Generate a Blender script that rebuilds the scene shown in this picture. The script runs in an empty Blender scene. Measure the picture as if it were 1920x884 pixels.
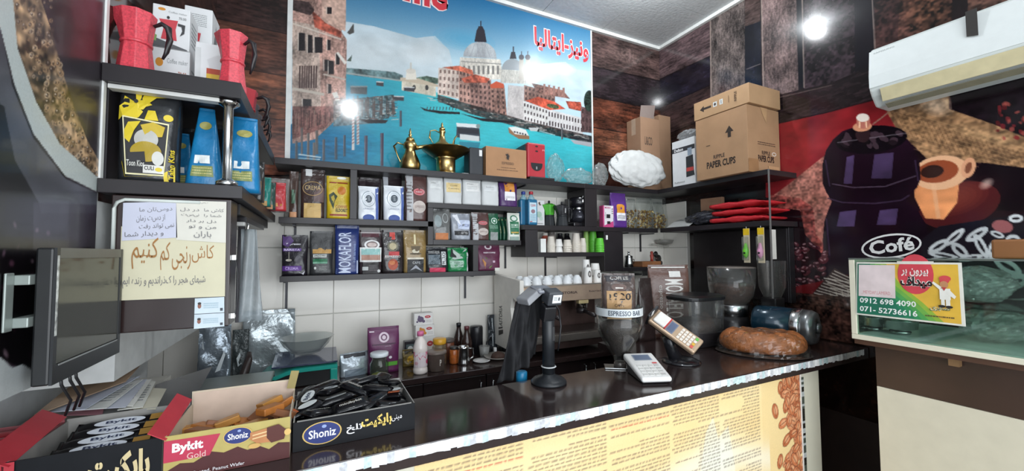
import bpy, math, random
import numpy as np
from mathutils import Matrix, Vector

# ---------------------------------------------------------------- camera, world, light
SC = bpy.context.scene
COL = SC.collection
FPX, YAW, PIT, ROL = 746.0, .45189, .043825, -.0060512
_cy, _sy = math.cos(YAW), math.sin(YAW)
CF = np.array([_sy*math.cos(PIT), _cy*math.cos(PIT), math.sin(PIT)])
_R0 = np.array([_cy, -_sy, 0.]); _U0 = np.cross(_R0, CF)
CR = _R0*math.cos(ROL)+_U0*math.sin(ROL); CU = -_R0*math.sin(ROL)+_U0*math.cos(ROL)
EYE = np.array([0, 0, 1.6])
cam = bpy.data.cameras.new('camera'); camo = bpy.data.objects.new('camera', cam); COL.objects.link(camo)
cam.sensor_width = 36; cam.lens = FPX/1920*36; cam.clip_start = .02
m = Matrix.Identity(4)
for i in range(3):
    m[i][0], m[i][1], m[i][2], m[i][3] = CR[i], CU[i], -CF[i], EYE[i]
camo.matrix_world = m
SC.camera = camo

w = bpy.data.worlds.new('daylight'); SC.world = w; w.use_nodes = True
bg = w.node_tree.nodes['Background']
bg.inputs[0].default_value = (.80, .90, 1.0, 1); bg.inputs[1].default_value = 1.0

def area(name, loc, size, power, color, rot):
    l = bpy.data.lights.new(name, 'AREA'); l.shape = 'RECTANGLE'; l.size, l.size_y = size
    l.energy = power; l.color = color
    o = bpy.data.objects.new(name, l); COL.objects.link(o); o.location = loc; o.rotation_euler = rot
    return o
area('storefront_daylight', (.9, -1.7, 1.75), (3.4, 2.3), 84, (.93, .97, 1.0), (math.radians(90), 0, 0))
SC.view_settings.view_transform = 'Standard'; SC.view_settings.look = 'None'
SC.view_settings.gamma = 1; SC.view_settings.use_curve_mapping = False
SC.view_settings.exposure = .36
LAMP_W = 26

# ---------------------------------------------------------------- helpers
YB, XRW, XLW, ZC = 2.75, 2.92, -.55, 3.56
def ray(u, v): return CF+(u-960)/FPX*CR-(v-442)/FPX*CU
def at(u, v, X=None, Y=None, Z=None):
    d = ray(u, v)
    t = X/d[0] if X is not None else Y/d[1] if Y is not None else (Z-1.6)/d[2]
    return EYE+t*d
def lin(c):
    if isinstance(c, str):
        c = c.lstrip('#'); c = [int(c[i:i+2], 16)/255 for i in (0, 2, 4)]
    return tuple(x/12.92 if x <= .04045 else ((x+.055)/1.055)**2.4 for x in c)
_mats = {}
def M(hexc, rough=.5, metal=0., var=.08, scale=18., bump=0., coat=0., alpha=1., trans=0., emit=0., spec=.5, bscale=None):
    key = (hexc, rough, metal, var, scale, bump, coat, alpha, trans, emit, spec, bscale)
    if key in _mats: return _mats[key]
    mt = bpy.data.materials.new('m_'+hexc.strip('#')); mt.use_nodes = True
    nt = mt.node_tree; b = nt.nodes['Principled BSDF']
    L = lin(hexc)
    tc = nt.nodes.new('ShaderNodeTexCoord')
    if emit == 0 and (var > 0 or bump > 0):
        nz = nt.nodes.new('ShaderNodeTexNoise'); nz.inputs['Scale'].default_value = scale; nz.inputs['Detail'].default_value = 3
        nt.links.new(tc.outputs['Object'], nz.inputs['Vector'])
        cr = nt.nodes.new('ShaderNodeValToRGB')
        cr.color_ramp.elements[0].position = .3; cr.color_ramp.elements[1].position = .7
        cr.color_ramp.elements[0].color = tuple(max(0, x*(1-var)) for x in L)+(1,)
        cr.color_ramp.elements[1].color = tuple(min(1, x*(1+var)+.002) for x in L)+(1,)
        nt.links.new(nz.outputs['Fac'], cr.inputs['Fac']); nt.links.new(cr.outputs['Color'], b.inputs['Base Color'])
        if bump > 0:
            nb = nt.nodes.new('ShaderNodeTexNoise'); nb.inputs['Scale'].default_value = bscale or scale*3; nb.inputs['Detail'].default_value = 4
            nt.links.new(tc.outputs['Object'], nb.inputs['Vector'])
            bp = nt.nodes.new('ShaderNodeBump'); bp.inputs['Strength'].default_value = bump; bp.inputs['Distance'].default_value = .01
            nt.links.new(nb.outputs['Fac'], bp.inputs['Height']); nt.links.new(bp.outputs['Normal'], b.inputs['Normal'])
    else:
        b.inputs['Base Color'].default_value = L+(1,)
    b.inputs['Roughness'].default_value = rough; b.inputs['Metallic'].default_value = metal
    b.inputs['Coat Weight'].default_value = coat; b.inputs['Coat Roughness'].default_value = .08
    b.inputs['Alpha'].default_value = alpha; b.inputs['Transmission Weight'].default_value = trans
    b.inputs['Specular IOR Level'].default_value = spec
    if emit > 0:
        b.inputs['Emission Color'].default_value = L+(1,); b.inputs['Emission Strength'].default_value = emit
    _mats[key] = mt
    return mt
BLK = M('#16161a', .4); WHT = M('#e8e8e6', .5); CHROME = M('#c9c9c9', .18, 1., .03)
SHELF = M('#211d20', .38, 0, .15, 6, spec=.4); 
BRASS = M('#cbae74', .28, 1., .15, 20)
STEEL = M('#b4b6b6', .25, 1., .08, 30)
FOIL = M('#aab4ba', .22, .85, .15, 12, .5, bscale=30)

_gl = {}
def CLEAR(tint='#f2f4f3', haze=.05, rough=.06, refl=.9, bump=0., hz='#e6e8e6'):
    key = (tint, haze, rough, refl, bump, hz)
    if key in _gl: return _gl[key]
    mt = bpy.data.materials.new('clear_'+tint.strip('#')); mt.use_nodes = True; nt = mt.node_tree; nt.nodes.clear()
    out = nt.nodes.new('ShaderNodeOutputMaterial'); tr = nt.nodes.new('ShaderNodeBsdfTransparent'); gl = nt.nodes.new('ShaderNodeBsdfGlossy'); df = nt.nodes.new('ShaderNodeBsdfDiffuse')
    tr.inputs[0].default_value = lin(tint)+(1,); gl.inputs['Roughness'].default_value = rough; df.inputs[0].default_value = lin(hz)+(1,)
    lw = nt.nodes.new('ShaderNodeLayerWeight'); lw.inputs['Blend'].default_value = .25
    ml = nt.nodes.new('ShaderNodeMath'); ml.operation = 'MULTIPLY'; ml.inputs[1].default_value = refl; pw = nt.nodes.new('ShaderNodeMath'); pw.operation = 'POWER'; pw.inputs[1].default_value = 1.6; nt.links.new(lw.outputs['Facing'], pw.inputs[0])
    ad = nt.nodes.new('ShaderNodeMath'); ad.inputs[1].default_value = .035; nt.links.new(pw.outputs[0], ad.inputs[0]); nt.links.new(ad.outputs[0], ml.inputs[0])
    m1 = nt.nodes.new('ShaderNodeMixShader'); m1.inputs[0].default_value = haze; nt.links.new(tr.outputs[0], m1.inputs[1]); nt.links.new(df.outputs[0], m1.inputs[2])
    m2 = nt.nodes.new('ShaderNodeMixShader'); nt.links.new(ml.outputs[0], m2.inputs[0]); nt.links.new(m1.outputs[0], m2.inputs[1]); nt.links.new(gl.outputs[0], m2.inputs[2])
    if bump:
        tc = nt.nodes.new('ShaderNodeTexCoord'); nz = nt.nodes.new('ShaderNodeTexNoise'); nz.inputs['Scale'].default_value = 30; nt.links.new(tc.outputs['Object'], nz.inputs['Vector'])
        bp = nt.nodes.new('ShaderNodeBump'); bp.inputs['Strength'].default_value = bump; bp.inputs['Distance'].default_value = .01; nt.links.new(nz.outputs['Fac'], bp.inputs['Height'])
        nt.links.new(bp.outputs['Normal'], gl.inputs['Normal']); nt.links.new(bp.outputs['Normal'], lw.inputs['Normal'])
    nt.links.new(m2.outputs[0], out.inputs['Surface']); _gl[key] = mt
    return mt
def tagp(o, label=None, cat=None, group=None, kind=None):
    if label: o['label'] = label
    if cat: o['category'] = cat
    if group: o['group'] = group
    if kind: o['kind'] = kind
    return o
PLASTIC = CLEAR(haze=.07, rough=.12, bump=.5)
def thing(name, label, cat, loc=(0, 0, 0), rz=0, group=None, rot=None):
    o = bpy.data.objects.new(name, None); COL.objects.link(o); o.empty_display_size = .05
    o.location = [float(x) for x in loc]; o.rotation_euler = rot or (0, 0, rz)
    return tagp(o, label, cat, group)

class MB:
    def __init__(s): s.v = []; s.f = []; s.m = []
    def add(s, v, f, mi=0, T=None):
        n = len(s.v)
        for p in v: s.v.append(tuple(float(x) for x in p))
        for q in f: s.f.append([i+n for i in q]); s.m.append(mi)
        return s
    def box(s, x0, x1, y0, y1, z0, z1, mi=0):
        v = [(x, y, z) for z in (z0, z1) for y in (y0, y1) for x in (x0, x1)]
        return s.add(v, [(0, 2, 3, 1), (4, 5, 7, 6), (0, 1, 5, 4), (2, 6, 7, 3), (0, 4, 6, 2), (1, 3, 7, 5)], mi)
    def obox(s, c, ax, ay, az, mi=0):      # oriented box: centre and three half axes
        c, ax, ay, az = (np.array(q, float) for q in (c, ax, ay, az))
        v = [c+i*ax+j*ay+k*az for k in (-1, 1) for j in (-1, 1) for i in (-1, 1)]
        return s.add(v, [(0, 2, 3, 1), (4, 5, 7, 6), (0, 1, 5, 4), (2, 6, 7, 3), (0, 4, 6, 2), (1, 3, 7, 5)], mi)
    def loft(s, rings, mi=0, c0=True, c1=True, closed=True):
        n = len(rings[0]); b = len(s.v)
        for r in rings:
            for p in r: s.v.append(tuple(float(x) for x in p))
        for i in range(len(rings)-1):
            for j in range(n if closed else n-1):
                k = (j+1) % n
                s.f.append([b+i*n+j, b+i*n+k, b+(i+1)*n+k, b+(i+1)*n+j]); s.m.append(mi)
        if c0: s.f.append([b+j for j in range(n)][::-1]); s.m.append(mi)
        if c1: s.f.append([b+(len(rings)-1)*n+j for j in range(n)]); s.m.append(mi)
        return s
    def lathe(s, prof, n=24, c=(0, 0, 0), mi=0, caps=True, facet=None, axis='z', ph=0):
        rings = []
        for r, z in prof:
            ring = []
            for j in range(n):
                a = 2*math.pi*j/n+ph; x, y = r*math.cos(a), r*math.sin(a)
                if axis == 'z': ring.append((c[0]+x, c[1]+y, c[2]+z))
                elif axis == 'y': ring.append((c[0]+x, c[1]+z, c[2]-y))
                else: ring.append((c[0]+z, c[1]+x, c[2]+y))
            rings.append(ring)
        return s.loft(rings, mi, caps, caps)
    def tube(s, pts, r, n=8, mi=0, flat=1.):
        pts = [np.array(p, float) for p in pts]; rings = []
        rr = r if isinstance(r, (list, tuple)) else [r]*len(pts)
        for i, p in enumerate(pts):
            t = pts[min(i+1, len(pts)-1)]-pts[max(i-1, 0)]; t /= np.linalg.norm(t)+1e-9
            up = np.array([0, 0, 1.]) if abs(t[2]) < .95 else np.array([0, 1., 0])
            a = np.cross(t, up); a /= np.linalg.norm(a); b = np.cross(a, t)
            rings.append([p+rr[i]*(math.cos(2*math.pi*j/n)*a+flat*math.sin(2*math.pi*j/n)*b) for j in range(n)])
        return s.loft(rings, mi)
    def grid(s, fn, nu, nv, mi=0):
        b = len(s.v)
        for j in range(nv+1):
            for i in range(nu+1): s.v.append(tuple(float(x) for x in fn(i/nu, j/nv)))
        for j in range(nv):
            for i in range(nu):
                k = b+j*(nu+1)+i; s.f.append([k, k+1, k+nu+2, k+nu+1]); s.m.append(mi)
        return s
def part(name, mb, mat, parent=None, smooth=False, bevel=0, solid=0, seg=2, label=None):
    me = bpy.data.meshes.new(name); me.from_pydata(mb.v, [], mb.f)
    for q in (mat if isinstance(mat, (list, tuple)) else [mat]): me.materials.append(q)
    me.polygons.foreach_set('material_index', mb.m)
    if smooth: me.polygons.foreach_set('use_smooth', [True]*len(mb.f))
    me.validate(); me.update()
    o = bpy.data.objects.new(name, me); COL.objects.link(o)
    if parent: o.parent = parent
    if bevel:
        b = o.modifiers.new('b', 'BEVEL'); b.width = bevel; b.segments = seg; b.limit_method = 'ANGLE'
    if solid:
        b = o.modifiers.new('s', 'SOLIDIFY'); b.thickness = solid; b.offset = 0
    if smooth and bevel: pass
    if label: o['label'] = label
    return o
def struct(name, mb, mat, parent=None, **k):
    o = part(name, mb, mat, parent, **k)
    if not parent: o['kind'] = 'structure'
    return o
def copy_tree(o, parent=None):
    c = o.copy(); COL.objects.link(c)
    if parent: c.parent = parent
    for ch in list(o.children): copy_tree(ch, c)
    return c

# text as flat meshes
_tg = {}
def fa(s):
    B = {'ا':(0xFE8D,2),'ب':(0xFE8F,4),'ت':(0xFE95,4),'خ':(0xFEA5,4),'ج':(0xFE9D,4),'د':(0xFEA9,2),'ر':(0xFEAD,2),'ز':(0xFEAF,2),'ش':(0xFEB5,4),'ص':(0xFEB9,4),'ف':(0xFED1,4),'ک':(0xFB8E,4),'ل':(0xFEDD,4),'م':(0xFEE1,4),'ن':(0xFEE5,4),'و':(0xFEED,2),'ی':(0xFBFC,4),'ه':(0xFEE9,4),'ق':(0xFED5,4)}
    o = []
    for i, c in enumerate(s):
        if c not in B: o.append(c); continue
        b, n = B[c]; pj = i > 0 and s[i-1] in B and B[s[i-1]][1] == 4; nj = n == 4 and i+1 < len(s) and s[i+1] in B
        o.append(chr(b+(3 if pj and nj else 1 if pj else 2 if nj else 0)))
    return ''.join(reversed(o))
def tgeo(s, bold=0.):
    k = (s, bold)
    if k in _tg: return _tg[k]
    cu = bpy.data.curves.new('t', 'FONT'); cu.body = s; cu.resolution_u = 2; cu.offset = bold
    o = bpy.data.objects.new('t', cu); COL.objects.link(o)
    dg = bpy.context.evaluated_depsgraph_get()
    me = bpy.data.meshes.new_from_object(o.evaluated_get(dg))
    v = np.array([p.co[:2] for p in me.vertices]) if len(me.vertices) else np.zeros((1, 2))
    f = [list(p.vertices) for p in me.polygons]
    lo, hi = v.min(0), v.max(0); v = (v-lo)/np.maximum(hi-lo, 1e-6)
    bpy.data.objects.remove(o); bpy.data.curves.remove(cu); bpy.data.meshes.remove(me)
    _tg[k] = (v, f); return _tg[k]

# flat prints: specs laid on a surface mapf(u, v, lift) -> point
#  ('r',u0,v0,u1,v1,mat) ('e',u,v,ru,rv,mat[,ru_in,rv_in]) ('p',pts,mat) ('t',text,u0,v0,u1,v1,mat[,turn[,bold]]) ('l',u0,v0,u1,v1,n,mat[,seed])
def decals(parent, specs, mapf, flat=False, lname='label', tname='lettering', step=.0004, lift0=1):
    A, AM, T, TM = MB(), [], MB(), []
    def mi(L, q):
        q = M(q) if isinstance(q, str) else q
        if q not in L: L.append(q)
        return L.index(q)
    for k, s in enumerate(specs):
        e = step*(k+lift0)
        if s[0] == 'r':
            n = 1 if flat else 7
            A.grid(lambda a, b: mapf(s[1]+(s[3]-s[1])*a, s[2]+(s[4]-s[2])*b, e), n, n, mi(AM, s[5]))
        elif s[0] == 'e':
            n, kk = 28, (1 if flat else 4)
            ri = (s[6], s[7]) if len(s) > 6 else (0.0, 0.0)
            rings = []
            for q in range(kk+1):
                t = q/kk
                rings.append([mapf(s[1]+(ri[0]+(s[3]-ri[0])*t)*math.cos(2*math.pi*j/n), s[2]+(ri[1]+(s[4]-ri[1])*t)*math.sin(2*math.pi*j/n), e) for j in range(n)])
            A.loft(rings, mi(AM, s[5]), False, False)
        elif s[0] == 'p':
            A.add([mapf(p[0], p[1], e) for p in s[1]], [list(range(len(s[1])))], mi(AM, s[2]))
        elif s[0] == 't':
            v, f = tgeo(s[1], s[8] if len(s) > 8 else 0.)
            turn = s[7] if len(s) > 7 else 0
            P = []
            for a, b in v:
                if turn == 1: a, b = 1-b, a
                elif turn == -1: a, b = b, 1-a
                P.append(mapf(s[2]+(s[4]-s[2])*a, s[3]+(s[5]-s[3])*b, e))
            T.add(P, f, mi(TM, s[6]))
        elif s[0] == 'l':      # lines of unreadably small print
            rr = random.Random(s[7] if len(s) > 7 else 3); u0, v0, u1, v1, n = s[1:6]
            dv = (v1-v0)/n
            for i in range(n):
                u = u0
                vv = v0+dv*(i+.3)
                while u < u1:
                    wd = (u1-u0)*rr.uniform(.03, .13); e2 = min(u+wd, u1)
                    T.add([mapf(u, vv, e), mapf(e2, vv, e), mapf(e2, vv+dv*.4, e), mapf(u, vv+dv*.4, e)], [(0, 1, 2, 3)], mi(TM, s[6]))
                    u = e2+(u1-u0)*.02
    out = []
    if A.v: out.append(part(lname, A, AM, parent))
    if T.v: out.append(part(tname, T, TM, parent))
    for o in out:
        if o.name.startswith(tname) or sum(1 for q in specs if q[0] in 'rep') > 1: o['kind'] = 'stuff'
    return out

def face_map(w, h, d, side='front', z0=0, cx=0, cy=0):
    def f(u, v, e):
        if side == 'front': return (cx+(u-.5)*w, cy-d/2-e, z0+v*h)
        if side == 'left': return (cx-w/2-e, cy+(.5-u)*d, z0+v*h)
        if side == 'right': return (cx+w/2+e, cy+(u-.5)*d, z0+v*h)
        return (cx+(u-.5)*w, cy+(v-.5)*d, z0+h+e)
    return f
def carton(name, label, cat, loc, w, d, h, mat, specs=(), rz=0, group=None, left=(), right=(), top=(), bevel=.002, tape=None, body='body'):
    t = thing(name, label, cat, loc, rz, group)
    part(body, MB().box(-w/2, w/2, -d/2, d/2, 0, h), mat, t, bevel=bevel)
    for sp, sd in ((specs, 'front'), (left, 'left'), (right, 'right'), (top, 'top')):
        if sp: decals(t, sp, face_map(w, h, d, sd), True)
    if tape: part('tape', MB().box(-w/2-.0006, w/2+.0006, -.025, .025, h*.78, h+.0008), tape, t)
    return t

# filled pouches with a crimped top
def bag(name, label, cat, loc, w, h, d, mat, specs=(), rz=0, group=None, amp=.004, taper=.0, seal=.05, sealmat=None, full=.95, clear=None, seed=1, rot=None, sag=2.6):
    rr = random.Random(seed); ph = [rr.uniform(0, 6) for _ in range(6)]
    def hw(t): return w/2*(1-taper*t)*(1-.03*math.sin(t*3.1+ph[0])**2)
    def hd(t): return max(.0035, d/2*(.86+.14*math.sin(min(1, t*2.2)*1.57))*(1-max(0, t/full)**sag))
    def wr(x, z): return amp*(math.sin(x/w*7+ph[1]+z/h*5)*math.sin(z/h*9+ph[2])+.5*math.sin(x/w*17+ph[3]-z/h*13+ph[4])*math.sin(z/h*21+ph[5]))
    n, mrows = 28, 16
    t = thing(name, label, cat, loc, rz, group, rot)
    mb = MB(); rings = []
    for i in range(mrows+1):
        tt = i/mrows; a, b = hw(tt), hd(tt); ring = []
        for j in range(n):
            c, s_ = math.cos(2*math.pi*j/n), math.sin(2*math.pi*j/n)
            x = a*math.copysign(abs(c)**.5, c); y = b*math.copysign(abs(s_)**.5, s_)
            z = tt*h
            if 0 < i: y += wr(x, z)*min(1, tt*4)*(-1 if s_ < 0 else 1)*min(1, b/.012)
            ring.append((x, y, z))
        rings.append(ring)
    mb.loft(rings)
    part('pouch', mb, mat, t, smooth=True)
    def mapf(u, v, e):
        tt = min(max(v, 0), 1); x = (2*u-1)*hw(tt); z = v*h; b = hd(tt)
        y = -b*(1-min(1, abs(2*u-1))**4+1e-9)**.25
        y -= wr(x, z)*min(1, tt*4)*min(1, b/.012)
        return (x, y-e-.0008, z)
    if seal:
        part('top_seal', MB().grid(lambda a, b: mapf(.0+a, 1-seal+seal*b, .0006), 12, 2), sealmat or mat, t, solid=.002)
    if specs: decals(t, specs, mapf)
    return t
def xr(u0, u1, v, Y):
    a, b = at(u0, v, Y=Y)[0], at(u1, v, Y=Y)[0]; return (a+b)/2, b-a
def ztop(u, v, Y): return at(u, v, Y=Y)[2]
def sbag(u0, u1, vt, vb, zb, label, mat, specs=(), name='coffee_bag', cat='coffee bag', Yf=2.46, d=.075, group=None, **k):
    xc, ww = xr(u0, u1, (vt+vb)/2, Yf); h = at((u0+u1)/2, vt, Y=Yf+.03)[2]-zb
    return bag(name, label, cat, (xc, Yf+d/2, zb), ww, h, d, mat, specs, group=group, **k)

def crumple(name, label, cat, loc, size, mat, seed=1, n=26, amp=.22, rz=0, pname='film', flatb=True, smooth=False):
    rr = np.random.RandomState(seed); K = rr.randn(14, 3); P = rr.rand(14)*6
    t = thing(name, label, cat, loc, rz); mb = MB(); rings = []
    for i in range(n+1):
        th = math.pi*(i+.02)/(n+.04); ring = []
        for j in range(2*n):
            p = 2*math.pi*j/(2*n); dv = np.array([math.sin(th)*math.cos(p), math.sin(th)*math.sin(p), -math.cos(th)])
            s_ = sum(abs(math.sin(K[q]@dv*(1.8+q*.6)+P[q]))/(1+q*.14) for q in range(14))/5.6
            r = 1+amp*(s_-1)*2.4
            q = dv*r*np.array(size)/2; q[2] += size[2]/2
            if flatb: q[2] = max(q[2], .001+.0005*math.sin(j))
            ring.append(q)
        rings.append(ring)
    mb.loft(rings); part(pname, mb, mat, t, smooth=smooth)
    return t

# ---------------------------------------------------------------- printed wall coverings
def vnoise(H, W, sy, sx, seed):
    r = np.random.RandomState(seed); gy, gx = int(H/sy)+3, int(W/sx)+3
    g = r.rand(gy, gx); y = np.arange(H)/sy; x = np.arange(W)/sx
    yi, xi = y.astype(int), x.astype(int); fy, fx = y-yi, x-xi; fy = fy*fy*(3-2*fy); fx = fx*fx*(3-2*fx)
    a = g[yi][:, xi]; b = g[yi][:, xi+1]; c = g[yi+1][:, xi]; d = g[yi+1][:, xi+1]
    return (a*(1-fx)+b*fx)*(1-fy)[:, None]+(c*(1-fx)+d*fx)*fy[:, None]
class Canvas:
    def __init__(s, a0, a1, z0, z1, step, proj, seed=1):
        s.a0, s.a1, s.z0, s.z1 = a0, a1, z0, z1; s.W = int(abs(a1-a0)/step)+1; s.H = int((z1-z0)/step)+1
        s.im = np.zeros((s.H, s.W, 3)); s.proj = proj
        s.A, s.Z = np.meshgrid(np.linspace(a0, a1, s.W), np.linspace(z0, z1, s.H)); k = .006/step
        H, W = s.H, s.W
        s.T = {'h': .30*vnoise(H, W, 1.5*k, 8*k, seed)+.2*vnoise(H, W, 1*k, 2.5*k, seed+21)+.15*vnoise(H, W, 3*k, 40*k, seed+1)+.35*vnoise(H, W, 12*k, 20*k, seed+2),
               'v': .25*vnoise(H, W, 4*k, 1.5*k, seed+3)+.25*vnoise(H, W, 1.3*k, 1*k, seed+22)+.12*vnoise(H, W, 30*k, 4*k, seed+4)+.38*vnoise(H, W, 18*k, 10*k, seed+5),
               'n': .4*vnoise(H, W, 2*k, 2*k, seed+6)+.35*vnoise(H, W, 5*k, 5*k, seed+7)+.25*vnoise(H, W, 14*k, 14*k, seed+8),
               'c': .2*vnoise(H, W, 5*k, 7*k, seed+9)+.35*vnoise(H, W, 14*k, 18*k, seed+10)+.45*vnoise(H, W, 34*k, 44*k, seed+11)}
    def col(s, c): c = c.lstrip('#'); return np.array([int(c[i:i+2], 16)/255 for i in (0, 2, 4)])
    def put(s, mask, c, al=1., tex=None, amp=.3):
        c = s.col(c) if isinstance(c, str) else np.array(c)
        if isinstance(mask, tuple): sl, m0 = mask
        else: sl, m0 = (slice(0, s.H), slice(0, s.W)), mask
        sub = s.im[sl]; v = np.broadcast_to(c, sub.shape)
        if tex: v = v*(1+amp*2*(s.T[tex][sl][..., None]-.5)*1.6)
        m = (m0*al)[..., None]; s.im[sl] = sub*(1-m)+np.clip(v, 0, 1)*m
    def bmask(s, P):
        da, dz = (s.a1-s.a0)/(s.W-1), (s.z1-s.z0)/(s.H-1)
        xs = [(p[0]-s.a0)/da for p in P]; ys = [(p[1]-s.z0)/dz for p in P]
        i0, i1 = max(0, int(min(xs))-1), min(s.W, int(max(xs))+3); j0, j1 = max(0, int(min(ys))-1), min(s.H, int(max(ys))+3)
        if i1 <= i0 or j1 <= j0: return (slice(0, 0), slice(0, 0)), np.zeros((0, 0))
        X, Y = np.meshgrid(np.arange(i0, i1, dtype=float), np.arange(j0, j1, dtype=float)); acc = np.zeros(X.shape)
        for ox, oy in ((-.3, -.1), (.1, -.3), (.3, .1), (-.1, .3)):
            m = np.zeros(X.shape, bool); x, y = X+ox, Y+oy
            for k in range(len(P)):
                x1, y1, x2, y2 = xs[k], ys[k], xs[(k+1) % len(P)], ys[(k+1) % len(P)]
                if y1 == y2: continue
                m ^= ((y1 > y) != (y2 > y)) & (x < (x2-x1)*(y-y1)/(y2-y1)+x1)
            acc += m*.25
        return (slice(j0, j1), slice(i0, i1)), acc
    def pmask(s, P):
        sl, a = s.bmask(P); m = np.zeros((s.H, s.W)); m[sl] = a; return m
    def poly(s, pts, c, al=1., tex=None, amp=.3): s.put(s.bmask([s.proj(*p) for p in pts]), c, al, tex, amp)
    def px(s, u, v): return s.proj(u, v)
    def ell(s, u, v, ru, rv, c, al=1., rot=0, tex=None, amp=.3, soft=0., clip=None):
        a = np.radians(rot); pts = [(u+ru*math.cos(t)*math.cos(a)-rv*math.sin(t)*math.sin(a), v+ru*math.cos(t)*math.sin(a)+rv*math.sin(t)*math.cos(a)) for t in np.linspace(0, 2*math.pi, 22)[:-1]]
        if soft:
            for q in range(5):
                k = 1-q*.18; s.poly([(u+(x-u)*k, v+(y-v)*k) for x, y in pts], c, al*.28, tex, amp)
        else: s.poly(pts, c, al, tex, amp)
    def line(s, pts, wd, c, al=1.):
        for (x0, y0), (x1, y1) in zip(pts[:-1], pts[1:]):
            L = math.hypot(x1-x0, y1-y0)+1e-6; nx, ny = -(y1-y0)/L*wd/2, (x1-x0)/L*wd/2
            s.poly([(x0+nx, y0+ny), (x1+nx, y1+ny), (x1-nx, y1-ny), (x0-nx, y0-ny)], c, al)
    def build(s, name, pt, mat, parent):
        im = np.clip(s.im, 0, 1); L = np.where(im <= .04045, im/12.92, ((im+.055)/1.055)**2.4)
        n = s.H*s.W; co = np.zeros((n, 3)); P = pt(s.A.ravel(), s.Z.ravel())
        for k in range(3): co[:, k] = P[k]
        me = bpy.data.meshes.new(name); me.vertices.add(n); me.vertices.foreach_set('co', co.ravel())
        i = np.arange((s.H-1)*(s.W-1)); r, c = i//(s.W-1), i % (s.W-1); b = r*s.W+c
        q = np.stack([b, b+1, b+1+s.W, b+s.W], 1).ravel(); nf = len(i)
        me.loops.add(nf*4); me.loops.foreach_set('vertex_index', q)
        me.polygons.add(nf); me.polygons.foreach_set('loop_start', np.arange(nf)*4)
        at_ = me.color_attributes.new('Print', 'FLOAT_COLOR', 'POINT')
        at_.data.foreach_set('color', np.concatenate([L.reshape(-1, 3), np.ones((n, 1))], 1).ravel())
        me.materials.append(mat); me.update(); me.validate()
        o = bpy.data.objects.new(name, me); COL.objects.link(o); o.parent = parent
        return o
def print_mat(name, rough, coat=0.):
    mt = bpy.data.materials.new(name); mt.use_nodes = True; nt = mt.node_tree; b = nt.nodes['Principled BSDF']
    a = nt.nodes.new('ShaderNodeAttribute'); a.attribute_name = 'Print'
    nz = nt.nodes.new('ShaderNodeTexNoise'); nz.inputs['Scale'].default_value = 260
    tc = nt.nodes.new('ShaderNodeTexCoord'); nt.links.new(tc.outputs['Object'], nz.inputs['Vector'])
    mr = nt.nodes.new('ShaderNodeMapRange'); mr.inputs['To Min'].default_value = .9; mr.inputs['To Max'].default_value = 1.1
    nt.links.new(nz.outputs['Fac'], mr.inputs['Value'])
    vm = nt.nodes.new('ShaderNodeVectorMath'); vm.operation = 'SCALE'
    nt.links.new(a.outputs['Color'], vm.inputs[0]); nt.links.new(mr.outputs['Result'], vm.inputs['Scale'])
    nt.links.new(vm.outputs['Vector'], b.inputs['Base Color'])
    b.inputs['Roughness'].default_value = rough; b.inputs['Coat Weight'].default_value = coat; b.inputs['Coat Roughness'].default_value = .05
    return mt
PRINT = print_mat('printed_film', .11); PRINTG = print_mat('glossy_printed_film', .3, .15)
PAPER = print_mat('printed_paper', .6)

PB = lambda u, v: (at(u, v, Y=YB)[0], at(u, v, Y=YB)[2])
PR = lambda u, v: (at(u, v, X=XRW)[1], at(u, v, X=XRW)[2])
PL = lambda u, v: (at(u, v, X=XLW)[1], at(u, v, X=XLW)[2])
R = random.Random(5)

# ---------------------------------------------------------------- the room
WALLP = M('#b9b8b2', .6)
floor = struct('floor', MB().box(-2.2, XRW+.1, -1.8, YB+.1, -.05, 0), M('#6b655e', .4, 0, .1, 3))
wb = struct('wall_back', MB().box(-1.0, XRW+.1, YB, YB+.1, 0, ZC+.05), WALLP)
wr_ = struct('wall_right', MB().box(XRW, XRW+.1, -1.8, YB, 0, ZC+.05), M('#2a1c17', .5))
wl = struct('wall_left', MB().box(XLW-.5, XLW, .85, YB, 1.32, ZC+.05).box(-2.2, XLW, .75, .85, 1.32, ZC+.05).box(XLW-.5, XLW, 1.62, YB, 1.22, 1.32), M('#c6c8c6', .5))
wl2 = struct('wall_left_lower', MB().box(XLW-.5, -.95, .75, 1.62, 0, 1.32).box(XLW-.5, -.80, 1.62, YB, 0, 1.22).box(-2.2, -.95, .75, .8, 0, 1.32), M('#e2e5e7', .45))
ceil = struct('ceiling', MB().box(-2.2, XRW+.1, -1.8, YB+.1, ZC+.012, ZC+.06), M('#8e9090', .7))
cm = M('#c2c5c6', .55, 0, .07, 34, .25, bscale=46)
cx = [XRW+.04]+[2.21-.6*k for k in range(8)]; cyy = [YB]+[2.195-.6*k for k in range(8)]
for i in range(len(cx)-1):
    for j in range(len(cyy)-1):
        x1, x0 = cx[i], max(cx[i+1], -2.2); y1, y0 = cyy[j], max(cyy[j+1], -1.8)
        if x1-x0 < .05 or y1-y0 < .05: continue
        part('ceiling_panel', MB().box(x0+.002, x1-.002, y0+.002, y1-.002, ZC, ZC+.015), cm, ceil)
TRIM = M('#d8d9d6', .45)
struct('trim_1', MB().box(-.55, XRW, YB-.03, YB, ZC-.028, ZC), TRIM)
struct('trim_2', MB().box(XRW-.03, XRW, -1.8, YB-.03, ZC-.028, ZC), TRIM)

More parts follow.
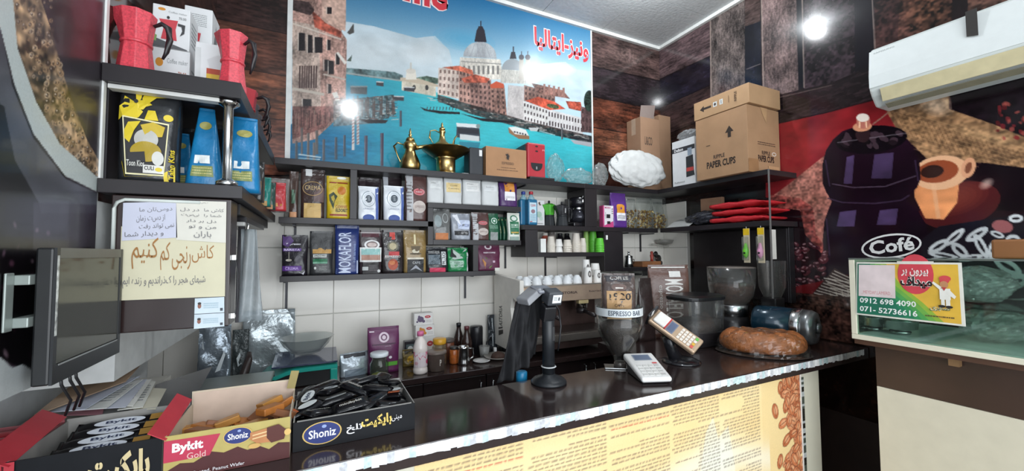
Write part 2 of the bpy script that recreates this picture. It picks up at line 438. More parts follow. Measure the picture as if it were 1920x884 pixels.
# tiles of the back wall (lower part) and of the right wall corner
tm = M('#e6e2da', .22, 0, .04, 4)
tile0 = None
for zi, (z0, z1) in enumerate(((.82, 1.228), (1.231, 1.64), (1.643, 2.05))):
    for i in range(-3, 12):
        x0 = -.187+.275*i; x1 = min(x0+.272, XRW-.002)
        if x1-x0 < .05: continue
        if x1-x0 > .27 and tile0 is not None:
            o = tile0.copy(); COL.objects.link(o); o.parent = wb; o.location = (x0, 0, z0)
        else:
            o = part('tile', MB().box(0, x1-x0, YB-.008, YB+.001, 0, .4055), tm, wb, bevel=.0015, seg=1); o.location = (x0, 0, z0)
            if tile0 is None: tile0 = o
    for y0 in (2.478,):
        o = part('tile', MB().box(XRW-.008, XRW+.001, 0, .262, 0, .4055), tm, wr_, bevel=.0015, seg=1); o.location = (0, y0, z0)

# --- planks: photographic wood wallpaper
def planks_h(c, edges, cols, amp=.55):       # edges: list of ((u,v),(u,v)) lines from top to bottom
    for k in range(len(edges)-1):
        (a, b), (d, e) = edges[k], edges[k+1]
        c.poly([a, b, e, d], cols[k % len(cols)], 1, 'h', amp)
        c.line([d, e], 3.2, '#120d0f', .9); c.line([(d[0], d[1]+2.4), (e[0], e[1]+2.4)], 1.1, '#9b8c86', .6)
# back wall right of the picture
c = Canvas(2.10, 2.92, 2.10, 3.55, .0045, PB, 11)
c.put(np.ones((c.H, c.W)), '#2b1f20', 1, 'h', .6)
planks_h(c, [((1100, 40), (1240, 85)), ((1100, 123), (1240, 153)), ((1100, 180), (1240, 208)), ((1100, 238), (1240, 262)), ((1100, 290), (1240, 306)), ((1100, 360), (1240, 360))],
         ['#574441', '#2e2529', '#5a3326', '#6e4230', '#4a2a22'])
c.im *= .86; c.ell(1175, 105, 40, 16, '#6c5a56', .5, 18, 'n', .6, 1); c.ell(1160, 215, 40, 12, '#8a4d36', .5, 12, 'h', .6, 1); c.ell(1150, 270, 45, 14, '#8c5c46', .5, 8, 'h', .5, 1)
c.build('wallpaper', lambda a, z: (a, YB-.002, z), PRINT, wb)
# back wall left of the picture
c = Canvas(XLW, -.14, 2.05, 3.55, .0045, PB, 21)
c.put(np.ones((c.H, c.W)), '#3a2420', 1, 'h', .6)
planks_h(c, [((380, -160), (560, -100)), ((380, -30), (560, -20)), ((380, 30), (560, 70)), ((380, 118), (560, 148)), ((380, 215), (560, 228)), ((380, 330), (560, 330))],
         ['#3b2522', '#30211f', '#4f3229', '#69402f', '#6a4235'])
c.build('wallpaper', lambda a, z: (a, YB-.002, z), PRINT, wb)
# left wall above the shelves
c = Canvas(1.475, YB, 1.75, 3.55, .008, PL, 31)
c.put(np.ones((c.H, c.W)), '#33211f', 1, 'h', .7)
for z in (1.95, 2.28, 2.6, 2.95, 3.3):
    c.put((abs(c.Z-z-.12*(2.75-c.A)) < .012).astype(float), '#120c0d', .9)
c.put((c.Z > 2.6).astype(float)*(c.A > 1.9), '#5a3a2e', .5, 'h', .7)
c.build('wallpaper', lambda a, z: (XLW+.002+0*a, a, z), PRINT, wl)
# the foam and beans print of the left wall, glossy laminate
c = Canvas(.86, 1.47, 1.32, 3.5, .0032, PL, 41)
c.put(np.ones((c.H, c.W)), '#1d151c', 1, 'n', .7)
c.poly([(90, -200), (215, -200), (205, 350), (150, 345), (95, 200)], '#2c262d', 1, 'c', .6)
c.poly([(60, -100), (215, -100), (210, 90), (120, 80)], '#3a3038', .8, 'c', .7)
c.poly([(-20, -300), (60, -300), (75, 0), (95, 60), (120, 150), (160, 260), (200, 330), (193, 350), (120, 330), (60, 230), (30, 120), (15, 0)], '#75604a', 1, 'n', .9)
for i in range(260):
    t = R.random(); v = -60+400*t; u = 22+t*t*140+R.uniform(0, 75*(1-.45*t))
    if u < 200:
        r_ = R.uniform(1.5, 5.5); q = R.choice(['#b08d68', '#3a2c26', '#8f7355', '#cdb394'])
        c.ell(u, v, r_, r_*1.2, q, .8); c.ell(u, v, r_*.6, r_*.7, '#4b392e', .85)
        if r_ > 4: c.ell(u-1, v-1, 1.3, 1.3, '#e9ddd0', .8)
c.poly([(-40, -400), (30, -400), (22, 0), (30, 90), (65, 190), (110, 270), (195, 345), (192, 366), (120, 330), (60, 250), (25, 160), (0, 60), (-40, -50)], '#bcc5c3')
c.poly([(-60, -50), (0, 60), (20, 160), (60, 260), (120, 335), (192, 368), (192, 400), (-60, 400)], '#44454c', 1, 'c', .45)
c.poly([(-60, 150), (5, 200), (25, 300), (70, 380), (92, 470), (70, 560), (100, 690), (60, 700), (30, 690), (0, 672), (-60, 640)], '#0b070b', 1, 'c', .5)
c.poly([(60, 380), (192, 385), (192, 462), (60, 470)], '#35313a', .8, 'c', .4)
c.poly([(-60, 640), (0, 672), (20, 690), (40, 684), (60, 696), (80, 697), (110, 700), (110, 800), (-60, 800)], '#b9bfc0', 1, 'c', .1)
for i in range(16):
    u, v = R.uniform(-10, 90), R.uniform(400, 680); c.ell(u, v, R.uniform(2, 6), R.uniform(5, 12), R.choice(['#7a4a62', '#8d6b80', '#5c3348', '#a88a9a']), .55, R.uniform(-30, 40), soft=1)
c.build('wallpaper', lambda a, z: (XLW+.002+0*a, a, z), PRINTG, wl)
struct('trim_3', MB().box(XLW, XLW+.006, 1.472, 1.488, 1.80, ZC-.03), M('#e0e2e0', .4))

# --- right wall: dark boards above, coffee print below
c = Canvas(.30, YB, .60, 3.55, .0045, PR, 51)
c.put(np.ones((c.H, c.W)), '#1c1416', 1, 'n', .5)
planks_h(c, [((1230, 82), (1345, 20)), ((1230, 153), (1345, 100)), ((1230, 206), (1345, 155)), ((1230, 262), (1345, 215)), ((1230, 320), (1345, 280)), ((1230, 440), (1345, 420))],
         ['#5a484a', '#201c28', '#40302f', '#3a2824', '#2c1e1c'])
c.poly([(1332, 0), (1397, -60), (1397, 330), (1332, 330)], '#5d5350', 1, 'v', .6)
c.poly([(1397, -60), (1426, -80), (1428, 330), (1397, 330)], '#1b1c26', 1, 'v', .5); c.poly([(1397, -60), (1426, -80), (1426, 40), (1397, 50)], '#4d3e3b', 1, 'h', .5)
c.poly([(1426, -100), (1490, -130), (1500, 185), (1430, 200)], '#6d5c5a', 1, 'v', .55)
c.poly([(1490, -130), (1508, -140), (1508, 185), (1498, 190)], '#15161d')
c.poly([(1508, -150), (1640, -200), (1640, 160), (1508, 178)], '#33292e', 1, 'n', .7)
c.poly([(1600, -200), (1636, -200), (1640, 170), (1604, 175)], '#17131b', .9)
c.poly([(1640, -300), (2050, -500), (2050, 200), (1640, 150)], '#4c322b', 1, 'n', .9)
c.poly([(1640, -300), (1700, -300), (1680, 160), (1640, 150)], '#2c1d1f', .6, 'n', .6)
c.ell(1740, 20, 50, 45, '#7a5138', .45, 0, 'n', .8, 1)
c.poly([(1785, -100), (1815, -100), (1815, 80), (1785, 90)], '#1a1215', .9, 'v', .4); c.poly([(1815, -100), (1900, -200), (1900, 30), (1815, 60)], '#684a3f', .8, 'n', .6)
for l in ([(1426, -80), (1432, 166)], [(1502, -120), (1508, 165)], [(1633, -50), (1641, 92)], [(1332, 20), (1334, 200)]): c.line(l, 2.4, '#a8968c', .75)
c.line([(1508, 98), (1600, 68)], 2, '#120e12', .9); c.line([(1400, 130), (1426, 120)], 1.6, '#9b8c86', .6)
c.poly([(1430, 185), (1560, 155), (1640, 120), (1640, 185), (1560, 212), (1443, 236)], '#2e2326', 1, 'h', .6)
c.line([(1440, 188), (1560, 160)], 2, '#8c7a72', .5)
c.im *= .84
# coffee picture
c.poly([(1436, 236), (1560, 208), (1640, 186), (1660, 170), (2060, 60), (2060, 700), (1436, 700)], '#1a0c12', 1, 'c', .4)
c.poly([(1436, 238), (1560, 210), (1640, 188), (1680, 190), (1680, 470), (1436, 370)], '#7a1d22', 1, 'c', .25)
c.poly([(1436, 372), (1640, 300), (1640, 560), (1436, 560)], '#1c0d12', 1, 'c', .4)
c.poly([(1443, 372), (1480, 345), (1545, 293), (1560, 300), (1560, 400), (1540, 470), (1500, 395), (1443, 385)], '#a4685c', 1, 'n', .4)
c.poly([(1443, 365), (1500, 372), (1525, 390), (1530, 440), (1552, 468), (1540, 475), (1510, 440), (1500, 392), (1443, 392)], '#8c4640', 1, 'n', .6)
c.poly([(1650, 186), (1780, 150), (1780, 205), (1860, 232), (1940, 262), (1940, 330), (1840, 305), (1740, 300), (1680, 240)], '#8d6a4c', 1, 'n', .45)
for i in range(26):
    u0 = 1668+i*10; c.line([(u0, 205+i*3.2), (u0+24, 250+i*3.6)], 1.4, '#4d3424', .55)
for j in range(9):
    c.line([(1680+j*3, 205+j*9), (1800, 240+j*8), (1930, 282+j*7)], 1.2, '#c79c70', .4)
c.ell(1755, 195, 38, 24, '#d8bfa8', .7, 15, 'n', .3, 1); c.ell(1850, 255, 80, 16, '#c9a074', .35, 14, 'n', .4, 1); c.ell(1720, 240, 50, 16, '#b98a60', .4, 25, 'n', .4, 1); c.ell(1505, 345, 40, 24, '#c78a7a', .4, -40, 'n', .4, 1); c.ell(1480, 290, 30, 40, '#a32a30', .4, 0, None, 0, 1)
c.poly([(1780, 150), (2000, 60), (2000, 290), (1860, 232), (1785, 205)], '#140d12', 1, 'n', .5)
for i in range(26): c.ell(R.uniform(1870, 1950), R.uniform(190, 262), R.uniform(2, 7), R.uniform(2, 6), R.choice(['#7b1f24', '#5c1519', '#a04a42']), .8, R.uniform(0, 90))
c.poly([(1840, 305), (1960, 320), (1960, 400), (1790, 390)], '#120a10')
c.ell(1800, 385, 78, 42, '#4a1a1c', 1, -14); c.ell(1790, 372, 66, 32, '#7b3529', .8, -14, None, 0, 1); c.ell(1850, 345, 16, 10, '#e6c4b4', .7, -30, None, 0, 1)
c.poly([(1716, 322), (1800, 330), (1795, 380), (1770, 412), (1735, 410), (1715, 370)], '#c07c50', 1, 'c', .3)
c.ell(1764, 324, 54, 32, '#e0ab84', 1, -8); c.ell(1758, 322, 40, 21, '#8f4428', 1, -8); c.ell(1748, 322, 22, 12, '#2d1410', 1, -8)
c.ell(1816, 315, 13, 20, '#d79b76', 1, 20); c.ell(1816, 315, 6, 11, '#7d4a36', 1, 20)
c.line([(1750, 345), (1760, 410)], 8, '#e8b48e', .5)
# hanging pink cup edge and grinder
c.poly([(1562, 262), (1580, 246), (1604, 238), (1640, 236), (1672, 240), (1694, 252), (1712, 275), (1724, 305), (1727, 335), (1720, 352), (1704, 368), (1700, 378), (1722, 396), (1736, 420), (1744, 450), (1750, 480), (1756, 640), (1540, 640), (1545, 500), (1543, 450), (1546, 415), (1554, 392), (1560, 378), (1550, 362), (1543, 345), (1542, 310), (1549, 282)], '#190a16', 1, 'c', .3)
for (a0_, b0_, a1_, b1_) in ((1548, 300, 1556, 350), (1716, 300, 1722, 340), (1550, 410, 1556, 480)): c.line([(a0_, b0_), (a1_, b1_)], 3, '#4a3a58', .5)
c.line([(1552, 372), (1580, 380), (1640, 382), (1690, 376), (1706, 366)], 2.5, '#3c2c40', .9)
c.ell(1634, 262, 68, 26, '#0c070d', 1, -6)
for i in range(26): c.ell(1634+R.uniform(-55, 55), 264+R.uniform(-14, 12), 8, 5, R.choice(['#1d1319', '#3b2b33', '#0d080c']), 1, R.uniform(0, 90))
c.line([(1570, 268), (1610, 262), (1700, 250)], 1.6, '#8a7f88', .6)
for q, al in (((1588, 295, 1602, 345), .55), ((1640, 290, 1676, 335), .5), ((1575, 398, 1606, 425), .6), ((1650, 395, 1684, 422), .55)):
    c.poly([(q[0], q[1]), (q[2], q[1]-4), (q[2]-4, q[3]), (q[0]-6, q[3])], '#6d5a8c', al, 'c', .3)
c.line([(1560, 345), (1600, 352), (1660, 350), (1718, 330)], 2, '#5b4a5a', .8)
c.ell(1618, 252, 14, 16, '#2b1a1e'); c.ell(1617, 238, 18, 9, '#c98a6a', 1, -6); c.ell(1619, 228, 13, 14, '#b0685a'); c.ell(1618, 221, 12, 8, '#e9dcd0'); c.line([(1612, 228), (1612, 240)], 2.5, '#f2c9a4'); c.line([(1624, 228), (1625, 240)], 2.5, '#f2c9a4')
c.line([(1636, 234), (1652, 222), (1690, 192)], 2.2, '#8b6a5c')
# beans, woven cloth, chocolate
for i in range(120):
    u, v = R.uniform(1448, 1548), R.uniform(455, 560)
    if v < 455+(u-1448)*.0+R.uniform(-8, 8)+abs(u-1500)*.3: continue
    r_ = R.uniform(5, 8); a = R.uniform(-50, 40); c.ell(u, v, r_, r_*.62, R.choice(['#3c1820', '#51222a', '#2a1016']), 1, a); c.ell(u-1, v-1.5, r_*.5, r_*.2, '#b58f93', .8, a)
c.poly([(1452, 556), (1480, 540), (1530, 530), (1590, 515), (1590, 575), (1452, 566)], '#7d1a1e', .8)
c.poly([(1508, 570), (1565, 503), (1585, 515), (1640, 545), (1640, 580), (1515, 582)], '#3b2c2a')
for i in range(14):
    c.line([(1510+i*4.2, 568-i*4.6), (1560+i*5, 575-i*3)], 1.8, '#cfc0b4', .9)
for i in range(9): c.line([(1524+i*11, 560-i*3), (1540+i*9, 580)], 2.2, '#bfb0a4', .9)
for i in range(6): c.line([(1545+i*6, 522+i*9), (1640, 538+i*9)], 2, '#d3c6ba', .9)
c.poly([(1728, 450), (1760, 425), (1960, 395), (1960, 640), (1728, 640)], '#1a141c', 1)
c.ell(1880, 425, 20, 12, '#9a5a5c', 1, 10)
for i, (u, v, ru, rv, a) in enumerate([(1760, 462, 22, 9, -30), (1790, 445, 24, 8, -40), (1800, 470, 20, 10, 40), (1832, 440, 24, 9, -30), (1840, 462, 26, 9, 60), (1865, 470, 12, 20, 10), (1900, 450, 14, 10, 0), (1910, 470, 16, 10, -20), (1870, 440, 14, 6, 20), (1770, 480, 30, 6, 10), (1820, 484, 24, 6, -10), (1905, 410, 14, 8, 0), (1840, 520, 40, 16, 20), (1900, 530, 34, 14, -15), (1890, 500, 30, 12, 30)]):
    c.ell(u, v, ru, rv, '#c9cacc', 1, a, 'c', .15); c.ell(u, v, ru*.55, rv*.3, '#1b151c', 1, a)
c.line([(1790, 548), (1850, 565), (1960, 560)], 4, '#c9c6c6', .8); c.poly([(1800, 555), (1960, 568), (1960, 640), (1780, 640)], '#3b221e', 1, 'c', .3)
c.put((c.Z < 1.32).astype(float)*(c.A < 2.0)*(c.Z > 1.03), '#3a2620', .9, 'n', 1.0)
c.put((c.Z <= 1.04).astype(float), '#21140f', 1, 'n', .5)
c.put((c.A > 2.45).astype(float)*(c.Z < 1.8), '#b7b5af', 1)
c.build('wallpaper', lambda a, z: (XRW-.002+0*a, a, z), PRINT, wr_)
def wallmap_r(u, v, e): p = at(u, v, X=XRW); return (XRW-.003-e, p[1], p[2])
mW = M('#e4e2e0', .4)
cq = lambda u, v, e: wallmap_r(1672+u*math.cos(-.12)-v*math.sin(-.12)*-1*-1, 462+u*math.sin(-.12)+v, e)
decals(wr_, [('e', 0, 0, 57, 23, mW, 53, 19.5), ('t', 'Cofé', -42, 12, 43, -14, mW, 0, .03)], cq, True, 'emblem', step=.0006)

# --- the big canal picture on the back wall
vm = thing('wall_picture', 'large printed canal and domed church picture in white trim on the back wall', 'picture', (0, YB, 2.1))
X0, X1 = -.165, 2.10
c = Canvas(X0, X1, 2.10, 3.535, .0046, PB, 61)
zz = (c.Z-2.10)/1.43
sky = np.array([.10, .47, .66])*1.0; lo = np.array([.70, .80, .84])
# sky gradient as printed
t = np.clip((c.Z-(2.93+.12*(c.A-.2)))/.62, 0, 1)[..., None]**.8
c.im = lo*(1-t)+np.array([.02, .30, .50])*t
c.poly([(640, 40), (700, 50), (780, 72), (815, 68), (842, 95), (850, 130), (830, 150), (640, 150)], '#c2cdd2', .9, 'c', .08)
c.ell(700, 100, 70, 36, '#cbd3d6', .7, 5, 'c', .1, 1); c.ell(790, 100, 45, 26, '#d3d9db', .8, 0, 'c', .1, 1)
c.poly([(990, 125), (1040, 118), (1060, 117), (1075, 130), (1110, 135), (1110, 200), (990, 180)], '#bccdd6', .85, 'c', .1)
c.ell(1062, 132, 18, 12, '#d6dde0', .8, 0, None, 0, 1)
c.ell(870, 75, 60, 22, '#3f93b8', .45, 10, None, 0, 1)
# water
wp = [(640, 137), (760, 152), (900, 205), (1000, 232), (1110, 262), (1110, 420), (540, 420), (540, 240)]
mk = c.pmask([c.proj(*p) for p in wp]); tt = np.clip((c.Z-2.12)/.75, 0, 1)[..., None]; ax = np.clip((c.A+.1)/.9, 0, 1)[..., None]
wat = (np.array([.10, .40, .56])*(1-ax)+np.array([.22, .66, .72])*ax)*(1-tt*.0)+tt*np.array([.04, .06, .02])
wat = wat*(1+.10*(c.T['h'][..., None]-.5)*2); c.im = c.im*(1-mk[..., None])+wat*mk[..., None]
c.ell(620, 275, 95, 40, '#1b5a86', .5, 0, 'h', .4, 1)
# far shore
c.poly([(648, 128), (700, 132), (740, 136), (755, 142), (755, 153), (700, 147), (648, 140)], '#53686a', 1, 'n', .4)
c.poly([(770, 148), (800, 143), (822, 148), (822, 158), (770, 158)], '#5f7566', 1, 'n', .4); c.line([(650, 138), (752, 152)], 3, '#9fa5a2', .8)
def bldg(pts, col, amp=.25, rows=0, cols_=0, wc='#3d302f', dz=.5): 
    c.poly(pts, col, 1, 'v', amp)
    if rows:
        (x0, y0), (x1, y1), (x2, y2), (x3, y3) = pts[:4]
        for i in range(cols_):
            for j in range(rows):
                a, b = (i+.5)/cols_, (j+.5)/rows
                xt, yt = x0+(x1-x0)*a, y0+(y1-y0)*a; xb, yb = x3+(x2-x3)*a, y3+(y2-y3)*a
                u, v = xt+(xb-xt)*b, yt+(yb-yt)*b; wd = abs(x1-x0)/cols_*.22; hh = abs(yb-yt)/rows*dz/2
                c.poly([(u-wd, v-hh), (u+wd, v-hh), (u+wd, v+hh), (u-wd, v+hh)], wc, .85)
# customs house
bldg([(753, 150), (817, 163), (817, 182), (753, 170)], '#c9c0ae', .15); c.poly([(750, 146), (785, 148), (822, 160), (822, 164), (750, 152)], '#b9aa96')
c.poly([(762, 133), (779, 133), (781, 150), (760, 150)], '#d8d2c6'); c.ell(770, 134, 9, 5, '#c8c2b8'); c.line([(770, 118), (770, 132)], 2.4, '#b9b3a8')
for u in (776, 800): c.ell(u, 165, 3.2, 5, '#3b3a3a')
# church
c.poly([(862, 108), (938, 112), (942, 150), (860, 150)], '#c8c2b8', 1, 'v', .2)
for i in range(8): c.poly([(868+i*9, 124), (872+i*9, 124), (872+i*9, 140), (868+i*9, 140)], '#6d6a68', .9)
c.line([(864, 116), (940, 121)], 2, '#8c8a86')
c.poly([(868, 107)]+[(899+31*math.cos(a), 107-28*math.sin(a)) for a in np.linspace(math.pi, 0, 18)]+[(931, 111)], '#a3a6a9', 1, 'v', .12)
c.ell(886, 92, 10, 12, '#c4c8ca', .6, 0, None, 0, 1)
for q in (-18, -6, 7, 19): c.line([(899+q, 108), (899+q*.5, 82)], .9, '#8a8e92', .7)
c.poly([(889, 79), (912, 80), (908, 58), (904, 50), (897, 50), (893, 58)], '#2f2c33'); c.line([(901, 40), (901, 52)], 2, '#2f2c33')
c.poly([(939, 130), (985, 134), (986, 158), (938, 156)], '#b8b5ae', 1, 'v', .2)
c.poly([(941, 131)]+[(960+20*math.cos(a), 131-20*math.sin(a)) for a in np.linspace(math.pi, 0, 14)]+[(982, 133)], '#8e9498')
c.poly([(955, 111), (968, 111), (965, 98), (958, 98)], '#34323a'); c.line([(962, 88), (962, 100)], 2.2, '#34323a')
for u in (977, 989):
    c.poly([(u-4, 110), (u+4, 110), (u+5, 150), (u-5, 150)], '#a9a39a'); c.ell(u, 108, 5, 5, '#4b4950'); c.line([(u, 97), (u, 105)], 1.6, '#4b4950')
# palaces
bldg([(822, 128), (862, 130), (860, 186), (820, 178)], '#cbb9ae', .2, 4, 5, '#6b5550')
bldg([(860, 130), (886, 138), (890, 198), (860, 192)], '#a88478', .3, 5, 4)
c.poly([(828, 127), (860, 124), (885, 132), (888, 142), (862, 134)], '#b4604a', 1, 'n', .3)
bldg([(880, 146), (920, 150), (922, 212), (882, 205)], '#7c5f58', .45, 6, 5)
c.poly([(864, 148), (890, 140), (918, 148), (912, 156), (870, 156)], '#9c4f3e', 1, 'n', .4)
bldg([(918, 158), (945, 160), (950, 218), (920, 212)], '#8b6a60', .4, 6, 3); c.poly([(918, 160), (930, 153), (944, 158), (944, 166), (920, 166)], '#b9543c')
bldg([(952, 160), (982, 163), (982, 226), (950, 220)], '#b9b3b1', .15)
bldg([(982, 160), (1040, 176), (1040, 200), (982, 190)], '#80635a', .4, 3, 8); c.poly([(995, 156), (1055, 170), (1068, 186), (1010, 176)], '#7c5a52', 1, 'n', .5)
for u in range(1018, 1062, 9): c.poly([(u, 158+(u-1018)*.2), (u+4, 158+(u-1018)*.2), (u+4, 176+(u-1018)*.2), (u, 176+(u-1018)*.2)], '#8d6b62')
bldg([(980, 190), (1026, 205), (1028, 240), (982, 228)], '#cfccc9', .12, 3, 8, '#33292c', .45)
bldg([(1026, 205), (1092, 222), (1092, 252), (1028, 240)], '#c9c6c5', .12, 2, 12, '#33292c', .5)
c.poly([(984, 190), (1008, 182), (1040, 192), (1060, 205), (1030, 207), (1000, 196)], '#b5503c', 1, 'n', .3)
c.poly([(1060, 190), (1088, 192), (1092, 210), (1066, 204)], '#a04c3c', 1, 'n', .4); c.ell(1036, 200, 12, 4, '#3f4a34', 1, 12, 'n', .6)
bldg([(1088, 200), (1110, 206), (1110, 250), (1090, 248)], '#5b4646', .4, 3, 3); c.ell(1104, 190, 10, 20, '#22302a', 1, 0, 'n', .6)
# quay shadow and boats
c.poly([(820, 178), (982, 226), (1110, 256), (1110, 270), (982, 242), (880, 214), (820, 190)], '#3f3432', .85, 'n', .7)
for i in range(70):
    u = R.uniform(800, 1100); v = 186+(u-810)*.26+R.uniform(-3, 6); c.line([(u, v), (u+R.uniform(4, 12), v+R.uniform(0, 3))], 1.4, R.choice(['#1d1a20', '#b9b4ae', '#57423c']), .8)
c.poly([(787, 201), (800, 206), (830, 209), (862, 211), (862, 215), (825, 214), (795, 208)], '#14151a'); c.poly([(862, 213), (900, 222), (965, 228), (962, 232), (905, 228)], '#1c1b20')
for i in range(10): c.line([(800+i*6, 207), (801+i*6, 201)], 1.4, '#3a2c2c')
for (a, b, w_) in ((705, 158, 14), (757, 168, 20), (735, 185, 22)): c.poly([(a, b-4), (a+w_, b-3), (a+w_, b+5), (a, b+3)], '#3d3b40'); c.line([(a, b-4), (a+w_, b-3)], 2, '#c5c6c5')
bldg([(657, 163), (688, 163), (688, 178), (657, 176)], '#3d4346', .3); c.line([(657, 163), (689, 163)], 2.6, '#7a8484')
# left palaces
c.poly([(548, -80), (650, -80), (646, 10), (640, 60), (650, 75), (648, 205), (620, 235), (590, 262), (548, 270)], '#9a7a70', 1, 'v', .5)
c.poly([(548, 40), (598, 50), (602, 210), (548, 225)], '#a79489', 1, 'v', .4); c.poly([(603, -80), (650, -80), (648, 60), (604, 40)], '#c0a091', 1, 'n', .2)
c.poly([(585, 20), (612, 45), (640, 60), (640, 72), (590, 52)], '#9c4a3a', .9, 'n', .5); c.poly([(548, 0), (580, 5), (590, 20), (582, 30), (548, 20)], '#3c2e2e', .9, 'n', .5)
for (a, b, w_, h_) in ((560, 62, 12, 34), (577, 66, 9, 34), (590, 70, 15, 30), (613, 14, 9, 13), (614, 75, 6, 20), (608, 112, 8, 22), (616, 114, 10, 26), (630, 100, 7, 22), (615, 158, 6, 18), (568, 186, 16, 18)):
    c.poly([(a, b), (a+w_, b+1), (a+w_, b+h_), (a, b+h_)], '#221d20')
    c.line([(a-1, b), (a-1, b+h_)], 1.6, '#cfc6bc', .8)
for i in range(8): c.poly([(561+i*4.4, 124), (564+i*4.4, 124), (563+i*4.4, 166), (560+i*4.4, 166)], '#4a3836')
c.line([(549, 167), (608, 178)], 5, '#b9aea2'); c.line([(549, 45), (640, 75)], 2.4, '#d2c8bc', .8); c.line([(606, 140), (648, 150)], 3, '#b3a69a')
c.poly([(622, 175), (632, 173), (640, 200), (632, 196)], '#d9d4cc'); c.poly([(630, 100), (634, 98), (650, 118), (646, 122)], '#d9d4cc')
c.poly([(548, 200), (640, 200), (610, 240), (548, 262)], '#6b4440', .8, 'v', .6)
for u in range(550, 640, 5): c.line([(u, 205+R.uniform(0, 10)), (u, 250-(u-550)*.3)], 1.5, R.choice(['#2d1f20', '#8c7468']), .8)
c.poly([(651, 62), (663, 45), (664, 62), (655, 66)], '#4c4a48'); c.poly([(650, 115), (660, 104), (658, 116)], '#4d5a52')
# mooring and jetties
c.poly([(625, 190), (738, 178), (742, 215), (700, 232), (625, 238)], '#5d5c5c', .75, 'n', .9)
for i in range(120):
    u, v = R.uniform(625, 738), R.uniform(182, 226); c.line([(u, v), (u+R.uniform(-2, 16), v+R.uniform(-2, 3))], 1.3, R.choice(['#c8c0b4', '#1e242b', '#7b4a3e', '#8d8f90', '#2a3944']), .85)
for i in range(30): u = R.uniform(640, 742); c.line([(u, R.uniform(180, 195)), (u, R.uniform(210, 224))], 1.5, '#4b3a36', .9)
c.poly([(672, 224), (728, 226), (722, 232), (690, 232)], '#231d22')
for (u, a, b, wd, q) in ((662, 218, 282, 5, '#c6c3c0'), (671, 218, 272, 4.5, '#b9b6b4'), (686, 255, 310, 6, '#4a4452'), (716, 250, 312, 6, '#453c4c'), (751, 208, 238, 4, '#3b3a44'), (630, 258, 300, 5, '#3a4752'), (646, 254, 294, 4.5, '#3a4752'), (607, 262, 302, 5, '#4a4d52'), (594, 245, 290, 5, '#5a5552'), (578, 250, 305, 5, '#5a5552'), (566, 240, 290, 4, '#5a5552'), (556, 265, 305, 5, '#4a4d52'), (589, 268, 306, 5, '#5f5c5a'), (1053, 240, 262, 3, '#4a4d52')):
    c.line([(u, a), (u, b)], wd, q); c.line([(u-wd*.3, a), (u-wd*.3, b)], 1, '#a9a3a0', .5)
for k in range(9):
    for u in (662, 671): c.line([(u-2.4, 222+k*6), (u+2.4, 219+k*6)], 1.8, '#8c5a58', .8)
c.line([(560, 290), (602, 296)], 2.2, '#c6d6da'); c.line([(560, 297), (600, 300)], 1.4, '#c6d6da')
# boats on the water
c.poly([(856, 232), (898, 236), (900, 265), (855, 258)], '#39404a'); c.poly([(855, 231), (896, 234), (899, 241), (856, 238)], '#d5d9da'); c.poly([(862, 252), (898, 256), (898, 266), (862, 262)], '#c9cccc'); c.poly([(858, 241), (898, 244), (897, 252), (858, 250)], '#2a2b33')
c.poly([(860, 266), (900, 268), (896, 282), (862, 278)], '#2d6f86', .7); c.ell(896, 237, 4, 4, '#7b8c8c')
c.poly([(952, 240), (962, 244), (992, 256), (992, 262), (972, 261), (954, 250)], '#8b6a50'); c.poly([(953, 239), (966, 238), (985, 244), (991, 255), (965, 252)], '#d9dad6')
for i in range(5): c.poly([(963+i*5, 246+i*1.2), (966+i*5, 247+i*1.2), (966+i*5, 250+i*1.2), (963+i*5, 249+i*1.2)], '#2b2f38')
c.poly([(990, 240), (1010, 240), (1006, 247), (994, 246)], '#b7b9b8'); c.line([(1010, 246), (1040, 254)], 1.6, '#a9d8dc', .8)
c.poly([(1068, 262), (1108, 268), (1108, 276), (1076, 270)], '#a3a3a8'); c.line([(1068, 258), (1108, 264)], 3, '#25252c')
c.build('picture_print', lambda a, z: (a, -.006+0*a, z-2.1), PRINT, vm)
part('backing', MB().box(X0, X1, -.0055, -.0005, 0, 1.435), WHT, vm)
part('frame_strip', MB().box(X0-.028, X0, -.012, 0, 0, 1.435), M('#d9dbd9', .4), vm)
part('frame_strip', MB().box(X1-.0, X1+.014, -.012, 0, 0, 1.435), M('#d9dbd9', .4), vm)
def vmap(u, v, e): p = at(u, v, Y=YB); return (p[0], -.0065-e, p[2]-2.1)
RED, PALE = M('#c2303c', .4), M('#e2d3d2', .4)
# "Welcome": the last three letters measured, the whole word laid out from them
ve, fe = tgeo('Welcome', .035); vo, fo = tgeo('ome', .035)
pe, po = at(838, 24, Y=YB), at(733, 2, Y=YB); wo = pe[0]-po[0]; zb_ = pe[2]
import bpy as _b
def wordmap(x1, z0_, wd, ht, dy):
    return lambda a, b, e: (x1-wd*(1-a), -.0065-e-dy, z0_+ht*b-2.1)
ww = wo*2.55; hh_ = wo*.62
decals(vm, [('t', 'Welcome', 0, 0, 1, 1, PALE, 0, .075)], wordmap(pe[0]+.008, pe[2]-.008, ww+.016, hh_+.016, 0), True)
decals(vm, [('t', 'Welcome', 0, 0, 1, 1, RED, 0, .035)], wordmap(pe[0], pe[2], ww, hh_, .0008), True)
p0, p1 = at(1001, 76, Y=YB), at(1102, 76, Y=YB)
pz0, pz1 = at(1001, 88, Y=YB)[2]-.03, at(1001, 50, Y=YB)[2]
decals(vm, [('t', fa('ونیز-ایتالیا'), 0, 0, 1, 1, PALE, 0, .06)], wordmap(p1[0]+.008, pz0-.008, p1[0]-p0[0]+.016, pz1-pz0+.016, 0), True)
decals(vm, [('t', fa('ونیز-ایتالیا'), 0, 0, 1, 1, RED, 0, .03)], wordmap(p1[0], pz0, p1[0]-p0[0], pz1-pz0, .0008), True)

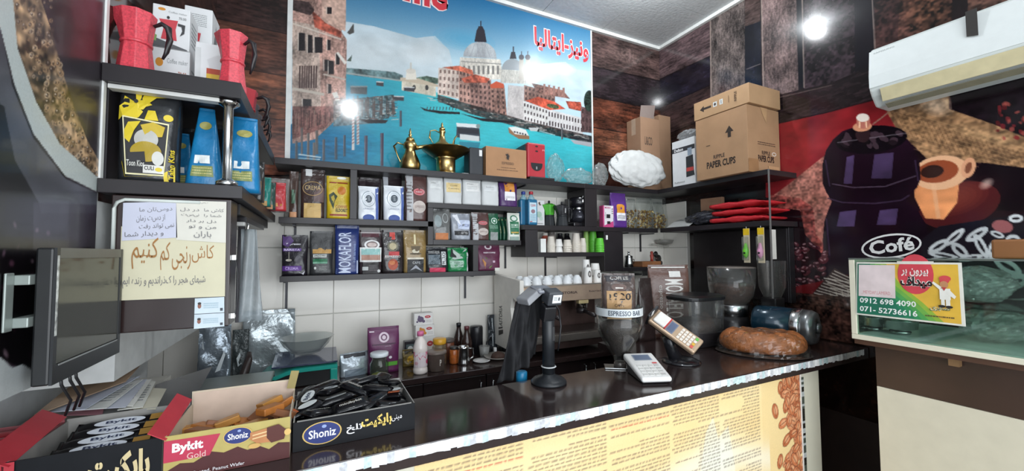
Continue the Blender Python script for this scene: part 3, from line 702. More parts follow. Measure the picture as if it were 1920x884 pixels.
# ---------------------------------------------------------------- shelves
YF = 2.50
def board(t, x0, x1, z0, z1, y0=YF, y1=YB-.009, name='board', mat=None): return part(name, MB().box(x0, x1, y0, y1, z0, z1), mat or SHELF, t, bevel=.0015)
def bracket(t, x, z, L=.14, y1=YB-.009): return part('bracket', MB().box(x-.006, x+.006, y1-.012, y1-.001, z-L, z).box(x-.006, x+.006, y1-.17, y1-.001, z-.008, z), M('#3a3a3e', .4, .6), t)
ZA, ZB_, ZC1, ZD, ZE, ZF, ZG = 2.132, 1.805, 1.925, 1.688, 1.480, 1.80, 1.602
t = thing('wall_shelf', 'dark stepped shelf unit holding the coffee bags, under the canal picture', 'shelf', (0, 0, 0))
board(t, -.225, 1.84, ZA-.035, ZA); board(t, -.20, .655, ZB_-.035, ZB_); board(t, .62, 1.285, ZC1-.033, ZC1)
board(t, .655, 1.285, ZD-.033, ZD); board(t, -.19, 1.085, ZE-.032, ZE)
board(t, .16, .198, ZB_, ZA-.035, name='upright'); board(t, .62, .655, ZD-.033, ZC1-.033, name='upright')
board(t, .925, .962, ZE, ZD-.033, name='upright'); board(t, 1.255, 1.285, ZD, ZC1-.033, YF+.08, name='upright')
for x, z in ((-.17, ZE-.033), (.95, ZE-.033), (-.13, ZB_-.036), (1.27, ZD-.034), (1.36, ZA-.036)): bracket(t, x, z, .17)
t = thing('wall_shelf', 'dark shelf and cup compartment above the espresso machine', 'shelf')
board(t, 1.30, 2.595, ZF-.035, ZF); board(t, 1.84, 1.955, ZF, ZA-.036, name='upright'); board(t, 1.32, 1.42, ZG-.033, ZF-.036, name='upright')
board(t, 1.42, 2.02, ZG-.033, ZG-.001); board(t, 2.02, 2.21, 1.45, ZF-.036, name='upright'); board(t, 2.21, 2.70, 1.445, 1.475)
part('switch', MB().box(2.035, 2.052, YF-.006, YF, 1.70, 1.735), WHT, t, bevel=.001)
for x, z in ((1.62, ZG-.034), (2.33, ZF-.036), (2.72-.1, ZF-.036)): bracket(t, x, z, .16)
t = thing('corner_shelf', 'dark double shelf turning the corner onto the right wall under the cartons', 'shelf')
part('board', MB().box(1.84, XRW-.012, YF, YB-.009, ZA-.035, ZA), SHELF, t, bevel=.0015)
part('board', MB().box(2.60, XRW-.004, 1.57, YF, ZA-.035, ZA), SHELF, t, bevel=.0015)
part('board', MB().box(2.60, XRW-.012, 1.57, YB-.27, ZF-.035, ZF), SHELF, t, bevel=.0015)
part('steel_edge', MB().box(2.598, 2.606, 1.562, 1.570, 1.30, ZA), M('#8c8a88', .4, .6), t)
t = thing('wall_cabinet', 'black wall cabinet hanging under the corner shelf on the right wall', 'cabinet', (0, 0, 0))
part('body', MB().box(2.855, XRW-.004, 1.60, 2.36, 1.25, ZF-.037), M('#171417', .35), t, bevel=.003)
part('door', MB().box(2.84, 2.854, 1.605, 2.35, 1.255, ZF-.045), M('#1d181b', .3), t, bevel=.002)
t = thing('notice_card', 'plain white card fixed beside the hanging toothbrush packs', 'card', (2.60, 1.575, 1.60))
part('sheet', MB().box(.002, .05, -.012, -.010, -.05, .14), M('#cfcac2', .6), t)

# left wall shelf with its two boards and chrome post
XO, YS = -.225, 1.462
t = thing('wall_shelf', 'dark two board shelf on the left wall with a chrome corner post', 'shelf')
part('board', MB().add([(XLW+.003, YS, 2.135), (XO, YS, 2.135), (XO, 2.49, 2.135), (XLW+.003, 2.49, 2.135)]+[(XLW+.003, YS, 2.085), (XO, YS, 2.085), (XO, 2.49, 2.085), (XLW+.003, 2.49, 2.085)], [(0, 1, 2, 3), (7, 6, 5, 4), (0, 4, 5, 1), (1, 5, 6, 2), (2, 6, 7, 3), (3, 7, 4, 0)]), SHELF, t, bevel=.002)
part('board', MB().box(XLW+.003, XO+.01, YS, 2.49, 1.772, 1.812), SHELF, t, bevel=.002)
part('post', MB().lathe([(.030, 1.8125), (.030, 1.826), (.022, 1.832), (.013, 1.838), (.013, 2.062), (.022, 2.068), (.030, 2.074), (.030, 2.0845)], 20, (-.262, YS+.04, 0)), CHROME, t, smooth=True)
part('back_panel', MB().box(XLW+.004, XLW+.010, YS+.03, 2.49, 1.813, 2.084), M('#1b181c', .4), t)
part('rail', MB().box(-.55+.01, -.24, YS+.02, YS+.05, 2.072, 2.084), M('#d6d6d2', .4), t)

# ---------------------------------------------------------------- coffee bags on the stepped unit
def mm(h, r=.35, b=.35, var=.12, **k): return M(h, r, 0, var, 14, b, bscale=26, **k)
W1, K1 = '#e9e9e9', '#17171b'
Y_ = 2.525
# upper row
sbag(541, 559, 322, 405, ZB_, 'narrow brown see-through bag with a small green print, left end of the upper row', mm('#4c3a34', .2), [('r', .3, .3, .7, .6, '#5c7a66'), ('r', 0, 0, 1, .12, '#c28a60')], Yf=Y_, d=.06)
sbag(563, 609, 318, 409, ZB_, 'brown and gold bag with a gold ring print and a white clip', mm('#3c2b28', .25), [('r', 0.0, 0, 1, .30, '#caa765'), ('r', .55, .33, .98, .62, '#6a5654'), ('e', .5, .60, .42, .15, '#a98a5a', .39, .135), ('t', 'CREMA', .18, .57, .82, .66, '#c9ae7c'), ('r', .2, .86, .46, 1.0, '#dfe0e0')], Yf=Y_)
sbag(612, 658, 331, 410, ZB_, 'yellow coffee bag with red stripes and a dark green leaf', mm('#c7a91b', .3), [('r', 0, .83, 1, .86, '#8e2f1b'), ('r', 0, .07, 1, .11, '#8e2f1b'), ('e', .62, .66, .17, .10, '#c9792a'), ('p', [(.1, .55), (.28, .62), (.45, .52), (.33, .40), (.28, .22), (.12, .42)], '#2e3d22'), ('p', [(.18, .5), (.3, .55), (.34, .45), (.26, .33)], '#b6a23c'), ('t', 'COFFEE', .36, .25, .86, .31, '#a3341e'), ('t', 'ELDORET', .38, .16, .88, .235, '#23281c', 0, .02), ('e', .62, .96, .2, .03, '#ecece0')], Yf=Y_, group=None)
def whitebean(u0, u1, vt, lab, **k):
    return sbag(u0, u1, vt, 411, ZB_, lab, mm('#dfe3e8', .2), [('r', .84, 0.02, 1, 1, '#5268a8'), ('e', .5, .62, .34, .24, '#9aa4ac', .31, .215), ('e', .5, .62, .24, .17, '#c3cbd2', .22, .155), ('e', .5, .62, .17, .115, '#4a545e'), ('l', .46, .56, .56, .7, 3, '#cdd3d8'), ('e', .5, .06, .28, .10, '#2b4a94'), ('t', 'LAVAZZA', .24, .3, .74, .35, '#8793a8')], Yf=Y_, **k)
sbag(672, 716, 334, 411, ZB_, 'dark brown bag mostly hidden behind the first silver white bean bag', mm('#2b2024', .3), [('r', 0, .8, .3, 1, '#3c3034')], Yf=2.63, d=.07, seed=8)
whitebean(672, 711, 350, 'silver white bag with a bean medallion standing left of its twin', seed=2)
sbag(718, 755, 328, 411, ZB_, 'dark bag with a pale side strip behind the second silver white bag', mm('#2c2226', .3), [('r', 0, .1, .28, 1, '#b9bcc2')], Yf=2.63, d=.07, seed=9)
whitebean(720, 759, 349, 'silver white bag with a bean medallion and blue top, right of its twin', seed=3)
def silverbrown(u0, u1, vt, vb, z, lab, **k):
    return sbag(u0, u1, vt, vb, z, lab, mm('#543a37', .25), [('r', 0, 0, .34, 1, '#b4b5b8'), ('l', .05, .2, .28, .85, 9, '#6b6462'), ('e', .62, .62, .26, .075, '#c7757a'), ('e', .62, .62, .2, .05, '#a63d46'), ('t', 'HAUSBRANDT', .46, .6, .78, .64, '#e5d5d5'), ('e', .62, .3, .3, .13, '#c3b7b0'), ('t', 'ESPRESSO', .42, .28, .82, .33, '#6a4a44')], Yf=Y_, **k)
silverbrown(761, 802, 327, 412, ZB_, 'tall bag half silver half brown, beside the silver white bags', seed=4)
for k, (a, b, vt, ex, lb) in enumerate(((802, 833, 328, [('r', .15, .5, .8, .78, '#d5d7d6'), ('t', 'coffee', .2, .68, .5, .73, '#777777')], 'pale grey pouch with a plain label, first from the left of four'),
        (834, 868, 329, [('r', .1, .40, .9, .72, '#dcc48c'), ('t', 'COFFEE', .3, .6, .7, .65, '#554422'), ('t', 'Colombia', .2, .5, .8, .55, '#554422')], 'pale grey pouch with a tan label, second of four'),
        (869, 904, 326, [('r', .15, .42, .85, .70, '#dcdcda'), ('t', 'Ethiopia', .2, .62, .55, .67, '#666666'), ('l', .2, .48, .75, .6, 3, '#b5b5b5')], 'taller pale grey pouch with a white label, third of four'),
        (905, 937, 331, [('r', .1, .48, .85, .68, '#d5d7d8'), ('t', 'Santos', .2, .6, .65, .64, '#777777')], 'pale grey pouch with a faint label, last of four'))):
    sbag(a, b, vt, 384, ZC1, lb, mm('#cbcdcd', .45, .25, .05), ex, Yf=Y_, d=.07, group='pale grey pouches on the upper step', seed=20+k, sag=4)
sbag(938, 972, 335, 385, ZC1, 'purple pouch with an orange and white label at the right end of the step', mm('#46235c', .35), [('r', .28, .48, .82, .82, '#d38b3c'), ('r', .26, .22, .84, .52, '#e6e3e6'), ('l', .32, .3, .78, .36, 2, '#6a6a70'), ('p', [(.1, .95), (.5, .88), (.95, .97), (.5, .91)], '#8d6bb0')], Yf=Y_, d=.07)
# middle step
t = sbag(812, 846, 392, 449, ZD, 'see-through grey bag with a copper coloured base on the middle step', mm('#6b6c6b', .15, .6, .35), [('r', 0, 0, 1, .22, '#b9713e'), ('e', .3, .6, .2, .2, '#8f9a9c'), ('e', .7, .7, .16, .16, '#a9adad', .13, .13), ('e', .45, .95, .2, .04, '#151518')], Yf=Y_, d=.07)
sbag(848, 884, 401, 449, ZD, 'silver and black creased bag on the middle step', mm('#9297a0', .2, .7, .35), [('p', [(.08, .9), (.5, .5), (.3, 1), (.1, 1)], '#e6e8ee'), ('r', .3, .4, .95, .75, '#c2cbe0'), ('t', 'LAVAZZA', .35, .5, .9, .6, '#4a5a9a'), ('r', 0, .18, 1, .34, '#222226'), ('t', 'AROMA', .45, .21, .8, .31, '#d0d0d0')], Yf=Y_, d=.075, amp=.007)
silverbrown(886, 919, 399, 450, ZD, 'small bag half silver half brown on the middle step', seed=14, d=.06)
def grn(u0, u1, vt, lab, **k):
    return sbag(u0, u1, vt, 451, ZD, lab, mm('#1d5a3e', .35), [('e', .55, .72, .28, .12, '#d9e6de'), ('e', .55, .72, .22, .095, '#1c6a46'), ('e', .55, .72, .1, .05, '#d9e6de'), ('r', 0, 0, 1, .3, '#8f9492'), ('l', .1, .42, .85, .56, 3, '#8fb8a2')], Yf=Y_, **k)
grn(917, 937, 401, 'green bag with a round emblem and silver base on the middle step', d=.06, seed=6)
for k in range(3):
    x0 = at(938+k*7, 420, Y=Y_)[0]
    bag('coffee_bag', ['slim green pouch seen edge on, nearest the emblem bag', 'slim green pouch seen edge on, middle of three', 'slim green pouch seen edge on, nearest the white pouch'][k], 'coffee bag', (x0+.015, 2.60, ZD), .022, .17, .11, mm('#174a34', .4), [('p', [(.3, .9), (.7, .9), (.5, .55)], '#b8ac7c'), ('r', .45, .3, .55, .6, '#b8ac7c')], group='slim green pouches on the middle step', seed=k, amp=.001, seal=0)
sbag(954, 977, 400, 453, ZD, 'white and green pouch with a round emblem at the right end of the middle step', mm('#d9dcd2', .45, .2, .05), [('r', .14, .22, .86, .68, '#1f6a48'), ('e', .5, .8, .3, .12, '#3c7a5c'), ('e', .5, .8, .2, .08, '#d9e0d8'), ('l', .22, .45, .78, .6, 3, '#cfe0d4'), ('r', .2, .26, .8, .31, '#c5a24a'), ('r', 0, 0, 1, .14, '#8fa39a')], Yf=Y_, d=.06)
# bottom row
sbag(527, 577, 441, 516, ZE, 'black bag with purple bands, left end of the bottom row', mm('#1b171f', .25), [('p', [(.02, 1), (.05, .75), (.25, .7), (.45, .85), (.3, 1)], '#4b2a6c'), ('t', 'Espresso', .18, .74, .72, .8, '#e2dfe8', 0, .03), ('r', .06, .60, .75, .67, '#5c3a86'), ('t', 'BARISTA', .1, .61, .7, .66, '#d8cfe6', 0, .02), ('r', .04, .12, .78, .24, '#5a2f86'), ('t', 'CREMA', .14, .145, .66, .215, '#b59ad6', 0, .02), ('e', .28, .38, .12, .03, '#b8b2a6'), ('r', .27, .4, .30, .58, '#9a968e'), ('e', .64, .4, .12, .1, '#4f4c54'), ('p', [(.6, .12), (.85, .02), (.92, .12), (.8, .05)], '#b9b9c2')], Yf=Y_)
sbag(580, 625, 434, 516, ZE, 'charcoal bag with a gold band and green print', mm('#2b2c2e', .35), [('r', 0, .49, .92, .585, '#b98f4e'), ('e', .45, .585, .1, .03, '#b98f4e'), ('r', .15, .40, .72, .47, '#c2c6c2'), ('t', 'JACOBS', .18, .41, .68, .46, '#2e3230', 0, .02), ('r', .14, .3, .76, .37, '#1f6b46'), ('r', .14, .26, .76, .3, '#6fa58a'), ('e', .24, .16, .05, .03, '#cfd2cf'), ('l', .4, .1, .72, .2, 3, '#9a9c9a')], Yf=Y_)
sbag(628, 674, 423, 518, ZE, 'tall blue bag lettered upwards in white, tallest of the bottom row', mm('#24346e', .3, .3), [('r', 0, .945, 1, 1, '#ccd1dc'), ('t', 'MOKAFLOR', .14, .03, .66, .86, '#c9d3ea', 1, .01), ('t', 'Il caffè delle merende', .74, .25, .85, .62, '#9db0da', 1), ('t', 'Oro', .02, .02, .1, .12, '#7f93c6', 1), ('r', .9, .02, .96, .28, '#b9c4de')], Yf=Y_, sag=6, amp=.002)
sbag(674, 717, 432, 517, ZE, 'dark bag with a white framed harbour photo label', mm('#33282c', .25), [('r', 0, .84, 1, .93, '#4e1f2c'), ('r', 0, .93, 1, 1, '#bfb6b6'), ('e', .55, .66, .34, .11, '#e2e2e2'), ('e', .55, .66, .25, .08, '#7a6a68'), ('e', .55, .66, .2, .05, '#cdbdb8'), ('r', .02, .27, .98, .60, '#e4e4e2'), ('r', .08, .42, .92, .57, '#8fbcb8'), ('r', .08, .31, .92, .43, '#ab8272'), ('r', 0, .0, 1, .25, '#1d181b'), ('r', .12, .08, .38, .16, '#b9bcbc'), ('e', .86, .06, .07, .035, '#c9cbca'), ('l', .42, .06, .8, .2, 4, '#6a6266')], Yf=Y_)
sbag(717, 757, 432, 515, ZE, 'see-through dark bag with a red clip and a red scoop picture', mm('#2f2a2c', .15, .5, .4), [('r', .36, .78, .62, 1, '#c8453c'), ('e', .5, .62, .26, .12, '#6f6c5c'), ('e', .5, .62, .17, .08, '#b9ad8c'), ('r', .3, .4, .8, .5, '#b5383c'), ('t', 'ESPRESSO', .12, .36, .86, .41, '#e0d6d2', 0, .02), ('e', .5, .2, .24, .13, '#a8472c'), ('e', .46, .24, .14, .05, '#cb7a4a')], Yf=Y_)
sbag(758, 801, 432, 518, ZE, 'gold over black bag with a steaming cup emblem', mm('#8f7649', .22, .5), [('r', 0, 0, 1, .31, '#15161a'), ('r', 0, .31, 1, .35, '#d9d2c2'), ('p', [(.3, .62), (.72, .62), (.64, .46), (.38, .46)], '#5b4a2e'), ('e', .5, .5, .16, .05, '#cfc6b0'), ('e', .5, .44, .26, .02, '#4d3f28'), ('t', 'CAFFE', .36, .2, .7, .26, '#c9ccd0'), ('p', [(.25, .05), (.5, .18), (.8, .03), (.5, .1)], '#9a9ea6'), ('r', .44, .66, .52, .9, '#e2d4a8')], Yf=Y_)
sbag(800, 842, 464, 512, ZE, 'short black bag with a pink base and white side lettering', mm('#232428', .22, .6), [('r', 0, 0, 1, .17, '#c22f52'), ('r', .68, .28, .88, .82, '#d5d9da'), ('t', 'PURO', .7, .32, .86, .78, '#25272b', 1, .02), ('r', .08, .3, .62, .72, '#3b444d'), ('l', .1, .32, .6, .68, 6, '#a4b4be'), ('l', .1, .74, .6, .86, 2, '#d0d0d0')], Yf=Y_, amp=.006)
sbag(841, 880, 465, 511, ZE, 'short green and silver creased bag left of the lower upright', mm('#1f7d48', .2, .6), [('p', [(0, .6), (.25, .95), (.6, .7), (.9, .98), (1, .9), (.7, .55), (.3, .5)], '#b7c4bd'), ('p', [(.1, .62), (.4, .58), (.35, .9), (.2, .95)], '#262a2a'), ('r', .1, .18, .72, .45, '#b6d3c2'), ('l', .12, .2, .7, .42, 4, '#3a6a50'), ('r', .9, 0, 1, .8, '#c9cccb')], Yf=Y_, amp=.009)
bag('coffee_bag', 'flat white pouch edge beside the short green bag', 'coffee bag', (.885, 2.62, ZE), .03, .165, .09, mm('#c9cbc8', .4), Yf if False else [], seed=3)
sbag(897, 940, 459, 508, ZE, 'maroon pouch with a leopard patterned green swirl, right end of the bottom row', mm('#5b2440', .4), [('p', [(0, 0), (.5, .1), (1, .16), (1, .25), (.6, .18), (.35, .5), (0, .65)], '#5c8a34'), ('p', [(0, .02), (.3, .08), (.34, .3), (.2, .45), (0, .5)], '#b5793c'), ('e', .48, .92, .16, .11, '#d8cfd4', .09, .06), ('t', 'GREEN COFFEE', .24, .66, .76, .71, '#e6dde2', 0, .02), ('r', .62, .3, .72, .38, '#c0a8b8'), ('r', .72, 0, 1, .1, '#cfd2c8')], Yf=Y_, d=.07)

# left wall shelf: bags
def lbag(px, vt, z, Y, w, lab, mat, specs, **k):
    X = at(px, 300, Y=Y)[0]; h = at(px, vt, Y=Y)[2]-z
    return bag('coffee_bag', lab, 'coffee bag', (X, Y+k.get('d', .07)/2, z), w, h, k.pop('d', .07), mat, specs, **k)
ZL = 1.8125
DG = '#26282b'; YE = '#d8c02c'
xk0, xk1 = at(210, 250, Y=1.50)[0], at(327, 250, Y=1.50)[0]
hk = at(265, 152, Y=1.50)[2]-ZL
bag('coffee_bag', 'big black bag with yellow paint splashes on the left wall shelf', 'coffee bag', ((xk0+xk1)/2+.004, 1.545, ZL), xk1-xk0, hk, .085, mm(DG, .25, .25), [
    ('p', [(.1, .93), (.2, .98), (.45, .95), (.6, .99), (.9, .96), (.86, .9), (.6, .88), (.5, .93), (.35, .87), (.2, .9)], YE),
    ('p', [(.06, .68), (.1, .85), (.25, .8), (.45, .83), (.56, .78), (.4, .74), (.32, .62), (.12, .58)], YE),
    ('p', [(.0, .0), (.0, .22), (.1, .2), (.16, .05), (.5, .06), (.8, .1), (.97, .1), (.97, .0)], YE), ('p', [(.78, .1), (.97, .18), (.97, .02), (.8, .0)], YE),
    ('p', [(.02, .60), (.03, .74), (.12, .78), (.3, .76), (.42, .70), (.36, .64), (.24, .60), (.1, .64)], YE), ('p', [(.28, .88), (.4, .93), (.66, .93), (.8, .88), (.62, .86), (.52, .8), (.42, .72), (.34, .72), (.3, .8)], YE),
    ('p', [(.45, .62), (.5, .72), (.62, .72), (.68, .62)], YE), ('e', .84, .66, .08, .035, YE), ('e', .9, .16, .04, .02, DG),
    ('e', .3, .8, .035, .02, DG), ('p', [(.17, .07), (.1, .64), (.86, .60), (.8, .07)], '#e3dcae'), ('p', [(.19, .085), (.125, .625), (.84, .585), (.78, .085)], '#1d1d20'),
    ('p', [(.135, .5), (.2, .58), (.4, .6), (.3, .5), (.22, .38), (.14, .42)], YE), ('p', [(.4, .56), (.6, .6), (.8, .56), (.76, .46), (.5, .44)], '#c2a72a'),
    ('e', .5, .42, .2, .10, '#b9b8b2'), ('e', .5, .30, .26, .1, '#a88f26'), ('e', .7, .24, .1, .07, '#cfcfca'), ('p', [(.2, .28), (.48, .3), (.5, .2), (.22, .18)], '#26262a'),
    ('t', 'Toon Kios', .19, .15, .48, .21, '#dcdcd6', 0, .01), ('r', .46, .09, .8, .17, '#d6d5cf'), ('t', 'CULI', .48, .12, .64, .16, '#2a2a2c', 0, .03), ('e', .72, .13, .06, .02, YE),
    ('t', 'Tahn Kins', .88, .04, .97, .34, YE, 1, .02)], amp=.002, sag=8, full=1.0, rz=.05)
def blue(px, vt, Y, w, lab, seed, rz=0, pointed=True):
    X = at(px, 300, Y=Y)[0]; h = at(px, vt, Y=Y)[2]-ZL
    return bag('coffee_bag', lab, 'coffee bag', (X, Y+.04, ZL), w, h, .08, mm('#1672a4', .3, .35), [('r', .2, .30, .72, .40, '#dfe3e2'), ('r', .16, .14, .8, .27, '#7d8a52'), ('l', .2, .16, .76, .26, 3, '#c2b878'), ('e', .5, .78, .3, .05, '#9a9550')], taper=.62 if pointed else .3, seed=seed, group='blue bags on the left wall shelf', rz=rz, seal=.03, sag=1.8)
blue(335, 245, 1.66, .085, 'blue gusset bag half hidden behind the big black and yellow bag', 31)
blue(380, 197, 1.56, .105, 'blue gusset bag with a folded peak, left of the chrome post', 32)
blue(455, 215, 1.60, .10, 'blue gusset bag behind the chrome post', 33, pointed=False)
lbag(357, 238, ZL, 1.78, .09, 'dark bag in shadow between the blue bags', mm('#1e2226', .3), [], seed=5)
lbag(410, 232, ZL, 1.74, .10, 'black bag behind the chrome post beside the blue bags', mm('#22252a', .3), [], seed=6)
lbag(473, 300, ZL, 1.86, .08, 'glossy dark bag right of the blue bag at the shelf edge', mm('#30302f', .2), [('r', .1, .2, .9, .5, '#8b6a3e')], seed=7)
lbag(487, 330, ZL, 2.02, .085, 'teal green bag at the edge of the left shelf', mm('#1d7a70', .3), [('r', .2, .5, .8, .7, '#2f9a8a'), ('r', 0, 0, 1, .16, '#b28a50')], seed=8)
lbag(501, 340, ZL, 2.16, .07, 'dark green bag beside the teal one', mm('#2a4a44', .3), [('r', 0, 0, 1, .16, '#b07a4c')], seed=9)
lbag(524, 333, ZL, 2.28, .09, 'clear bag holding a red foil pack in the shelf corner', mm('#8b8380', .12, .5, .3, alpha=.45), [], seed=10)
lbag(521, 341, ZL, 2.22, .075, 'red foil pack leaning inside the corner of the left shelf', mm('#b8333a', .3), [('e', .5, .2, .3, .06, '#c98a4a')], seed=11, taper=.1)

# ---------------------------------------------------------------- moka pots and their cartons on the top left board
RM = M('#cc4350', .35, 0, .25, 160, .15)
def moka(name, label, loc, H, R_, mat, hmat, rz, parts=True, base=None, group=None, lid=True):
    t = thing(name, label, 'coffee pot', loc, rz, group)
    n = 8; b = MB(); prof = [(R_*.98, 0), (R_*1.0, .03*H), (R_*.78, .47*H)]
    b.lathe(prof, n, ph=math.pi/8); part('boiler', b, base or mat, t, bevel=.002)
    part('collar', MB().lathe([(R_*.80, .465*H), (R_*.84, .475*H), (R_*.84, .5*H), (R_*.80, .51*H)], 20), base or mat, t, smooth=True)
    u = MB(); rings = []
    for r, z in ((R_*.79, .51), (R_*.89, .72), (R_*1.02, .97)):
        ring = []
        for j in range(n):
            a = 2*math.pi*j/n+math.pi/8; x, y = r*math.cos(a), r*math.sin(a)
            if x < -R_*.6 and z > .9: x -= R_*.42; 
            elif x < -R_*.6 and z > .7: x -= R_*.12
            ring.append((x, y, z*H))
        rings.append(ring)
    u.loft(rings); part('jug', u, mat, t, bevel=.002)
    if lid: 
        part('lid', MB().lathe([(R_*.98, .975*H), (R_*.6, 1.03*H), (R_*.1, 1.05*H)], n, ph=math.pi/8), mat, t)
        part('knob', MB().lathe([(R_*.14, 1.05*H), (R_*.2, 1.1*H), (R_*.12, 1.17*H)], 10), hmat, t, smooth=True)
    pts = [(R_*.92, 0, .80*H), (R_*1.35, 0, .86*H), (R_*1.72, 0, .80*H), (R_*1.82, 0, .62*H), (R_*1.66, 0, .42*H), (R_*1.45, 0, .30*H)]
    part('handle', MB().tube(pts, [R_*.10, R_*.15, R_*.2, R_*.19, R_*.14, R_*.08], 10), hmat, t, smooth=True)
    return t
HM = M('#241f22', .4)
def mpot(u0, u1, vt, vb, Y, lab, rz, z=2.1355):
    xc, ww = xr(u0, u1, (vt+vb)/2, Y); h = at((u0+u1)/2, vt, Y=Y)[2]-z
    return moka('moka_pot', lab, (xc, Y, z), h/1.0, ww/2.1, RM, HM, rz, group='red speckled moka pots', lid=False)
mpot(217, 295, 22, 108, 1.535, 'larger red speckled moka pot at the wall end of the top left board', -.15)
mpot(407, 466, 62, 146, 1.565, 'smaller red speckled moka pot at the outer edge of the top left board', -.5)
mW2 = M('#d9dadb', .45, 0, .03); G6 = '#8b8f90'
def potprint(s=1): return [('e', .24, .90, .1, .035, '#c9862c'), ('t', 'Coffee maker', .42, .84, .92, .885, G6), ('t', '70.00', .7, .72, .9, .78, '#55585a'),
        ('p', [(.18, .66), (.68, .68), (.62, .46), (.66, .2), (.24, .2), (.3, .45)], '#c2404a'), ('e', .42, .72, .04, .035, '#333333'), ('p', [(.68, .62), (.88, .6), (.86, .4), (.74, .32), (.8, .45), (.78, .55), (.68, .56)], '#3b3b3e'), ('p', [(0, .22), (.95, .02), (.95, 0), (0, 0)], '#55575a'), ('p', [(.02, .3), (.14, .26), (.12, .12), (.02, .14)], '#7e9a58')]
yb1 = 1.68
def cartonpx(name, label, cat, u0, u1, vt, vb, Y, d, mat, z=None, **k):
    xc, ww = xr(u0, u1, (vt+vb)/2, Y); z = at((u0+u1)/2, vb, Y=Y)[2] if z is None else z
    return carton(name, label, cat, (xc, Y+d/2, z), ww, d, at((u0+u1)/2, vt, Y=Y)[2]-z, mat, **k)
zt = 2.1355
cartonpx('pot_carton', 'white pot carton lying at the bottom behind the larger red pot', 'box', 284, 356, 92, 130, 1.70, .1, mW2, z=zt, specs=[('e', .2, .7, .1, .09, '#c9862c'), ('t', 'Coffee maker', .4, .7, .95, .8, G6), ('t', '70.00', .7, .4, .92, .55, '#b0705a'), ('p', [(.42, .35), (.52, .35), (.47, .1)], '#444444')], right=[('l', .2, .5, .8, .7, 2, G6)])
z2 = at(320, 92, Y=1.70)[2]+.001
cartonpx('pot_carton', 'white pot carton with a red pot picture, upright on the lying carton', 'box', 285, 356, 12, 92, 1.70, .1, mW2, z=z2, specs=potprint(), right=[('l', .2, .2, .8, .8, 6, G6)])
cartonpx('pot_carton', 'white pot carton turned sideways behind the upright one', 'box', 345, 398, 14, 94, 1.86, .12, mW2, z=at(371, 94, Y=1.86)[2]+.001, specs=[('l', .2, .55, .8, .85, 7, G6), ('p', [(.35, .4), (.6, .4), (.55, .2), (.38, .2)], '#c2404a')], right=[('p', [(.2, .2), (.5, .8), (.7, .3), (.8, .1)], '#707274')])
cartonpx('pot_carton', 'plain white carton under the sideways pot carton', 'box', 345, 398, 94, 124, 1.86, .12, mW2, z=zt, specs=[('l', .2, .3, .8, .7, 3, G6)])
cartonpx('pot_carton', 'small white carton with an orange striped picture between the red pots', 'box', 366, 420, 82, 128, 1.66, .09, mW2, z=zt, specs=[('r', .4, .3, 1, .55, '#b5482f'), ('r', .4, .36, 1, .45, '#d8b23a'), ('e', .42, .22, .1, .1, '#e8e8e2'), ('r', 0, 0, .2, .9, '#c9cbcb')])
# pots hanging / standing further along the board
mpots = M('#b0353e', .4)
for k, (u, v, Y) in enumerate(((495, 178, 2.0), (507, 190, 2.12), (516, 205, 2.24), (522, 222, 2.36))):
    X = XO-.07
    moka('moka_pot', ['red moka pot with a curved black handle, first behind the board edge', 'grey moka pot with a curved black handle, second behind the board edge', 'grey moka pot with a curved black handle, third behind the board edge', 'grey moka pot with a curved black handle, last before the corner'][k], (X, Y, 2.1355), [.17, .15, .14, .12][k], [.05, .042, .04, .035][k], mpots if k == 0 else M('#6d6a6c', .3, .7), HM, -.1, group='moka pots along the left board', lid=False)

# ---------------------------------------------------------------- on the long top shelf
YT = 2.60
def dallah(lab, u0, u1, vt, Y, spout, hs, tall, z=ZA+.001):
    xc = at((u0+u1)/2, 290, Y=Y)[0]; H = at((u0+u1)/2, vt, Y=Y)[2]-z
    t = thing('coffee_pot', lab, 'coffee pot', (xc, Y, z), 0)
    k = H
    if tall: pf = [(.0, .0), (.20, 0), (.17, .04), (.22, .1), (.28, .2), (.27, .3), (.18, .38), (.11, .45), (.085, .55), (.075, .66), (.10, .69), (.10, .73), (.08, .76)]
    else: pf = [(.0, 0), (.17, 0), (.22, .05), (.235, .16), (.19, .3), (.13, .42), (.11, .5), (.15, .54), (.16, .62), (.13, .67), (.10, .7)]
    part('body', MB().lathe([(r*k, q*k) for r, q in pf], 28), BRASS, t, smooth=True)
    top = pf[-1]
    fin = [(top[0]+.01, top[1]), (.09, top[1]+.06), (.04, top[1]+.10), (.03, top[1]+.12), (.045, top[1]+.15), (.02, top[1]+.17), (.03, top[1]+.2), (.008, 1.0)]
    part('lid', MB().lathe([(r*k, q*k) for r, q in fin], 20), BRASS, t, smooth=True)
    if tall: sp = [(.24, 0, .22), (.33, 0, .30), (.36, 0, .45), (.40, 0, .58), (.46, 0, .66)]; hd = [(-.09, 0, .68), (-.22, 0, .74), (-.36, 0, .70), (-.38, 0, .5), (-.30, 0, .38), (-.24, 0, .30)]
    else: sp = [(.12, 0, .56), (.26, 0, .60), (.38, 0, .64), (.48, 0, .57)]; hd = [(-.14, 0, .6), (-.28, 0, .64), (-.36, 0, .55), (-.28, 0, .35), (-.2, 0, .15), (-.2, 0, .08)]
    part('spout', MB().tube([(a*k, b, c_*k) for a, b, c_ in sp], [.055*k, .045*k, .035*k, .025*k][:len(sp)]+([.02*k] if len(sp) > 4 else []), 10), BRASS, t, smooth=True)
    part('handle', MB().tube([(a*k, b, c_*k) for a, b, c_ in hd], [.018*k, .03*k, .025*k, .03*k, .018*k, .015*k], 8, flat=.6), BRASS, t, smooth=True)
    return t
dallah('brass pot with a beaked spout standing directly on the top shelf', 746, 792, 241, YT, 1, 1, False)
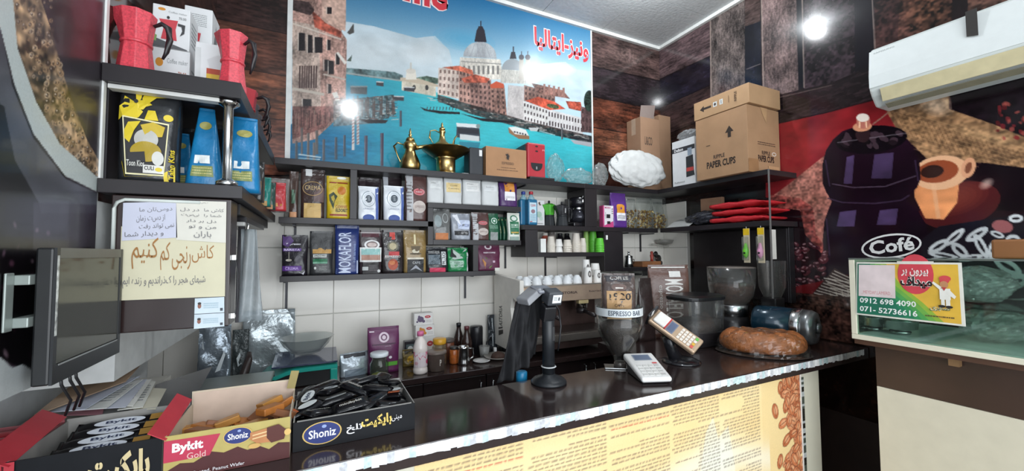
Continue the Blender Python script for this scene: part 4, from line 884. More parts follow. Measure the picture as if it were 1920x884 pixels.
xd = at(836, 300, Y=YT)[0]; rd = at(878, 290, Y=YT)[0]-xd
t = thing('brass_dish', 'wide brass dish on a drum foot beneath the taller brass pot', 'dish', (xd, YT, ZA+.001))
hh = at(836, 283, Y=YT)[2]-ZA
part('foot', MB().lathe([(rd*.50, 0), (rd*.46, .01), (rd*.40, hh*.1), (rd*.40, hh*.62), (rd*.47, hh*.66)], 32), BRASS, t, smooth=True)
part('bowl', MB().lathe([(rd*.3, hh*.66), (rd*.48, hh*.67), (rd*.72, hh*.82), (rd*1.0, hh*1.0), (rd*1.02, hh*1.03), (rd*.98, hh*1.03), (rd*.7, hh*.9), (rd*.3, hh*.78)], 40), M('#6a5730', .3, .9), t, smooth=True)
dallah('taller brass pot with a long curved spout set in the brass dish', 800, 858, 230, YT, 1, 1, True, z=ZA+hh*.785)
t = thing('storage_box', 'black rounded box with a white sticker between the dish and the cardboard box', 'box', (0, 0, 0))
xc, ww = xr(880, 907, 300, 2.54); t.location = (xc, 2.60, ZA+.001); hq = at(893, 277, Y=2.54)[2]-ZA
part('body', MB().box(-ww/2, ww/2, -.06, .06, 0, hq), M('#25282e', .45), t, bevel=.012, seg=3); decals(t, [('r', .68, .70, .88, .92, '#dcdcdc')], face_map(ww, hq, .122), True)
CB = '#a87d58'; CBM = M(CB, .7, 0, .07, 8, .15)
cartonpx('cardboard_box', 'flat brown cardboard box with a small black emblem on the top shelf', 'box', 911, 987, 278, 327, 2.53, .15, CBM, z=ZA+.001, specs=[('p', [(.47, .78), (.53, .82), (.57, .74), (.55, .62), (.58, .58), (.52, .62), (.49, .66), (.5, .72)], '#2b221d'), ('e', .52, .72, .06, .12, '#6a4c34', .055, .11), ('t', 'ESPRESSO', .38, .44, .68, .53, '#6a4c34', 0, .03), ('l', .36, .3, .72, .36, 1, '#6a4c34'), ('l', .26, .22, .78, .28, 1, '#6a4c34')])
t = [o for o in bpy.data.objects if o.name.startswith('cardboard_box')][0]
part('flap', MB().obox((-.02, .07, .207-.06), (.05, 0, .018), (0, .02, 0), (0, 0, .001)), CBM, t).location = (.03, 0, at(950, 278, Y=2.53)[2]-ZA-.14)
t = thing('capsule_machine', 'red capsule coffee machine with a black drip tray on the top shelf', 'coffee machine')
xc, ww = xr(990, 1024, 295, 2.53); hq = at(1006, 268, Y=2.53)[2]-ZA; t.location = (xc, 2.60, ZA+.001)
part('body', MB().box(-ww/2, ww/2, -.062, .12, .02, hq), M('#b3323c', .3, 0, .05, 8, coat=.4), t, bevel=.012, seg=3)
part('side_shell', MB().box(-ww/2-.008, -ww/2-.0005, -.04, .12, .015, hq-.01), M('#222126', .4), t, bevel=.003)
part('drip_tray', MB().box(-ww/2, ww/2+.055, -.10, -.0, 0, .019), M('#1b1b1f', .4), t, bevel=.003)
decals(t, [('p', [(.2+.32*math.cos(a)*1+.3, .38+.19*math.sin(a)) for a in np.linspace(math.pi, 2*math.pi, 14)]+[(.82, .42), (.18, .42)], '#16161a'), ('e', .5, .9, .08, .025, '#2a1216'), ('e', .5, .76, .08, .025, '#2a1216'), ('r', .46, .24, .52, .32, '#9a9a9a'), ('t', 'M', .82, .78, .93, .83, '#e6b6b6')], lambda u, v, e: ((u-.5)*ww, -.0625-e, .02+v*(hq-.02)), True)
# clear film and bags
def cp(name, label, cat, u0, u1, vt, vb, Y, dy, mat, z, seed, **k):
    xc, ww = xr(u0, u1, (vt+vb)/2, Y); return crumple(name, label, cat, (xc, Y+dy/2, z), (ww, dy, at((u0+u1)/2, vt, Y=Y)[2]-z), mat, seed, **k)
cp('plastic_cover', 'upright twist of clear plastic right of the red machine', 'plastic bag', 1031, 1062, 287, 333, 2.56, .09, PLASTIC, ZA+.001, 3)
cp('plastic_bag', 'flat wad of clear plastic cups lids in film on the top shelf', 'plastic bag', 1064, 1118, 312, 347, 2.55, .12, CLEAR(haze=.14, rough=.15, bump=.6), ZA+.001, 5)
cp('plastic_bag', 'small bulging clear plastic bag left of the white one', 'plastic bag', 1122, 1148, 303, 350, 2.53, .13, CLEAR(haze=.18, rough=.2, bump=.6), ZA+.001, 7)
cp('plastic_bag', 'large knotted white plastic bag on the shelf corner', 'plastic bag', 1150, 1256, 280, 352, 2.44, .115, M('#d3d4d2', .35, 0, .06, 20, .6, bscale=22), ZA+.001, 12, n=44, amp=.14, smooth=True)
# cartons in the corner
t = carton('cardboard_box', 'open cardboard carton with one raised flap in the back corner', 'box', (2.60, 2.655, ZA+.001), .22, .17, at(1235, 228, Y=2.60)[2]-ZA, M('#9c7a60', .7, 0, .06, 8), specs=[('t', 'U&CO', .2, .62, .6, .74, '#4a3a30', 0, .02)], tape=M('#b39c86', .3))
hc = at(1235, 228, Y=2.60)[2]-ZA
part('flap', MB().obox((-.03, -.088, hc+.05), (.082, 0, .012), (0, .001, 0), (0, -.01, .055)), M('#8f7f78', .7, 0, .06, 8), t)
carton('cardboard_box', 'narrow taped carton behind the open one in the corner', 'box', (2.79, 2.66, ZA+.001), .14, .16, at(1262, 228, Y=2.66)[2]-ZA, M('#94745a', .7, 0, .06, 8), tape=M('#b9a48e', .3), rz=0)
XF = 2.605
def side(u0, u1, v, X=XF): 
    a, b = at(u0, v, X=X)[1], at(u1, v, X=X)[1]; return (a+b)/2, abs(a-b)
yc, wd = side(1258, 1304, 300, 2.62); hz = at(1280, 262, X=2.62)[2]-ZA
t = carton('appliance_carton', 'white appliance carton with a small black and red grinder picture', 'box', (2.62+.06, yc-.005, ZA+.001), wd*.92, .12, hz, mW2, rz=-math.pi/2, specs=[('r', 0, .74, 1, .84, '#2a2c30'), ('t', 'Delton', .1, .755, .5, .825, '#e8e8e8', 0, .03), ('p', [(.62, .6), (.92, .62), (.95, .3), (.98, .18), (.62, .16), (.62, .3)], '#1f2226'), ('r', .64, .28, .94, .36, '#b33a34'), ('r', .7, .62, .88, .78, '#8a97a5'), ('t', 'Professional', .1, .06, .55, .1, '#555555')])
yc2, wd2 = side(1262, 1300, 262, 2.62)
crumple('plastic_cover', 'crumpled grey film lying on the white appliance carton', 'plastic bag', (2.69, yc-.005, ZA+hz+.002), (.14, wd2, .085), CLEAR(haze=.45, rough=.2, bump=.6, hz='#b9bcbe'), 17)
X2 = 2.56
ya, yb_ = at(1305, 270, X=X2)[1], at(1402, 270, X=X2)[1]; hq = at(1350, 215, X=X2)[2]-ZA-.001
wq = ya-yb_; dq = 2.912-X2
txt = [('t', 'RIPPLE', .36, .30, .58, .36, '#3a2b22', 0, .03), ('t', 'PAPER CUPS', .22, .16, .78, .27, '#2f231c', 0, .04), ('p', [(.60, .66), (.68, .76), (.76, .66), (.71, .66), (.71, .58), (.65, .58), (.65, .66)], '#2f231c'), ('l', .22, .52, .30, .55, 1, '#3a2b22')]
t = carton('cardboard_box', 'big brown carton of ripple paper cups on the corner shelf', 'box', ((X2+2.912)/2, (ya+yb_)/2, ZA+.001), wq, dq, .455, M('#a17d5c', .7, 0, .07, 8, .1), rz=-math.pi/2, specs=txt,
   right=[('t', 'RIPPLE', .42, .28, .68, .34, '#3a2b22', 0, .03), ('t', 'PAPER CUPS', .3, .17, .8, .27, '#2f231c', 0, .04), ('l', .3, .42, .85, .48, 2, '#4a382c'), ('e', .8, .31, .07, .03, '#d9cfc4', .05, .018), ('p', [(.4, 1), (.62, 1), (.58, .78), (.5, .86)], '#b08c66'), ('r', .0, 0, .3, .2, '#97704c'), ('r', .6, 0, .95, .12, '#b8906a')], tape=None)
t = carton('cardboard_box', 'long lid carton lying tilted on top of the paper cup carton', 'box', ((X2+2.912)/2-.004, (ya+yb_)/2-.004, ZA+.462), wq+.03, dq-.01, .135, M('#ab8864', .7, 0, .07, 8, .1), rz=-math.pi/2,
   specs=[('p', [(.12, .5), (.2, .68), (.2, .56), (.34, .56), (.34, .44), (.2, .44), (.2, .32)], '#2f231c'), ('r', .38, .4, .45, .66, '#cdd0cf'), ('e', .415, .53, .02, .08, '#3a2b22'), ('r', .5, .4, .56, .68, '#cdd0cf'), ('r', .525, .44, .535, .64, '#3a2b22'), ('r', .66, .35, .668, .72, '#6b4d36'), ('t', 'RIPPLE', .76, .3, .80, .8, '#4a3426', 1, .02)])
t.rotation_euler = (0, math.radians(0), -math.pi/2)

# ---------------------------------------------------------------- middle shelf goods (x > 1.3)
zf = ZF+.001
def bottle(name, label, cat, loc, prof, mat, capz, capr, capm, n=24, group=None, pn='body', extra=None, caph=.02):
    t = thing(name, label, cat, loc, 0, group); part(pn, MB().lathe(prof, n), mat, t, smooth=True)
    part('cap', MB().lathe([(capr, capz), (capr, capz+caph), (capr*.85, capz+caph+.002)], 20), capm, t, smooth=True)
    return t
for k, (u0, u1, cap, Y, lb) in enumerate(((972, 986, '#3a4a9a', 2.62, 'blue cleaning liquid bottle with a dark blue cap, at the back'), (986, 1001, '#b3303c', 2.57, 'blue cleaning liquid bottle with a red cap and printed label, in front'))):
    xc = at((u0+u1)/2, 390, Y=Y)[0]; xc = max(xc, 1.335); H = at(u0, 360, Y=Y)[2]-zf
    t = thing('cleaner_bottle', lb, 'bottle', (xc+.01, Y, zf), 0, 'blue cleaning liquid bottles')
    part('body', MB().box(-.04, .04, -.03, .03, 0, H*.78), M('#2a6f96', .15, 0, .05, 8, alpha=.9), t, bevel=.012, seg=3)
    part('neck', MB().lathe([(.028, H*.76), (.024, H*.84), (.013, H*.88), (.013, H*.93)], 16), M('#8fc0d0', .15, 0, 0, alpha=.6), t, smooth=True)
    part('cap', MB().lathe([(.016, H*.925), (.016, H), (.013, H+.004)], 16), M(cap, .35), t, smooth=True)
    if k: decals(t, [('r', .1, .12, .9, .9, '#b9d5e0'), ('t', 'CLEAN', .2, .74, .8, .84, '#b33c46', 0, .02), ('e', .5, .55, .25, .08, '#8d6f7a'), ('l', .18, .16, .82, .44, 5, '#7c9cb0'), ('r', .12, .13, .4, .16, '#b9484e')], lambda u, v, e: ((u-.5)*.07, -.0302-e, v*H*.75), True)
cartonpx('tea_box', 'slim white box with a small brown bird mark behind the green pot', 'box', 1004, 1021, 376, 420, 2.62, .06, mW2, z=zf, specs=[('p', [(.3, .9), (.5, .95), (.55, .85), (.7, .82), (.45, .8)], '#5a463a'), ('e', .4, .45, .3, .12, '#a9c4b4'), ('e', .6, .3, .2, .08, '#bcd0c4'), ('l', .2, .08, .8, .14, 1, '#888888')])
GRN = M('#49a82b', .3, 0, .05, 10)
for k, (u0, u1, vt, Y, jm, lb) in enumerate(((1019, 1040, 381, 2.63, GRN, 'moka pot with a bright green jug on the middle shelf'), (1043, 1064, 383, 2.55, M('#1f1f23', .35), 'all black moka pot between the green pot and the coffee maker'))):
    xc, ww = xr(u0, u1, 400, Y); H = (at(u0, vt, Y=Y)[2]-zf)/1.05
    t = moka('moka_pot', lb, (xc, Y, zf), H, ww/2*.98, jm, M('#1b1b1f', .35), 0, base=M('#2a2d30', .4))
    decals(t, [('t', 'pedrini' if k == 0 else 'MOKA', .44, .62, .56, .84, '#1d3a16' if k == 0 else '#d5d5d5', 1, .02)], lambda u, v, e: ((u-.5)*ww, -ww*.47-e-(v-.5)*.006, v*H), True)
t = thing('coffee_maker', 'black drip coffee maker with a round glass carafe at the upright', 'coffee maker'); Y = 2.56
xc, ww = xr(1073, 1103, 390, Y); H = at(1088, 368, Y=Y)[2]-zf; t.location = (xc, Y+.05, zf); KB = M('#17161b', .25)
part('base', MB().box(-ww/2, ww/2, -.07, .06, 0, .035), KB, t, bevel=.008); part('column', MB().box(-ww/2, ww/2, .0, .06, .035, H*.93), KB, t, bevel=.005)
part('basket', MB().lathe([(ww*.34, H*.62), (ww*.46, H*.72), (ww*.48, H*.93), (ww*.3, H*.97)], 20, (0, -.015, 0)), KB, t, smooth=True)
part('carafe', MB().lathe([(ww*.30, .036), (ww*.46, .06), (ww*.47, .085), (ww*.36, .12), (ww*.24, .14)], 24, (0, -.02, 0)), M('#3a3a42', .05, .5, .1, 30, alpha=.9), t, smooth=True)
part('band', MB().lathe([(ww*.26, .136), (ww*.27, .14), (ww*.27, .165), (ww*.24, .17)], 20, (0, -.02, 0)), CHROME, t, smooth=True)
part('valve', MB().lathe([(ww*.12, H*.74), (ww*.15, H*.8), (ww*.12, H*.9), (ww*.14, H*.99)], 14, (.008, -.07, 0)), CHROME, t, smooth=True)
part('switch', MB().lathe([(.008, 0), (.008, .006)], 12, (0.01, -.069, .016), axis='y'), M('#6a3038', .3), t)
sm = thing('salt_shaker', 'tiny dark bottle right of the coffee maker', 'bottle', (at(1109, 415, Y=2.53)[0]-.012, 2.52, zf)); part('body', MB().lathe([(.010, 0), (.011, .03), (.006, .04), (.006, .055)], 12), M('#3b3b42', .15), sm, smooth=True)
cartonpx('pot_carton', 'small pink and white carton with a black pot picture', 'box', 1131, 1151, 386, 423, 2.53, .05, M('#c4457e', .4), z=zf, specs=[('p', [(.1, .08), (.95, .3), (.95, 1), (.1, 1)], '#e3dfe2'), ('r', .3, .42, .65, .6, '#1d1c20'), ('r', .35, .15, .65, .28, '#2a1c24'), ('t', 'MOKA', .14, .86, .7, .95, '#c4457e', 0, .02), ('l', .78, .6, .92, .9, 3, '#444444'), ('t', 'coffee', .14, .4, .24, .7, '#666666', 1)])
sbag(1149, 1178, 363, 424, zf, 'tall purple pouch with an orange and white label beside the pink carton', mm('#5a3184', .35), [('r', .3, .38, .8, .62, '#d8902e'), ('e', .55, .62, .25, .06, '#d8902e'), ('r', .28, .2, .84, .42, '#e8e4ea'), ('l', .34, .25, .8, .36, 2, '#777777')], Yf=2.52, d=.07)
GOLD = M('#b5903c', .3, .6, .4, 60)
for k, (u0, u1, vt) in enumerate(((1180, 1196, 372), (1200, 1228, 370), (1231, 1248, 378), (1256, 1283, 368))):
    Y = 2.62 if k == 3 else 2.53; xc, ww = xr(u0, u1, 400, Y); xc = min(xc, 2.86-ww/2); H = at(u0, vt, Y=Y)[2]-zf
    lb = ['clear bag of gold wrapped sweets beside the tall purple pouch', 'widest clear bag of gold wrapped sweets', 'narrow clear bag of gold wrapped sweets, third from the purple pouch', 'clear bag of gold wrapped sweets nearest the wall corner'][k]
    t = bag('sweets_bag', lb, 'bag of sweets', (xc, Y+.04, zf), ww*1.05, H, .08, CLEAR(haze=.025, rough=.1, bump=.4), [], seed=k+3, group='clear bags of gold wrapped sweets')
    rr = random.Random(k); g = MB()
    nsw = 130 if k == 1 else 70
    for i in range(nsw):
        zz_ = rr.uniform(.008, H*[.62, .6, .55, .5][k]); x = rr.uniform(-.42, .42)*ww; y = rr.uniform(-.03, .02); s_ = rr.uniform(.005, .009)
        a = rr.uniform(0, 3); g.obox((x, y, zz_), (s_*math.cos(a), 0, s_*math.sin(a)), (0, s_*.7, 0), (-s_*.6*math.sin(a), 0, s_*.6*math.cos(a)), rr.choice([0, 0, 1, 2]))
    part('sweets', g, [GOLD, M('#e3cf8e', .3, .4), M('#6b4a24', .3)], t)['kind'] = 'stuff'
# on the right wall shelf
t = thing('white_tray', 'curved white plastic tray edge left of the black film on the middle shelf', 'tray', (2.70, 2.36, zf)); part('rim', MB().grid(lambda a, b: (-.09+.20*a, .06-.22*b, .002+.075*math.sin(a*1.57)*(1)), 10, 6), M('#b9bab8', .4), t, solid=.004)
crumple('plastic_bag', 'pile of folded black and grey plastic bags left of the red ones', 'plastic bag', (2.74, 2.14, zf), (.24, .34, .12), M('#3a3b42', .25, 0, .5, 10, .5, bscale=14), 23, amp=.2)
carton('cardboard_box', 'small cardboard piece behind the folded black bags', 'box', (2.80, 2.13, ZF+.125), .17, .04, .10, M('#8b6a52', .7), rz=-math.pi/2+.2)
for k in range(3):
    z = zf+k*.052; t = bag('coffee_bag', ['bottom red foil bag of the stack lying on the corner shelf', 'middle red foil bag of the stack lying on the corner shelf', 'top red foil bag of the stack lying on the corner shelf'][k], 'coffee bag', (2.735, 2.01-.02*(k % 2), z+.026), .26, .40, .043, mm('#b8242c', .3, .5), [('e', .2+.15*i, .75-.1*((i+k) % 2), .03, .02, '#c9bcb8') for i in range(5)], seed=40+k, amp=.006, sag=6, group='stacked red foil bags', rot=(math.pi/2, 0, 0), full=1.05)
    t.rotation_euler = (math.radians(90), math.radians(0), 0)
# toothbrush-like packs hung under the shelf edge
for k, (u, q, lb) in enumerate(((1400, '#6cc22e', 'hanging blister pack with a lime green gadget'), (1427, '#d593b5', 'hanging blister pack with a pink gadget'))):
    p = at(u, 415, X=2.595); t = thing('blister_pack', lb, 'hanging pack', (2.588, p[1], 1.755), 0, 'packs hung from the shelf edge')
    zl = .23
    part('card', MB().box(-.002, .002, -.021, .021, -zl, .0), M('#cdbfa4', .5), t); part('header', MB().box(-.0035, -.0021, -.021, .021, -.045, -.001), M('#d9b41f', .4), t)
    part('gadget', MB().lathe([(.004, -.20), (.016, -.18), (.019, -.15), (.010, -.115), (.006, -.10)], 14, (-.013, 0, 0)), M(q, .35), t, smooth=True)
    part('button', MB().lathe([(.007, 0), (.006, -.003)], 10, (-.033, -.004, -.165), axis='x'), BLK, t)
    part('blister', MB().box(-.028, -.0036, -.019, .019, -.215, -.055), CLEAR(haze=.05), t, bevel=.006)
    part('hook', MB().tube([(0, 0, 0), (0, 0, .012)], .002, 6), CHROME, t)
# ---------------------------------------------------------------- cup compartment
zg = ZG
def cupstack(label, u0, u1, vt, mat, n, Y=2.56, name='paper_cup_stack', z=zg, group='paper cup stacks in the compartment', ring=None, inv=True, pr=None):
    xc, ww = xr(u0, u1, 460, Y); H = at((u0+u1)/2, vt, Y=Y)[2]-z; r = ww/2
    t = thing(name, label, 'paper cups', (xc, Y, z), 0, group)
    st = H*.45/max(n-1, 1) if n > 1 else 0; hc_ = H-st*(n-1)
    for i in range(n):
        z0 = i*st; part('cup', MB().lathe([(r, z0), (r*1.03, z0+.003), (r*.98, z0+.006), (r*.72, z0+hc_), (r*.66, z0+hc_)], 20), mat, t, smooth=False)
    if pr: decals(t, pr, lambda u, v, e: (math.sin((u-.5)*2)*(r*(1-.28*v)+e+.001)*1.0, -math.cos((u-.5)*2)*(r*(1-.28*v)+e+.001), v*H))
    return t
CM = M('#d6cec2', .5, 0, .03); CMW = M('#e6e4e0', .5, 0, .03)
cartonpx('white_box', 'narrow white box at the left end of the cup compartment', 'box', 1014, 1024, 448, 474, 2.53, .04, M('#e8e8e4', .5), z=zg)
bottle('sauce_jar', 'small jar with a red band behind the narrow white box', 'jar', (at(1022, 460, Y=2.66)[0], 2.66, zg), [(.03, 0), (.03, .11), (.02, .13)], M('#b35a48', .3), .13, .022, M('#d6cfc6', .4))
cupstack('tall stack of printed beige cups, leftmost stack', 1026, 1040, 444, CM, 6)
cupstack('single white cup standing upside down between two stacks', 1041, 1054, 449, CMW, 2)
cupstack('short stack of cups printed with a black stroke', 1056, 1071, 450, CM, 4, pr=[('p', [(.6, .15), (.66, .5), (.7, .5), (.66, .1)], '#222222'), ('p', [(.4, .5), (.52, .6), (.6, .5)], '#5a3a2a')])
cupstack('tall plain beige cup stack in the middle', 1073, 1087, 438, CM, 8)
cupstack('slim beige stack left of the green cups', 1088, 1098, 447, CM, 6, Y=2.54)
cupstack('slim green and white stack behind the beige one', 1094, 1104, 434, M('#8bb35a', .45), 5, Y=2.64)
cupstack('tall green cup stack', 1105, 1118, 430, M('#4fa02c', .45), 7, Y=2.60)
cupstack('short bright green cup stack beside the black panel', 1117, 1132, 447, M('#5fc23a', .4), 4, Y=2.54)
for k, u in enumerate((1050, 1063)):
    t = bottle('syrup_bottle', ['dark round bottle behind the single white cup', 'dark bottle behind the black stroke cups'][k], 'bottle', (at(u, 455, Y=2.68)[0], 2.68, zg), [(.03, 0), (.032, .1), (.02, .13)], M('#1e1c20', .15), .13, .02, BLK)
bottle('glass_jar', 'clear jar behind the leftmost cup stack', 'jar', (at(1034, 455, Y=2.68)[0], 2.68, zg), [(.032, 0), (.034, .12), (.025, .14)], M('#a99f98', .1, 0, .1, 20, alpha=.7), .14, .026, M('#6a6460', .3))
# lower corner ledge goods
zl = 1.476; yj = 2.60
t = thing('steel_jug', 'small steel jug at the left end of the low ledge', 'jug', (at(1179, 487, Y=yj)[0], yj, zl)); part('body', MB().lathe([(.035, 0), (.038, .03), (.03, .07), (.034, .09)], 20), STEEL, t, smooth=True); part('handle', MB().tube([(.03, 0, .07), (.06, 0, .06), (.055, 0, .03), (.034, 0, .02)], .004, 8), STEEL, t, smooth=True)
part('lid', MB().lathe([(.034, .0905), (.01, .10), (.008, .125), (.014, .13)], 16), STEEL, t, smooth=True)
t = carton('wooden_tray', 'shallow wooden drawer box under the red tamper', 'box', (at(1211, 497, Y=yj)[0], yj, zl), .21, .14, .045, M('#8a5a38', .5, 0, .3, 10))
t = thing('tamper', 'tamper with a red turned handle on the wooden drawer box', 'tamper', (at(1222, 480, Y=yj)[0], yj, zl+.046)); part('handle', MB().lathe([(.014, .0), (.012, .02), (.016, .05), (.010, .058), (.013, .075), (.008, .085)], 16), M('#9c3326', .3), t, smooth=True)
t = thing('tea_strainer', 'pale plastic strainer hanging on the tiles above the low ledge', 'strainer', (at(1245, 448, Y=2.68)[0], 2.68, 1.66)); part('bowl', MB().lathe([(.02, 0), (.07, .02), (.085, .05), (.08, .052)], 24), M('#8e8c86', .3, 0, .1, 20, alpha=.7), t, smooth=True); part('bar', MB().tube([(-.15, 0, .01), (.06, 0, -.005)], .006, 8), M('#b5b2aa', .3), t); part('hook', MB().tube([(0, .02, .05), (0, .058, .06)], .003, 6), CHROME, t)
t = thing('measuring_spoons', 'dark spoons hanging on the tile beside the corner', 'spoons', (2.80, 2.70, 1.50))
for k in range(5): part('spoon', MB().lathe([(.012+.008*(k % 3), 0), (.02+.008*(k % 3), -.012), (.004, -.018)], 14, (-.02*k+.02, 0-.004*k, .02*k-.02*(k % 2)), axis='y'), M('#3a2622' if k % 2 else '#1d1a1c', .4), t, smooth=True)
part('nail', MB().tube([(0, .0, .06), (0, .04, .06)], .003, 6), CHROME, t)
t = thing('basket_rack', 'steel basket rack hung beneath the low ledge', 'rack', (at(1221, 515, Y=2.6)[0], 2.6, 1.40)); part('band', MB().box(-.15, .15, -.05, -.045, 0, .044), STEEL, t); part('band', MB().box(-.15, .15, .045, .05, 0, .044), STEEL, t)
part('end_bar', MB().box(-.15, -.145, -.045, .045, .02, .044), STEEL, t); part('end_bar', MB().box(.145, .15, -.045, .045, .02, .044), STEEL, t)

# ---------------------------------------------------------------- back counter
DK = M('#2e2322', .16, 0, .12, 5, coat=.4); DKF = M('#241b1b', .3, 0, .15, 5)
ZB0 = .90
t = thing('back_counter', 'dark worktop with dark cupboards along the tiled back wall', 'counter')
part('worktop', MB().box(-.795, XRW-.012, 2.275, YB-.009, ZB0-.035, ZB0), DK, t, bevel=.003)
part('carcass', MB().box(-.795, XRW-.012, 2.33, YB-.009, .08, ZB0-.036), DKF, t)
part('plinth', MB().box(-.795, XRW-.012, 2.38, YB-.02, 0, .079), BLK, t)
def handle(par, x, z, y):
    return part('handle', MB().tube([(x, y, z), (x, y-.022, z+.012), (x, y-.022, z+.10), (x, y, z+.112)], .0045, 8), CHROME, par, smooth=True)
for k in range(7):
    x0 = .16+.39*k
    d = part('cupboard_door', MB().box(x0+.003, x0+.387, 2.312, 2.329, .11, ZB0-.05), DKF, t, bevel=.002)
    handle(d, x0+(.35 if k % 2 else .04), ZB0-.19, 2.312)
t = thing('side_counter', 'dark worktop section along the left wall behind the wafer boxes', 'counter')
part('worktop', MB().box(-.795, .09, 1.625, 2.27, ZB0-.035, ZB0), DK, t, bevel=.003); part('carcass', MB().box(-.795, .05, 1.63, 2.27, 0, ZB0-.036), DKF, t)

# front counter with the printed front
t = thing('front_counter', 'dark topped service counter with glittering edge tape and printed front', 'counter')
ZT = 1.03; YC0, YC1 = 1.215, 1.60
part('worktop', MB().box(-.94, XRW-.008, YC0, YC1, ZT-.062, ZT), DK, t, bevel=.003)
part('worktop_extension', MB().box(1.60, XRW-.008, YC1+.0005, 2.06, ZT-.04, ZT), DK, t)
part('extension_support', MB().box(2.40, XRW-.008, YC1+.03, 2.00, .0, ZT-.041), DKF, t)
cream = M('#cfcbb8', .45, 0, .05, 5)
part('front_panel', MB().box(-.94, 2.445, YC0+.03, YC0+.048, .04, ZT-.063), cream, t)
part('back_panel', MB().box(-.94, 2.445, YC1-.06, YC1-.042, .04, ZT-.063), DKF, t)
part('end_panel', MB().box(2.428, 2.445, YC0+.049, YC1-.061, .04, ZT-.063), cream, t)
# holographic tape, a strip of small facets with torn lower edge
rr = random.Random(9); g = MB(); n = 150; xs = [-.30+i*(2.86+.30)/n for i in range(n+1)]
for i in range(n):
    x0, x1 = xs[i], xs[i+1]; y = YC0-.0012; k = i % 2
    zb0 = ZT-.036+rr.uniform(-.002, .004)
    g.add([(x0, y-.0006*k, zb0), (x1, y-.0006*(1-k), zb0+rr.uniform(-.003, .003)), (x1, y-.0012*(1-k), ZT-.018), (x0, y-.0012*k, ZT-.018), (x1, y-.0004, ZT-.003), (x0, y-.0012*k, ZT-.003)], [(0, 1, 2, 3), (3, 2, 4, 5)], rr.choice([0, 0, 1, 2, 3]))
o = part('edge_tape', g, [M('#f2f4f6', .35, .25, .12, 70), M('#dfe2e8', .3, .4, .2, 90), M('#d5ecf2', .3, .3, .2, 90), M('#fafafa', .45, .1, .1, 70)], t); o['kind'] = 'stuff'
# poster on the counter front (real print: cream ground, columns of small text, coffee beans)
PF = lambda u, v: (at(u, v, Y=YC0+.029)[0], at(u, v, Y=YC0+.029)[2])
xp0, xp1 = .27, 2.27
c = Canvas(xp0, xp1, .18, ZT-.066, .0042, lambda x, z: (x, z), 71)
g_ = c.T['c'][..., None]; c.im = np.array([.93, .80, .56])*(1-g_*.5)+np.array([.95, .90, .74])*g_*.5
c.put((c.A > 1.95).astype(float), '#e6c98e', .6); c.put(np.exp(-((c.Z-.62-.06*np.sin(c.A*5))/.07)**2)*(c.A < 2.0), '#efe6cf', .8)
c.put(np.exp(-((c.A-1.62)/.11)**2-((c.Z-.62)/.16)**2), '#e9e6d4', .75)
c.poly([(1.55, .80), (1.60, .86), (1.63, .76), (1.70, .80), (1.74, .60), (1.70, .45), (1.55, .47), (1.50, .6)], '#e4e6d8', .55)
for k in range(60):
    z = ZT-.075-k*.0145
    for x0, x1 in ((.30, .64), (.68, 1.0), (1.03, 1.33), (1.36, 1.64), (1.67, 1.93)):
        if R.random() < .13: continue
        red = R.random() < .05; x = x1; xe = x0 if R.random() < .75 else x0+.15
        while x > xe:
            wdt = R.uniform(.008, .03)
            c.poly([(x-wdt, z), (x, z+R.uniform(0, .002)), (x, z+.0062), (x-wdt, z+.005)], '#a8342c' if red else '#5a4a40', .6); x -= wdt+.005
for i in range(150):
    z = R.uniform(.2, ZT-.07); x = 2.27-abs(R.gauss(0, .075)); a = R.uniform(0, 3.1); rx = R.uniform(.028, .040); ry = rx*.62
    if x < 1.99: continue
    P = lambda s_, q=0: [(x+q+s_*rx*math.cos(tt)*math.cos(a)-s_*ry*math.sin(tt)*math.sin(a), z+q+s_*rx*math.cos(tt)*math.sin(a)+s_*ry*math.sin(tt)*math.cos(a)) for tt in np.linspace(0, 6.28, 15)[:-1]]
    c.poly(P(1.08), '#4e2214', .9); c.poly(P(1), R.choice(['#c8764a', '#d28a5e', '#b8663c']), 1); c.poly(P(.6, .003), '#e0a87c', .8)
    c.line([(x-rx*.8*math.cos(a), z-rx*.8*math.sin(a)), (x+rx*.8*math.cos(a), z+rx*.8*math.sin(a))], .003, '#5a2a18')
po = c.build('poster', lambda a, z: (a, YC0+.0285+0*a, z), PAPER, t)
tl = MB()
for i in range(60):
    z = .19+i*.0125; tl.box(xp1+.004, xp1+.030, YC0+.0262, YC0+.0292, z, z+.0115, rr.randrange(3))
o = part('mirror_mosaic', tl, [STEEL, M('#6b7468', .3, .6), M('#d5d9d6', .25, .4)], t); o['kind'] = 'stuff'
part('poster_trim', MB().box(xp1-.004, xp1+.003, YC0+.024, YC0+.0282, .18, ZT-.066), M('#e6e2da', .4), t)

# ---------------------------------------------------------------- espresso machine
t = thing('espresso_machine', 'two group espresso machine with pale side panels and cups on top', 'coffee machine', (0, 0, 0))
mx0, mx1 = 1.16, 1.98; my0, my1 = 2.30, 2.70; zm = ZB0+.001
PAN = M('#e6e2da', .35, 0, .04); SS = M('#a39a92', .3, .9, .1, 12); DKM = M('#5a4844', .35, .6, .2, 14)
for k, x in enumerate((mx0, mx1-.03)):
    prof = [(my1, zm+.04), (my1, zm+.55), (my0-.02, zm+.52), (my0-.02, zm+.36), (my0+.09, zm+.40), (my0+.12, zm+.33), (my0+.05, zm+.04)]
    part('side_panel', MB().loft([[(x, y, z) for y, z in prof], [(x+.03, y, z) for y, z in prof]]), PAN, t, bevel=.004)
part('rear_body', MB().box(mx0+.031, mx1-.031, my1-.16, my1-.01, zm+.06, zm+.44), DKM, t)
part('hood', MB().box(mx0+.031, mx1-.031, my0-.015, my1-.005, zm+.37, zm+.475), M('#b8a08c', .3, .6, .1, 12), t, bevel=.004)
